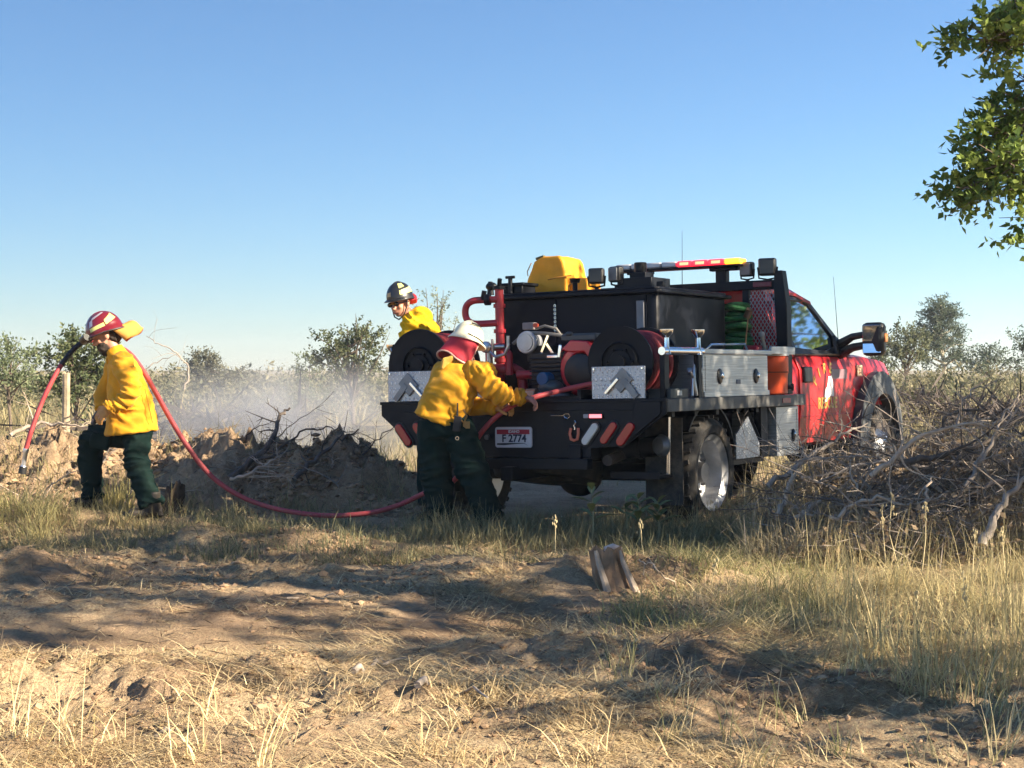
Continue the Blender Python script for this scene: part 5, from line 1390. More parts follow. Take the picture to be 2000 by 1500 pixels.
fs = [(i * (nt_ + 1) + j, (i + 1) * (nt_ + 1) + j, (i + 1) * (nt_ + 1) + j + 1, i * (nt_ + 1) + j + 1) for i in range(ns) for j in range(nt_)]
b.add(vs, fs)
sh_ = obj('neck_shroud', b, mat('shroud_red', (.52, .03, .05), .8, 0, .15, 10), pM, smooth=80)
md = sh_.modifiers.new('thick', 'SOLIDIFY'); md.thickness = .008; md.offset = 0
obj('shroud_piping', B().tube([shroud(0, j / nt_) for j in range(nt_ + 1)] + [shroud(i / ns, 1) for i in range(1, ns + 1)] + [shroud(1, j / nt_) for j in range(nt_ - 1, -1, -1)], .007, 6), mat('piping_pink', (.72, .42, .34), .7), sh_)
# upturned collar behind the shroud
b = B(); b.tube([A(868, 722, .02), A(872, 705, .02), A(884, 698, .03)], [(.045, .02), (.05, .02), (.02, .012)], 12)
obj('collar', blob(b, .008, 3, 'collar', wrk(.008, 14)), mat('collar_yellow', (.70, .42, .08), .8), pM, smooth=60)
b = B(); hand(b, rwr, A(1042, 781, -.02), (0, -.2, -1), .95, 1.2); b.tube([rwr.lerp(rel, .08), rwr.lerp(A(1042, 781, -.02), .3)], [.042, .04], 12)
obj('glove', place(blob(b, .005, 2, 'glove'), pM), mat('worn_glove', (.36, .17, .14), .7, 0, .2, 15), pM, smooth=60)
b = B(); hand(b, lwr, A(990, 793, .06), (0, .3, -1), .95, 1.2)
obj('glove', place(blob(b, .005, 2, 'glove'), pM), GLOVE(), pM, smooth=60)
for o in list(pM.children):
    if o.name.startswith(('helmet', 'neck_shroud', 'radio', 'collar')):
        o.data.transform(Matrix.Translation(-pM.location))
        for ch in o.children: ch.data.transform(Matrix.Translation(-pM.location))

# ---------------- person beyond the left reel
D = 13.38
pR = thing('person', 'person in black helmet and sunglasses leaning behind the far reel', 'person', (at(840, 1000, D).x, D + .12, .02))
b = B()
sh1, el1, wr1 = A(808, 634, -.10), A(793, 690, -.12), A(800, 735, -.25)
sh2, el2, wr2 = A(822, 622, .22), A(800, 690, .3), A(790, 745, .2)
h1, k1, a1 = A(835, 785, .05), A(838, 880, .08), A(842, 985, .1)
h2, k2, a2 = A(862, 785, .18), A(862, 880, .22), A(866, 985, .2)
ltube(b, [A(848, 780, .12), A(840, 735, .10), A(826, 680, .06), A(812, 640, .03), A(801, 620, .0), A(790, 606, -.03)], [(.14, .16), (.13, .15), (.15, .18), (.11, .14), (.055, .055), (.05, .05)], side=(1, 0, 0))
hM_R = frame((-.60, -.78, -.22), (-.16, -.05, .97)); hcR = A(782, 592, -.03); head(b, hcR, hM_R, .92)
for s3 in ((sh1, el1, wr1), (sh2, el2, wr2)): ltube(b, list(s3), [.05, .042, .03])
hand(b, wr1, wr1 + Vector((.02, -.06, -.06)), (0, -.5, -1), .8); hand(b, wr2, wr2 + Vector((-.01, -.07, -.05)), (0, -.5, -1), .8)
for s3 in ((h1, k1, a1), (h2, k2, a2)): ltube(b, list(s3), [.09, .065, .045])
foot(b, a1, (-.7, -.7, 0), .0); foot(b, a2, (-.7, -.7, 0), .0)
obj('body', place(blob(b, .0075, 2), pR), SKIN(), pR, smooth=60)
b = B()
ltube(b, [A(852, 790, .12), A(844, 745, .11), A(832, 690, .07), A(820, 650, .04), A(810, 630, .03), A(800, 614, .0)], [(.20, .20), (.185, .195), (.175, .21), (.15, .20), (.10, .13), (.068, .07)], 24, side=(1, 0, 0))
ltube(b, [A(812, 634, 0), sh1, el1, wr1], [.09, .092, .08, .058]); ltube(b, [A(818, 632, .1), sh2, el2, wr2], [.10, .098, .08, .058])
folds = [(tuple(sh1), (.7, 0, .7), .05, .16, .016), (tuple(A(838, 660, -.12)), (.8, 0, -.5), .06, .16, .014)]
obj('jacket', place(blob(b, .0105, 4, 'jacket', wrk(.011, 6, folds)), pR), mat('bright_yellow_cloth', (.74, .43, .012), .8, 0, .1, 5, .25, 220, spec=.2), pR, smooth=60)
b = B()
ltube(b, [h1 + Vector((0, 0, .06)), h1, k1, a1], [.13, .135, .11, .10]); ltube(b, [h2 + Vector((0, 0, .06)), h2, k2, a2], [.13, .135, .11, .10])
b.tube([A(850, 795, .12), A(850, 765, .12)], [(.17, .18), (.17, .17)], 18, side=(1, 0, 0))
obj('trousers', place(blob(b, .0115, 4, 'trousers', wrk(.012, 6)), pR), GRNC(), pR, smooth=60)
for an_, td_, z_ in ((a1, (-.7, -.7, 0), -.002), (a2, (-.7, -.7, 0), -.002)):
    b = B(); boot(b, an_, td_, z_, 1.06)
    obj('boot', place(blob(b, .009, 2, 'boot'), pR), BOOT(), pR, smooth=60)
fR = lambda x, y, z: hcR + hM_R @ Vector((x, y, z))
b = B()
for sx in (-1, 1): b.ell(fR(sx * .034, .088, .004), (.030, .010, .021), hM_R)
b.tube([fR(-.03, .094, .01), fR(.03, .094, .01)], .006, 6); b.tube([fR(-.062, .08, .008), fR(-.08, .02, .008), fR(-.08, -.02, .0)], .005, 6); b.tube([fR(.062, .08, .008), fR(.08, .02, .008), fR(.08, -.02, .0)], .005, 6)
sg = obj('sunglasses', b, mat('dark_lens', (.01, .008, .012), .1, 0, 0), pR)
obj('mouth', B().ell(fR(0, .094, -.066), (.022, .005, .005), hM_R), mat('lips', (.30, .09, .07), .5), pR)
b = B(); b.tube([fR(.085, .0, .03), fR(.082, .02, -.03), fR(.05, .05, -.10), fR(0, .06, -.125), fR(-.05, .05, -.10), fR(-.082, .02, -.03), fR(-.085, 0, .03)], .006, 6)
obj('chin_strap', b, mat('helmet_trim', (.03, .03, .03)), pR)
ho, hf, hd = helmet(pR, hcR + hM_R @ Vector((0, -.01, .045)), hM_R, mat('helmet_black', (.012, .013, .016), .4, 0, .15, 6, coat=.3), brim=(.028, .008, .012), a=.10, l=.122, h=.125)
decal(ho, hf, hd, -50, -120, (10, 12), (26, 34), LIME); decal(ho, hf, hd, -52, -84, (36, 40), (62, 60), LIME); decal(ho, hf, hd, -8, 14, (10, 10), (26, 24), mat('badge_gold', (.45, .3, .12), .4))
b = B(); b.tube([fR(.07, -.08, .03), fR(.03, -.125, .0), fR(-.03, -.125, .0), fR(-.07, -.08, .03)], [(.03, .04)] * 4, 10)
obj('headband', b, mat('shroud_red', (.52, .03, .05)), pR)
for o in list(pR.children):
    if o.name.startswith(('helmet', 'sunglasses', 'mouth', 'chin_strap', 'headband')):
        o.data.transform(Matrix.Translation(-pR.location))
        for ch in o.children: ch.data.transform(Matrix.Translation(-pR.location))

# cuffs, collars and pocket flaps
CUFF = mat('cuff_yellow', (.60, .28, .012), .85, 0, .15, 10, .3, 200)
for root_, wr_, el_, rr_ in ((pL, nwr, nel, .056), (pM, rwr, rel, .061)):
    b = B(); b.tube([wr_.lerp(el_, .0), wr_.lerp(el_, .03), wr_.lerp(el_, .16)], [rr_ * .9, rr_ * 1.08, rr_ * 1.12], 18)
    obj('cuff', place(b.mesh('cuff'), root_), CUFF, root_)

SEAM = mat('cloth_seam', (.34, .16, .012), .9)
D = 13.0
b = B(); b.tube([A(283, 760, -.12), A(290, 790, -.13), A(298, 826, -.13)], .0035, 5)
obj('side_seam', place(b.mesh('side_seam'), pL), SEAM, pL)

# ---------------- the hose
HOSE = mat('red_hose', (.42, .055, .06), .55, 0, .15, 8, .1, 90, dirt=(.2, .1, .08), dscale=6, damt=.35)
gp = lambda px, py, Y: at(px, py, Y)
hp = [tw((.62, .16, 1.13)), gp(1120, 757, 12.02), gp(1075, 768, 11.98), gp(1040, 777, 11.93), gp(1005, 790, 11.95), gp(965, 818, 12.0), gp(935, 852, 12.05), gp(915, 890, 12.1),
      gp(890, 935, 12.22), gp(860, 955, 12.35), gp(828, 964, 12.5), gp(780, 986, 12.55), gp(720, 1002, 12.55), gp(640, 1007, 12.6), gp(560, 998, 12.75), gp(500, 982, 12.9), gp(450, 958, 12.95), gp(405, 922, 13.0),
      gp(365, 870, 13.0), gp(335, 822, 13.02), gp(305, 768, 13.05), gp(282, 728, 13.1), gp(255, 692, 13.16), gp(228, 676, 13.22), gp(200, 668, 13.24), gp(170, 666, 13.22), gp(140, 686, 13.18), gp(108, 732, 13.1), gp(80, 790, 13.05), gp(60, 845, 13.0), gp(51, 876, 13.0)]
hs = thing('fire_hose', 'long red fire hose running from the truck to the nozzle at left', 'fire hose', (gp(640, 1007, 12.6).x, 12.6, .06))
b = B(); b.tube(spline(hp, 8), .0195, 12)
hm = b.mesh('hose_line'); obj('hose_line', place(hm, hs), HOSE, hs)
nz0, nz1 = gp(51, 876, 13.0), gp(44, 920, 13.0); dd = (nz1 - nz0)
b = B(); b.tube([nz0, nz0 + dd * .15, nz0 + dd * .2, nz0 + dd * .75, nz0 + dd * .8, nz1], [.022, .024, .019, .017, .024, .026], 14)
obj('nozzle', place(b.mesh('nozzle'), hs), brushed('nozzle_alloy', (.72, .72, .74), (6, 6, 6), .3, .8), hs)
b = B(); b.tube([nz0 + dd * .8, nz1 + dd * .12], [.029, .031], 14)
obj('nozzle_bumper', place(b.mesh('nozzle_bumper'), hs), mat('black_rubber', (.012, .012, .013)), hs)
b = B(); b.tube([gp(170, 666, 13.22) + Vector((.02, -.0, .01)), gp(140, 686, 13.18), gp(112, 727, 13.1)], .021, 12)
b = B(); i0 = 25 * 8; b.tube(spline(hp, 8)[i0:i0 + 14], .0205, 12)
obj('dark_sleeve', place(b.mesh('dark_sleeve'), hs), mat('dark_sleeve', (.02, .02, .025), .6), hs)
# ------------------------------------------------------------------ trees
def leaf_cards(C, D, L, W, rng, col):
    """one folded four-corner leaf per point. C centres, D directions, L lengths, W widths"""
    n = len(C)
    r = rng.normal(0, 1, (n, 3)); s = np.cross(D, r); s /= np.linalg.norm(s, axis=1, keepdims=True) + 1e-9
    u = np.cross(D, s)
    V = np.empty((n, 4, 3))
    V[:, 0] = C; V[:, 2] = C + D * L[:, None]
    V[:, 1] = C + D * (L * .45)[:, None] + s * (W * .5)[:, None] + u * (W * .12)[:, None]
    V[:, 3] = C + D * (L * .45)[:, None] - s * (W * .5)[:, None] + u * (W * .12)[:, None]
    F = np.arange(n * 4).reshape(n, 4)
    return V.reshape(-1, 3), F, np.repeat(col, 4, 0)

def shoots(rng, P, D, length, nl, ls, lw, ca, cb, droop=.3, spread=.8):
    """leafy shoots: P starts, D directions; nl leaves along each"""
    n = len(P); L = length * rng.uniform(.6, 1.3, n)
    t = np.tile(np.linspace(.1, 1, nl), n); i = np.repeat(np.arange(n), nl)
    c = P[i] + D[i] * (L[i] * t)[:, None]; c[:, 2] -= droop * L[i] * t ** 2 * .5
    c += rng.normal(0, .02, c.shape) * L[i][:, None] * 2
    d = D[i] * (.35 + .3 * t)[:, None] + rng.normal(0, spread, (len(i), 3)); d /= np.linalg.norm(d, axis=1, keepdims=True)
    cc = lerp_col(rng, n, ca, cb, .2)[i] * rng.uniform(.8, 1.2, (len(i), 1))
    return leaf_cards(c, d, ls * rng.uniform(.6, 1.2, len(i)), lw * rng.uniform(.6, 1.2, len(i)), rng, cc)

BARK = mat('bark', (.13, .10, .075), .9, 0, .35, 12, .6, 40)
BARKG = mat('grey_bark', (.22, .20, .175), .9, 0, .3, 10, .5, 40)
LEAF = foliage('leaf', (1, 1, 1), .35)

def make_tree(name, label, base, h, wid, seed, limbs=9, per=12, shoot_len=.35, nl=12, ls=.08, lw=.04, ca=(.11, .145, .065), cb=(.19, .21, .11), kind='round', cat='tree', group='small trees in the field', trunk_h=.3, tr=None, bark=BARK, sparse=1.0, squash=.85):
    rng = np.random.RandomState(seed)
    root = thing(name, label, cat, base, (0, 0, 0), group)
    b = B(); tr = tr or .022 * h
    lean = Vector((rng.uniform(-.1, .1), rng.uniform(-.1, .1), 0))
    top = Vector((0, 0, h * .9)) + lean * h
    tp = [Vector((0, 0, -.1)), Vector((0, 0, h * .25)) + lean * h * .2, Vector((rng.uniform(-.03, .03) * h, 0, h * .55)) + lean * h * .5, top]
    b.tube(spline(tp, 4), [tr * (1 - .9 * i / 12) for i in range(13)], 8)
    P, Dd = [], []
    for i in range(limbs):
        if kind == 'pine':
            z = h * (trunk_h + (.97 - trunk_h) * (i + .5) / limbs); R = wid * .5 * (1.08 - (z / h)) ** .8 * rng.uniform(.6, 1.15); up = .35
        else:
            z = h * rng.uniform(trunk_h, .75); R = wid * .5 * rng.uniform(.6, 1.05); up = rng.uniform(.3, 1.1)
        a = i * 2.4 + rng.uniform(-.5, .5)
        st = Vector((0, 0, z)) + lean * z
        if kind == 'pine': en = st + Vector((math.cos(a) * R, math.sin(a) * R, R * up))
        else:
            ph = rng.uniform(-.15, 1.0) * math.pi / 2
            en = Vector((math.cos(a) * R * math.cos(ph), math.sin(a) * R * math.cos(ph), h * (trunk_h + .55 * (1 - trunk_h)) + math.sin(ph) * h * .5 * squash * rng.uniform(.7, 1.0))) + lean * h * .5
        mid = st.lerp(en, .5) + Vector((rng.uniform(-.1, .1), rng.uniform(-.1, .1), rng.uniform(-.02, .12))) * R
        pts = spline([st, mid, en], 4)
        b.tube(pts, [tr * .45 * (1 - .85 * k / 8) for k in range(9)], 6)
        for k in range(per):
            t = rng.uniform(.3, 1.0); p = pts[min(int(t * 8), 8)]
            d = (en - st).normalized() * .6 + Vector(rng.normal(0, .75, 3)) + Vector((0, 0, .35))
            P.append(np.array(p)); Dd.append(np.array(d.normalized()))
    P = np.array(P); Dd = np.array(Dd)
    obj('trunk', b, bark, root)
    V, F, C = shoots(rng, P, Dd, shoot_len, nl, ls, lw, ca, cb)
    obj('crown', np_mesh('crown', V, F, C), LEAF, root, smooth=0)
    return root

def ground_at(x, y): return float(H(np.array([x]), np.array([y]))[0])
def tree_px(px, Y, ytop, wpx, seed, name, label, **kw):
    x = (px - 1000) / F_PX * Y; z = ground_at(x, Y); h = (EYE - (ytop - HOR) / F_PX * Y) - z
    return make_tree(name, label, (x, Y, z), h, wpx / F_PX * Y, seed, **kw)

GG = 'small trees in the field'
tree_px(20, 27, 676, 190, 1, 'shrub_tree', 'grey green tree cut by the left picture edge', limbs=13, per=13, shoot_len=.30, nl=12, ls=.07, lw=.035, ca=(.13, .17, .09), cb=(.22, .25, .14))
tree_px(150, 29, 646, 190, 2, 'shrub_tree', 'dense green tree behind the walking person in red helmet', limbs=20, per=16, shoot_len=.32, nl=14, ls=.085, lw=.045, ca=(.06, .085, .04), cb=(.17, .19, .085), trunk_h=.1)
tree_px(405, 42, 682, 165, 3, 'shrub_tree', 'round hazy bush tree wrapped in pale spray', limbs=24, per=22, shoot_len=.30, nl=12, ls=.07, lw=.04, ca=(.10, .11, .07), cb=(.21, .20, .14), trunk_h=.12, squash=.8)
tree_px(592, 36, 690, 120, 4, 'young_tree', 'short pointed young tree between hazy bush and dark leafy tree', limbs=13, per=9, shoot_len=.28, nl=12, ls=.075, lw=.035, kind='pine', trunk_h=.1, ca=(.10, .13, .065), cb=(.18, .2, .11))
tree_px(690, 34, 614, 195, 5, 'leafy_tree', 'dark leafy tree left of the truck tail', limbs=22, per=14, shoot_len=.30, nl=13, ls=.08, lw=.042, ca=(.065, .085, .045), cb=(.16, .175, .09), trunk_h=.12)
tree_px(842, 38, 560, 150, 6, 'thin_tree', 'sparse pale tree behind the person in black helmet', limbs=14, per=9, shoot_len=.45, nl=11, ls=.075, lw=.03, ca=(.17, .19, .11), cb=(.28, .29, .18), trunk_h=.15)
tree_px(1848, 88, 592, 170, 7, 'pine_tree', 'tall feathery pine with pale trunk at right', limbs=30, per=17, shoot_len=.75, nl=22, ls=.17, lw=.06, kind='pine', trunk_h=.22, ca=(.06, .085, .055), cb=(.12, .15, .095), tr=.16, bark=mat('pale_bark', (.42, .38, .29), .9, 0, .3, 3, .3, 20))
tree_px(1768, 62, 640, 150, 8, 'leafy_tree', 'broad olive tree just right of the door mirror', limbs=22, per=13, shoot_len=.45, nl=13, ls=.12, lw=.06, ca=(.085, .105, .055), cb=(.19, .20, .11), trunk_h=.25)
tree_px(1935, 70, 676, 120, 9, 'leafy_tree', 'small blue green tree right of the tall pine', limbs=16, per=11, shoot_len=.5, nl=12, ls=.13, lw=.06, ca=(.075, .105, .075), cb=(.15, .185, .125), trunk_h=.15)
tree_px(2010, 60, 640, 140, 10, 'leafy_tree', 'blue green tree cut by the right picture edge', limbs=16, per=11, shoot_len=.5, nl=12, ls=.12, lw=.055, ca=(.075, .105, .075), cb=(.16, .19, .125), trunk_h=.12)
tree_px(1722, 75, 664, 60, 14, 'leafy_tree', 'low olive shrub tree behind the front fender', limbs=12, per=10, shoot_len=.45, nl=12, ls=.12, lw=.06, trunk_h=.15)
tree_px(500, 60, 728, 60, 15, 'field_shrub', 'low grey shrub far off between the two hazy trees', limbs=12, per=8, shoot_len=.3, nl=8, ls=.09, lw=.045, cat='shrub', ca=(.2, .19, .12), cb=(.3, .27, .18), trunk_h=.1)

# big tree that overhangs the right of the picture, and its neighbours that shade the truck
def shade_tree(name, label, base, centre, rad, seed, nclump, per, nl, ls, lw, extra=(), keep=None, ca=(.07, .115, .03), cb=(.17, .23, .05), shoot=.45):
    rng = np.random.RandomState(seed)
    root = thing(name, label, 'tree', base, (0, 0, 0), 'big trees at the right')
    bx = Vector(base); c = Vector(centre) - bx
    b = B(); r0 = .16
    b.tube(spline([(0, 0, -.2), (.05, 0, c.z * .35), (c.x * .4, c.y * .4, c.z * .7), (c.x, c.y, c.z + rad[2] * .5)], 5), [r0 * (1 - .8 * k / 15) for k in range(16)], 12)
    pts = []
    while len(pts) < nclump:
        q = rng.normal(0, 1, 3); q /= np.linalg.norm(q); q *= rng.uniform(.35, 1) ** .6
        p = np.array(c) + q * np.array(rad)
        if keep is None or keep(p + np.array(base)): pts.append(p)
    pts += [np.array(Vector(e) - bx) for e in extra]
    P, D = [], []
    for k, p in enumerate(pts):
        if k % 3 == 0 or k >= nclump:
            st = Vector((c.x * .4, c.y * .4, c.z * rng.uniform(.5, .9))); en = Vector(p)
            for _ in range(4 if k >= nclump else 0):
                e2 = en + Vector(rng.normal(0, .09, 3)); b.tube([en.lerp(st, .05), e2], [.005, .002], 4)
            b.tube(spline([st, st.lerp(en, .5) + Vector((0, 0, .25)), en], 4), [.045 * (1 - .88 * j / 8) for j in range(9)], 6)
        m = per
        o = rng.normal(0, 1, (m, 3)); o /= np.linalg.norm(o, axis=1, keepdims=True); o[:, 2] *= .7
        P.append(p + o * rng.uniform(0, .25 if k < nclump else .07, (m, 1))); D.append(o)
    obj('trunk', b, BARK, root)
    V, F, C = shoots(rng, np.concatenate(P), np.concatenate(D), shoot, nl, ls, lw, ca, cb, .5, .7)
    obj('crown', np_mesh('crown', V, F, C), LEAF, root, smooth=0)
    return root
vis = [at(1882, 366, 9.6), at(1890, 342, 9.7), at(1888, 318, 9.6), at(1905, 300, 9.7), at(1925, 330, 9.5), at(1945, 368, 9.5), at(1935, 270, 9.8), at(1935, 235, 9.6), at(1950, 290, 9.5), at(1960, 200, 9.7), at(1980, 250, 9.6), at(1985, 330, 9.6), at(1990, 180, 9.7), at(1965, 160, 9.8), at(2000, 300, 9.4),
       at(1872, 374, 9.6), at(1888, 384, 9.6), at(1925, 262, 9.6), at(1925, 345, 9.6), at(1945, 255, 9.6), at(1975, 290, 9.6), at(1995, 230, 9.6), at(1998, 350, 9.6), at(1880, 76, 9.3), at(1925, 75, 9.3), at(1950, 70, 9.3), at(1980, 30, 9.3), at(1910, 62, 9.3), at(1935, 40, 9.2), at(1960, 20, 9.3), at(1965, 60, 9.2), at(1990, 55, 9.3), at(1995, 15, 9.2), at(2005, 420, 9.5), at(2008, 470, 9.5)]
OFF2 = lambda p: p[0] / max(p[1], .1) > .352 and p[2] > 2.75
OFF = lambda p: p[0] / max(p[1], .1) > .335 and p[2] > 2.3
shade_tree('overhanging_tree', 'large green tree whose boughs hang into the upper right corner', (6.2, 9.2, 0), (5.7, 9.4, 3.9), (2.7, 2.7, 1.7), 21, 120, 10, 12, .060, .034, vis, OFF2, shoot=.17, ca=(.07, .13, .035), cb=(.30, .37, .08))
shade_tree('shade_tree', 'tall tree outside the picture shading the truck', (8.6, 12.2, 0), (8.2, 12.0, 3.8), (2.8, 3.0, 1.8), 22, 105, 10, 10, .13, .085, (), OFF)
shade_tree('shade_tree', 'second tall tree outside the picture at right', (11.5, 9.0, 0), (11.2, 9.0, 5.0), (3.0, 2.6, 2.2), 23, 110, 10, 10, .13, .085, (), OFF)
shade_tree('shade_tree', 'small tree outside the picture by the tall grass', (6.4, 3.6, 0), (6.3, 3.7, 2.9), (1.3, 1.0, 1.2), 24, 34, 9, 9, .11, .07, (), OFF)

shade_tree('shade_tree', 'tree outside the picture whose shade crosses the wheel track', (7.9, 5.0, 0), (7.7, 5.2, 5.4), (2.3, 1.8, 1.9), 25, 68, 10, 10, .12, .08, (), OFF)

shade_tree('shade_tree', 'tree outside the picture mirrored in the cab window', (11.2, 21.5, 0), (11.0, 21.6, 5.6), (2.9, 2.6, 3.8), 26, 80, 9, 9, .15, .1, (), OFF)
shade_tree('shade_tree', 'farther tree outside the picture mirrored in the cab window', (14.8, 25, 0), (14.8, 25, 6.4), (3.2, 2.8, 4.4), 27, 80, 9, 9, .15, .1, (), OFF)
# scrub that closes the far edge of the field
rs_ = np.random.RandomState(55); parts_ = []
n = 2000; Ysc = rs_.uniform(38, 95, n); u_ = rs_.uniform(0, 1, n); px_ = np.where(u_ < .48, rs_.uniform(-100, 800, n), np.where(u_ < .72, rs_.uniform(1690, 2120, n), rs_.uniform(780, 1710, n)))
k = rs_.uniform(0, 1, n) < np.clip(.55 + 1.3 * fbm(px_ / 120., Ysc / 30., 2), .1, 1); Ysc, px_ = Ysc[k], px_[k]; n = len(px_)
xs_ = (px_ - 1000) / F_PX * Ysc; hh = rs_.uniform(.5, 1.9, n) * (Ysc / 60.) ** .5
Pq = np.stack([xs_, Ysc, H(xs_, Ysc)], 1); Pq = np.repeat(Pq, 7, 0); hq = np.repeat(hh, 7)
Pq += rs_.normal(0, 1, Pq.shape) * np.stack([hq * .5, hq * .5, hq * 0], 1); Pq[:, 2] += rs_.uniform(0, .5, len(hq)) * hq
Dq = rs_.normal(0, .6, Pq.shape) + np.array((0, 0, 1.)); Dq /= np.linalg.norm(Dq, axis=1, keepdims=True)
stuff('field_scrub', np_mesh('field_scrub', *shoots(rs_, Pq, Dq, .7, 8, .16, .075, (.08, .095, .05), (.27, .24, .14))), LEAF, 'band of low grey green scrub closing the far field')

# ------------------------------------------------------------------ dead wood
WOODS = [mat('dead_wood_grey', (.30, .255, .215), .9, 0, .4, 14, .5, 50), mat('dead_wood_dark', (.11, .09, .075), .9, 0, .4, 14, .5, 50), mat('dead_wood_pale', (.42, .34, .265), .85, 0, .3, 14, .4, 50)]
def branch_mesh(rng, pts, r, twigs=5, tl=.35, level=1, wob=.04):
    """crooked branch along control points with side twigs"""
    P = spline([Vector(p) for p in pts], 5); L = sum((P[i + 1] - P[i]).length for i in range(len(P) - 1))
    P = [p + Vector(rng.normal(0, wob * .25, 3)) * (0 < i < len(P) - 1) for i, p in enumerate(P)]
    b = B(); m = len(P)
    b.tube(P, [r * (1 - .75 * i / (m - 1)) for i in range(m)], 7)
    for k in range(twigs):
        i = rng.randint(int(m * .2), m - 1); t = (P[min(i + 1, m - 1)] - P[i - 1]).normalized()
        d = (t * rng.uniform(.3, 1) + Vector(rng.normal(0, .6, 3))).normalized(); l = tl * rng.uniform(.4, 1.2)
        q = [P[i], P[i] + d * l * .4 + Vector(rng.normal(0, .06, 3)) * l, P[i] + d * l + Vector((rng.normal(0, .2), rng.normal(0, .2), rng.uniform(-.3, .25))) * l]
        Q = spline(q, 4); rr = r * (1 - .75 * i / m) * .55
        b.tube(Q, [max(rr * (1 - .75 * j / 8), .0018) for j in range(9)], 5)
        if level > 0:
            for z in range(2):
                j = rng.randint(3, 8); e = Q[j] + (Vector(rng.normal(0, .6, 3)) + d).normalized() * l * .4
                b.tube([Q[j], Q[j].lerp(e, .5) + Vector(rng.normal(0, .04, 3)) * l, e], [rr * .4, rr * .3, .0014], 4)
    return b
def branch(name, label, pts, r, m, seed, group=None, **kw):
    rng = np.random.RandomState(seed); b = branch_mesh(rng, pts, r, **kw)
    me = b.mesh(name); c = Vector(pts[0]); me.transform(Matrix.Translation(-c))
    o = obj(name, me, m, None, smooth=60); o.location = c
    return tag(o, label, 'branch', group)

# sticks on the spoil heap left of the truck
branch('dead_branch', 'thick dark forked branch sticking out of the spoil heap', [gp(448, 936, 14.0), gp(500, 893, 14.15), gp(535, 850, 14.3), gp(548, 812, 14.5), gp(566, 797, 14.6)], .035, WOODS[1], 31, twigs=6, tl=.3)
branch('dead_branch', 'long dark branch reaching right over the shaded heap', [gp(575, 935, 13.9), gp(620, 893, 14.2), gp(662, 862, 14.4), gp(700, 838, 14.5)], .024, WOODS[1], 32, twigs=5, tl=.3)
branch('dead_branch', 'thin arched stick along the top of the spoil heap', [gp(540, 880, 14.5), gp(590, 845, 14.7), gp(640, 836, 14.8), gp(675, 842, 14.8)], .012, WOODS[1], 33, twigs=3, tl=.2)
branch('root_tangle', 'pale root with hanging rootlets on the heap face', [gp(450, 935, 13.75), gp(490, 925, 13.7), gp(530, 900, 13.8), gp(550, 890, 13.9)], .016, WOODS[2], 34, twigs=14, tl=.4)
branch('dead_branch', 'bent bare twig rising against the sky by the hazy bush', [gp(360, 760, 20), gp(368, 720, 20), gp(345, 690, 20), gp(310, 672, 20), gp(286, 656, 20)], .014, WOODS[0], 35, twigs=4, tl=.5)
branch('dead_branch', 'bare twig slanting up left of the hazy bush', [gp(262, 732, 20.5), gp(300, 712, 20.5), gp(350, 690, 20.5)], .011, WOODS[0], 36, twigs=2, tl=.4)
branch('dead_branch', 'bleached sticks lying behind the person in red helmet', [gp(20, 850, 15.5), gp(80, 828, 15.6), gp(140, 832, 15.5), gp(185, 838, 15.4)], .022, WOODS[2], 37, twigs=9, tl=.4)
rh = np.random.RandomState(5)
for k in range(16):
    x_ = rh.uniform(-4.6, -.9); y_ = rh.uniform(14.0, 14.9); p = Vector((x_, y_, ground_at(x_, y_) - .03)); a = rh.uniform(0, 6.28); l = rh.uniform(.25, .7)
    d = Vector((math.cos(a), math.sin(a) * .5 - .3, rh.uniform(.1, .8))) * l
    branch('heap_stick', 'crooked stick poking out of the long spoil heap', [p, p + d * .4 + Vector((0, 0, .05)), p + d], rh.uniform(.006, .014), WOODS[k % 3], 300 + k, 'sticks in the spoil heap', twigs=5, tl=.25)
# foreground sticks
def gpt(px, py, dz=.012):
    y = 6.0
    for _ in range(12):
        d = at(px, py, y); z = ground_at(d.x, d.y) + dz
        y = y * (EYE - z) / max(EYE - d.z, 1e-3)
    return at(px, py, y)
branch('stick', 'knobbly stick lying on the straw in the middle foreground', [gpt(690, 1312), gpt(740, 1300), gpt(805, 1284)], .014, WOODS[0], 38, twigs=2, tl=.1)
branch('stick', 'straight grey stick half buried in foreground straw', [gpt(815, 1338), gpt(880, 1346), gpt(952, 1362)], .014, WOODS[0], 39, twigs=1, tl=.1)
branch('stick', 'thin pale twig leaning right of the tree stump', [gpt(1322, 1152), at(1290, 1120, 8.9), at(1262, 1100, 8.9), at(1246, 1094, 8.95)], .006, WOODS[2], 40, twigs=3, tl=.1)
branch('stick', 'dark stick in the grass below the brush pile', [gpt(1545, 1050), gpt(1600, 1050), gpt(1665, 1058)], .012, WOODS[1], 41, twigs=3, tl=.15)
branch('stick', 'pale straight stick across the wheel track', [gpt(560, 1168), gpt(640, 1164), gpt(700, 1160)], .006, WOODS[2], 42, twigs=1, tl=.1)
branch('stick', 'short dark stick in the left foreground', [gpt(300, 1440), gpt(345, 1425), gpt(372, 1432)], .010, WOODS[1], 43, twigs=3, tl=.1)

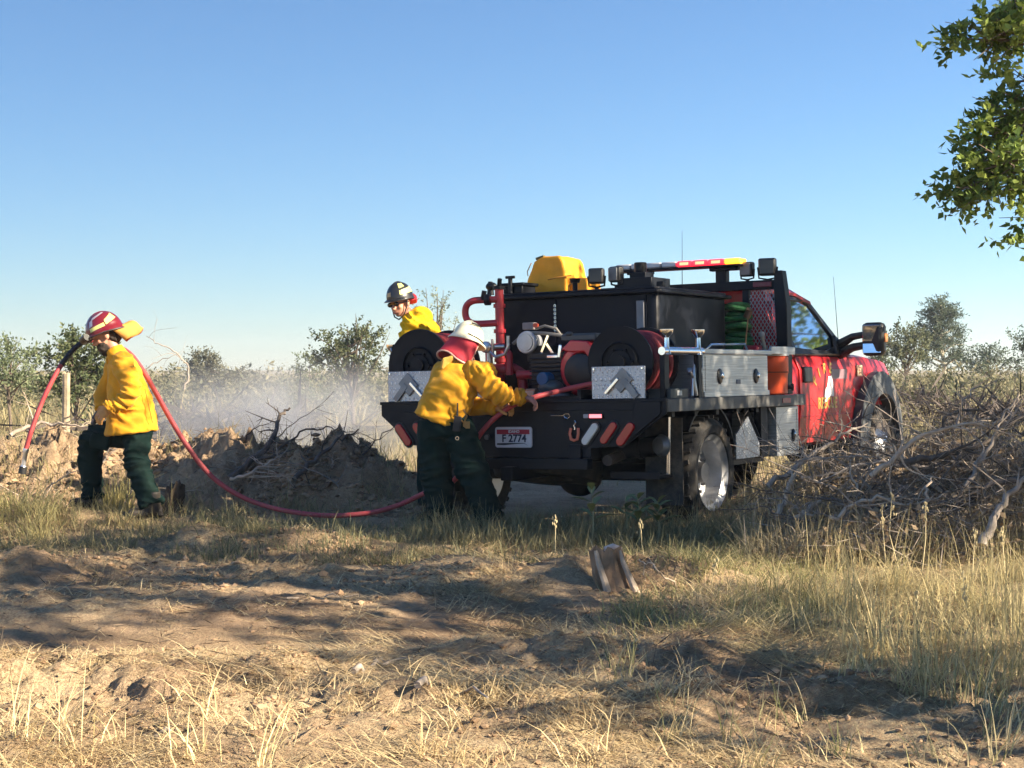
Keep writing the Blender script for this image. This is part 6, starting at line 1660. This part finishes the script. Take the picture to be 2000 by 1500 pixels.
# brush pile at the right
branch('fallen_log', 'upright pale stick at the left end of the brush pile', [gp(1522, 1012, 11.3), gp(1532, 975, 11.4), gp(1546, 920, 11.5)], .028, WOODS[2], 50, twigs=2, tl=.25)
branch('fallen_log', 'pale broken log chunk leaning beside the upright stick', [gp(1556, 1018, 11.1), gp(1580, 995, 11.2), gp(1606, 972, 11.3)], .034, WOODS[2], 51, twigs=0)
branch('fallen_log', 'thick brown log slanting up at the right edge', [gp(1918, 1065, 10.3), gp(1945, 1005, 10.4), gp(1985, 950, 10.5), gp(2040, 895, 10.6)], .034, WOODS[0], 52, twigs=2, tl=.3)
branch('dead_branch', 'pale forked branch crossing in front of the red door', [gp(1500, 950, 11.6), gp(1580, 895, 11.7), gp(1640, 850, 11.8), gp(1695, 826, 11.9)], .022, WOODS[0], 53, twigs=5, tl=.3)
branch('dead_branch', 'thin branch curving up before the front wheel arch', [gp(1740, 930, 12.2), gp(1660, 860, 12.3), gp(1690, 800, 12.2), gp(1715, 770, 12.2)], .010, WOODS[1], 54, twigs=5, tl=.3)
branch('dead_branch', 'dark bough sweeping out of the pile to the right edge', [gp(1760, 905, 11.2), gp(1850, 885, 11.3), gp(1930, 862, 11.3), gp(2010, 800, 11.4)], .026, WOODS[1], 55, twigs=9, tl=.5)
branch('dead_branch', 'arched dark branch over the straw slope', [gp(1842, 850, 12.0), gp(1850, 815, 12.0), gp(1900, 800, 12.1), gp(1975, 830, 12.1), gp(2020, 870, 12)], .016, WOODS[1], 56, twigs=8, tl=.4)
branch('dead_branch', 'slim upright sapling with bare fork in the brush', [gp(1865, 880, 12.4), gp(1878, 800, 12.4), gp(1900, 765, 12.5), gp(1960, 740, 12.5)], .012, WOODS[0], 57, twigs=7, tl=.4)
branch('dead_branch', 'long grey branch lying across the pile toward the door', [gp(1985, 900, 11.6), gp(1850, 915, 11.5), gp(1700, 905, 11.5), gp(1600, 940, 11.5)], .020, WOODS[0], 58, twigs=9, tl=.4)
branch('dead_branch', 'dark bough low across the right of the pile', [gp(2030, 930, 10.9), gp(1940, 945, 10.9), gp(1860, 990, 10.9), gp(1790, 1010, 10.9)], .026, WOODS[1], 59, twigs=10, tl=.4)
branch('dead_branch', 'short pale snag standing in the middle of the pile', [gp(1806, 1000, 10.8), gp(1808, 965, 10.8), gp(1822, 930, 10.9)], .020, WOODS[2], 60, twigs=3, tl=.15)
branch('dead_branch', 'crooked pale twig in front of the front tyre', [gp(1675, 960, 11.2), gp(1658, 905, 11.3), gp(1668, 885, 11.3), gp(1690, 880, 11.3)], .008, WOODS[2], 61, twigs=4, tl=.2)
branch('dead_branch', 'thin twig standing before the door', [gp(1650, 900, 11.9), gp(1645, 840, 11.9), gp(1641, 800, 11.9), gp(1655, 770, 11.9)], .005, WOODS[2], 62, twigs=3, tl=.15)
rngb = np.random.RandomState(77)
for k, (lab, pts, r) in enumerate((('pale bough arching over the top of the brush pile', [(1700, 930, 11.0), (1790, 860, 11.0), (1880, 830, 11.1), (1990, 850, 11.1)], .02),
        ('grey bough rising steeply at the right of the brush pile', [(1880, 960, 11.0), (1925, 880, 11.1), (1960, 820, 11.2), (1990, 770, 11.2)], .018),
        ('pale curved branch low in front of the brush pile', [(1620, 1010, 10.8), (1700, 975, 10.8), (1780, 985, 10.8), (1850, 960, 10.9)], .016),
        ('pale branch leaning left out of the brush pile', [(1840, 960, 11.2), (1770, 900, 11.3), (1735, 860, 11.3), (1720, 815, 11.3)], .014))):
    branch('dead_branch', lab, [at(*q_) for q_ in pts], r, WOODS[2 if k != 1 else 0], 400 + k, twigs=8, tl=.4)
for k in range(40):
    px = rngb.uniform(1560, 2010); py = rngb.uniform(900, 1050) - (px - 1480) * .08
    Y = 10.4 + (1060 - py) / 160 * 1.8
    p = at(px, py, Y); p.z = max(p.z, ground_at(p.x, p.y) + .03)
    a = rngb.uniform(-.5, .6) + (math.pi if rngb.rand() < .45 else 0); l = rngb.uniform(.5, 1.3) * (.6 if px < 1680 else 1)
    d = Vector((math.cos(a), math.sin(a) * .6, rngb.uniform(.05, .55))) * l
    mid = p + d * .5 + Vector((0, 0, rngb.uniform(-.02, .16)))
    branch('brush_branch', 'dead branch tangled in the brush pile at right', [p - d * .1, p + d * .2, mid, p + d], rngb.uniform(.006, .016), WOODS[k % 3 if k % 5 else 0], 100 + k, 'branches tangled in the brush pile', twigs=7, tl=.35)
# fine twigs and withered leaves in the pile
V = []
n = 9000; y = rngb.uniform(10.3, 12.7, n); x = y * rngb.uniform(.145, .33, n)
k = rngb.uniform(0, 1, n) < np.clip(1.2 - ((y - 11.5) / 1.2) ** 2, 0, 1) * np.clip((x / y - .14) * 12, .1, 1)
x, y = x[k], y[k]; n = len(x)
z = H(x, y) + rngb.uniform(0, 1, n) ** 1.6 * .34 * np.clip((x / y - .14) * 12, .3, 1)
D_ = rngb.normal(0, 1, (n, 3)); D_ /= np.linalg.norm(D_, axis=1, keepdims=True)
V.append(leaf_cards(np.stack([x, y, z], 1), D_, rngb.uniform(.03, .07, n), rngb.uniform(.02, .04, n), rngb, lerp_col(rngb, n, (.42, .30, .18), (.16, .12, .08), .3)))
n2 = 7000; i = rngb.randint(0, n, n2); c = np.stack([x[i], y[i], z[i]], 1) + rngb.normal(0, .03, (n2, 3)); D_ = rngb.normal(0, 1, (n2, 3)) * np.array((1, 1, .55)); D_ /= np.linalg.norm(D_, axis=1, keepdims=True)
V.append(leaf_cards(c, D_, rngb.uniform(.12, .35, n2), np.full(n2, .006), rngb, lerp_col(rngb, n2, (.42, .36, .30), (.15, .12, .10), .3)))
n3 = 5000; y = rngb.uniform(10.4, 12.4, n3); x = y * rngb.uniform(.14, .33, n3)
V.append(blades(np.stack([x, y, H(x, y)], 1), rngb.uniform(.1, .4, n3), np.full(n3, .006), rngb.uniform(.1, 1.3, n3), rngb.uniform(0, 6.28, n3), rngb, lerp_col(rngb, n3, (.55, .45, .27), (.28, .23, .13)), 3))
stuff('brush_litter', np_mesh('brush_litter', *join_np(V)), foliage('dead_leaf', (1, 1, 1), .2), 'withered leaves and fine twigs filling the brush pile')
# roots and twigs on the heaps
n = 2400; y = rngb.uniform(13.6, 15.8, n); x = rngb.uniform(-5, -.7, n); D_ = rngb.normal(0, 1, (n, 3)) * np.array((1, 1, .5)); D_ /= np.linalg.norm(D_, axis=1, keepdims=True)
stuff('heap_rootlets', np_mesh('heap_rootlets', *leaf_cards(np.stack([x, y, H(x, y) + .01], 1), D_, rngb.uniform(.06, .28, n), np.full(n, .007), rngb, lerp_col(rngb, n, (.42, .34, .24), (.12, .09, .07), .3))), foliage('dead_leaf', (1, 1, 1)), 'rootlets and twigs poking out of the soil heaps')

n = 3200; y = rngb.uniform(4.8, 12.5, n); x = y * rngb.uniform(-.33, .2, n); D_ = rngb.normal(0, 1, (n, 3)) * np.array((1, 1, .25)); D_ /= np.linalg.norm(D_, axis=1, keepdims=True)
stuff('ground_twigs', np_mesh('ground_twigs', *leaf_cards(np.stack([x, y, H(x, y) + .008], 1), D_, rngb.uniform(.03, .16, n), rngb.uniform(.003, .008, n), rngb, lerp_col(rngb, n, (.30, .22, .14), (.07, .05, .035), .3))), foliage('dead_leaf', (1, 1, 1)), 'broken twigs and root bits scattered over the soil')

# ------------------------------------------------------------------ stumps, posts, weeds
def stump(name, label, p, h, r, m, seed, lean=(0, 0), jag=.06, cat='stump'):
    rng = np.random.RandomState(seed); b = B(); n = 18; m_ = 6; vs = []; fs = []
    for i in range(m_ + 1):
        t = i / m_
        for j in range(n):
            a = 2 * math.pi * j / n
            rr = r * (1 + .55 * (1 - t) ** 3 * (1 + .5 * math.sin(a * 5 + seed))) * (1 + .10 * math.sin(a * 7 + 3 * t) + rng.normal(0, .03))
            vs.append((rr * math.cos(a) + lean[0] * t, rr * math.sin(a) + lean[1] * t, -.06 + (h + .06) * t + (rng.uniform(-1, 1) * jag * h if i == m_ else 0)))
    for i in range(m_):
        for j in range(n): fs.append((i * n + j, i * n + (j + 1) % n, (i + 1) * n + (j + 1) % n, (i + 1) * n + j))
    k = len(vs); vs.append((lean[0], lean[1], h * .92)); fs += [(m_ * n + j, m_ * n + (j + 1) % n, k) for j in range(n)]
    o = obj(name, b.add(vs, fs), m, None, smooth=50); o.location = p
    return tag(o, label, cat)
STW = mat('stump_wood', (.26, .17, .105), .9, 0, .35, 10, .7, 30)
s0 = gpt(1205, 1150)
st_ = thing('tree_stump', 'split stump with bleached edges in the middle foreground', 'stump', s0); st_.scale = (1.2, 1.1, 1.1)
rq = np.random.RandomState(3); b = B(); vs = []; fs = []; n_, m_ = 22, 8
for i in range(m_ + 1):
    t = i / m_
    for j in range(n_):
        a = 2 * math.pi * j / n_
        r = .072 * (1 + .5 * (1 - t) ** 3 * (1 + .4 * math.sin(a * 5))) * (1 + .12 * math.sin(a * 6 + 2 * t) + rq.normal(0, .03))
        if math.sin(a) < -.5: r *= .72 + .1 * t      # split face towards the viewer
        vs.append((r * math.cos(a) - .055 * t, r * math.sin(a) * .9, -.07 + .28 * t + (rq.uniform(-.03, .02) if i == m_ else 0)))
for i in range(m_):
    for j in range(n_): fs.append((i * n_ + j, i * n_ + (j + 1) % n_, (i + 1) * n_ + (j + 1) % n_, (i + 1) * n_ + j))
vs.append((-.055, 0, .17)); fs += [(m_ * n_ + j, m_ * n_ + (j + 1) % n_, len(vs) - 1) for j in range(n_)]
obj('heartwood', b.add(vs, fs), STW, st_, smooth=35)
b = B(); b.tube([(.10, -.035, -.05), (.062, -.04, .05), (.026, -.04, .14), (.012, -.035, .20)], [(.022, .018), (.016, .014), (.012, .012), (.006, .006)], 8)
obj('bleached_splinter', b, WOODS[2], st_)
b = B(); b.tube([(-.035, -.055, -.04), (-.058, -.05, .05), (-.085, -.048, .13), (-.10, -.04, .20)], [(.03, .016), (.024, .014), (.018, .012), (.012, .008)], 8)
obj('bark_strip', b, WOODS[2], st_)
b = B(); b.tube([(-.06, -.02, .205), (-.02, -.01, .215), (.02, .0, .205)], [.012, .018, .010], 8)
obj('bleached_top', b, mat('bleached_wood', (.62, .48, .42), .8), st_)
b = B(); b.tube([(-.05, -.05, -.02), (-.08, -.1, -.03), (-.07, -.16, -.05)], [.025, .018, .008], 8); b.tube([(.04, -.05, -.01), (.05, -.1, -.04), (.10, -.14, -.05)], [.022, .016, .008], 8)
obj('root', b, STW, st_)
q = at(333, 975, 13.7); stump('tree_stump', 'dark weathered stump behind the walking person', (q.x, q.y, ground_at(q.x, q.y)), .24, .075, mat('dark_stump', (.09, .065, .045), .95, 0, .4, 12, .8, 30), 5, (.05, 0), .22)
q = at(36, 850, 18); stump('tree_stump', 'thick grey stump by the left picture edge', (q.x, q.y, ground_at(q.x, q.y)), .42, .13, mat('grey_stump', (.24, .20, .15), .9, 0, .3, 8, .6, 30), 6)
q = at(127, 800, 21); z_ = ground_at(q.x, q.y); stump('fence_post', 'old round wooden post behind the red hose', (q.x, q.y, z_), EYE - (728 - HOR) / F_PX * 21 - z_, .045, mat('post_wood', (.34, .27, .18), .9, 0, .3, 8, .5, 30), 7, (.02, 0), .02, 'post')

def weed(label, px, py, Y, h, seed, n=7, dead=False):
    rng = np.random.RandomState(seed); p = at(px, py, Y); z = ground_at(p.x, p.y)
    t = thing('milkweed', label, 'plant', (p.x, p.y, z), group='leafy weeds by the truck')
    m = mat('weed_green', (.16, .20, .085), .6, 0, .2, 12)
    b = B(); st = spline([(0, 0, -.02), (.01, 0, h * .5), (-.005, 0, h)], 5); b.tube(st, [.006, .0055, .005, .005, .005, .005, .004, .004, .003, .003, .002], 6)
    obj('stem', b, mat('weed_stem', (.30, .27, .15), .7), t)
    for k in range(n):
        f = .45 + .55 * k / n; a = k * 2.4 + rng.uniform(-.3, .3); L = .17 * (1.1 - .5 * k / n) * rng.uniform(.8, 1.2)
        base = Vector((0, 0, h * f)); d = Vector((math.cos(a), math.sin(a) * .8, rng.uniform(.5, 1.1))).normalized(); s = d.cross(Vector((0, 0, 1))).normalized()
        vs = []
        for i in range(6):
            q_ = i / 5; c = base + d * L * q_ + Vector((0, 0, -.25 * L * q_ * q_)); w_ = .027 * math.sin(math.pi * min(q_ * .93 + .05, 1)) + .001
            vs += [c - s * w_ + Vector((0, 0, w_ * .4)), c, c + s * w_ + Vector((0, 0, w_ * .4))]
        fs = []
        for i in range(5): fs += [(3 * i, 3 * i + 1, 3 * i + 4, 3 * i + 3), (3 * i + 1, 3 * i + 2, 3 * i + 5, 3 * i + 4)]
        bb = B().add(vs, fs); me = bpy.data.meshes.new('leaf'); me.from_pydata(bb.v, [], bb.f)
        obj('leaf', me, m, t, smooth=60)
    return t
weed('tall milkweed with drooping lower leaves before the reverse lamp', 1156, 1000, 11.2, .44, 1, 8)
weed('bushy milkweed in front of the rear step', 1247, 1005, 11.3, .36, 2, 11)
weed('short milkweed right of the bushy one by the rear tyre', 1285, 1005, 11.4, .30, 3, 11)
weed('thin milkweed between tall one and bushy one', 1222, 1000, 11.5, .34, 4, 4)

def seedheads():
    rng = np.random.RandomState(9); b = B(); parts = []
    for (px, py0, py1, Y) in ((1742, 1080, 968, 10.2), (1722, 1090, 985, 10.2), (1808, 1080, 985, 10.1), (1400, 1180, 1090, 9.2), (1250, 1080, 1015, 10.2), (1905, 1120, 1040, 9.6), (1955, 1130, 1030, 9.5), (1570, 1340, 1190, 7.6), (1880, 1300, 1120, 8.0), (1790, 1290, 1160, 8.2), (1085, 1060, 1005, 10.6)):
        p0, p1 = at(px - rng.uniform(-15, 15), py0, Y), at(px, py1, Y); p0.z = min(p0.z, ground_at(p0.x, p0.y))
        b.tube([p0, p0.lerp(p1, .5) + Vector((rng.normal(0, .01), 0, 0)), p1], [.0035, .003, .002], 5)
        for k in range(14):
            f = rng.uniform(.72, 1.02); c = p0.lerp(p1, f) + Vector(rng.normal(0, .008, 3)); b.ell(c, (.004, .004, .011), None, 5, 4)
    o = obj('seed_stalks', b, mat('seed_straw', (.52, .43, .24), .8), None); o['kind'] = 'stuff'; o['label'] = 'dry seed stalks rising above the grass'
seedheads()

# far slash heaps on the right
def heap(px, Y, w_, h, seed):
    rng = np.random.RandomState(seed); x = (px - 1000) / F_PX * Y; n = 900
    q = rng.normal(0, 1, (n, 3)) * np.array((w_ * .35, .8, h * .35)); q[:, 2] = np.abs(q[:, 2]); c = q + np.array((x, Y, ground_at(x, Y)))
    D_ = rng.normal(0, 1, (n, 3)) * np.array((1, 1, .4)); D_ /= np.linalg.norm(D_, axis=1, keepdims=True)
    return leaf_cards(c, D_, rng.uniform(.3, 1.1, n), rng.uniform(.03, .07, n), rng, lerp_col(rng, n, (.12, .095, .08), (.05, .042, .04), .3))
stuff('slash_heap', np_mesh('slash_heap', *join_np([heap(1800, 42, 1.6, .75, 1), heap(1745, 44, 1.2, .6, 2), heap(1910, 34, 2.2, .55, 3), heap(1980, 30, 1.8, .5, 4), heap(330, 26, 2.2, .5, 5), heap(480, 30, 2.5, .45, 6)])), foliage('dead_leaf', (1, 1, 1)), 'heaps of cut branches out in the field')

# ------------------------------------------------------------------ water spray and haze
def spray():
    b = B(); b.box(-5.2, -.55, 17.0, 22.0, .05, 1.95)
    m = bpy.data.materials.new('water_mist'); m.use_nodes = True; n = m.node_tree.nodes; l = m.node_tree.links; n.clear()
    out = n.new('ShaderNodeOutputMaterial'); pv = n.new('ShaderNodeVolumePrincipled'); l.new(pv.outputs[0], out.inputs['Volume'])
    pv.inputs['Color'].default_value = (.93, .95, 1, 1); pv.inputs['Anisotropy'].default_value = .2
    tc = n.new('ShaderNodeTexCoord'); nz = n.new('ShaderNodeTexNoise'); nz.inputs['Scale'].default_value = 1.6; nz.inputs['Detail'].default_value = 5; nz.inputs['Roughness'].default_value = .6
    l.new(tc.outputs['Object'], nz.inputs['Vector'])
    mp = n.new('ShaderNodeMapping'); mp.vector_type = 'POINT'; mp.inputs['Location'].default_value = (2.75 / 2.5, -19.5 / 2.4, -.62 / .95); mp.inputs['Scale'].default_value = (1 / 2.5, 1 / 2.4, 1 / .95)
    l.new(tc.outputs['Object'], mp.inputs[0])
    ln = n.new('ShaderNodeVectorMath'); ln.operation = 'LENGTH'; l.new(mp.outputs[0], ln.inputs[0])
    fo = n.new('ShaderNodeMapRange'); fo.inputs[1].default_value = .15; fo.inputs[2].default_value = 1.0; fo.inputs[3].default_value = 1; fo.inputs[4].default_value = 0; fo.interpolation_type = 'SMOOTHSTEP'
    l.new(ln.outputs['Value'], fo.inputs[0])
    nr = n.new('ShaderNodeMapRange'); nr.inputs[1].default_value = .33; nr.inputs[2].default_value = .7; nr.inputs[4].default_value = .8
    l.new(nz.outputs[0], nr.inputs[0])
    mu = n.new('ShaderNodeMath'); mu.operation = 'MULTIPLY'; l.new(fo.outputs[0], mu.inputs[0]); l.new(nr.outputs[0], mu.inputs[1])
    l.new(mu.outputs[0], pv.inputs['Density'])
    o = obj('water_spray', b, m, None, smooth=0); o['kind'] = 'stuff'; o['label'] = 'cloud of white water mist drifting behind the soil heap'
spray()
b = B(); b.box(-420, 420, -12, 640, -3.0, 12.0)
hm_ = bpy.data.materials.new('haze_air'); hm_.use_nodes = True; n = hm_.node_tree.nodes; n.clear()
out = n.new('ShaderNodeOutputMaterial'); pv = n.new('ShaderNodeVolumePrincipled'); hm_.node_tree.links.new(pv.outputs[0], out.inputs['Volume'])
pv.inputs['Color'].default_value = (.86, .92, 1, 1); pv.inputs['Density'].default_value = .0006; pv.inputs['Anisotropy'].default_value = .1
hz = obj('haze', b, hm_, None, smooth=0); hz['kind'] = 'stuff'; hz['label'] = 'thin pale haze in the air'
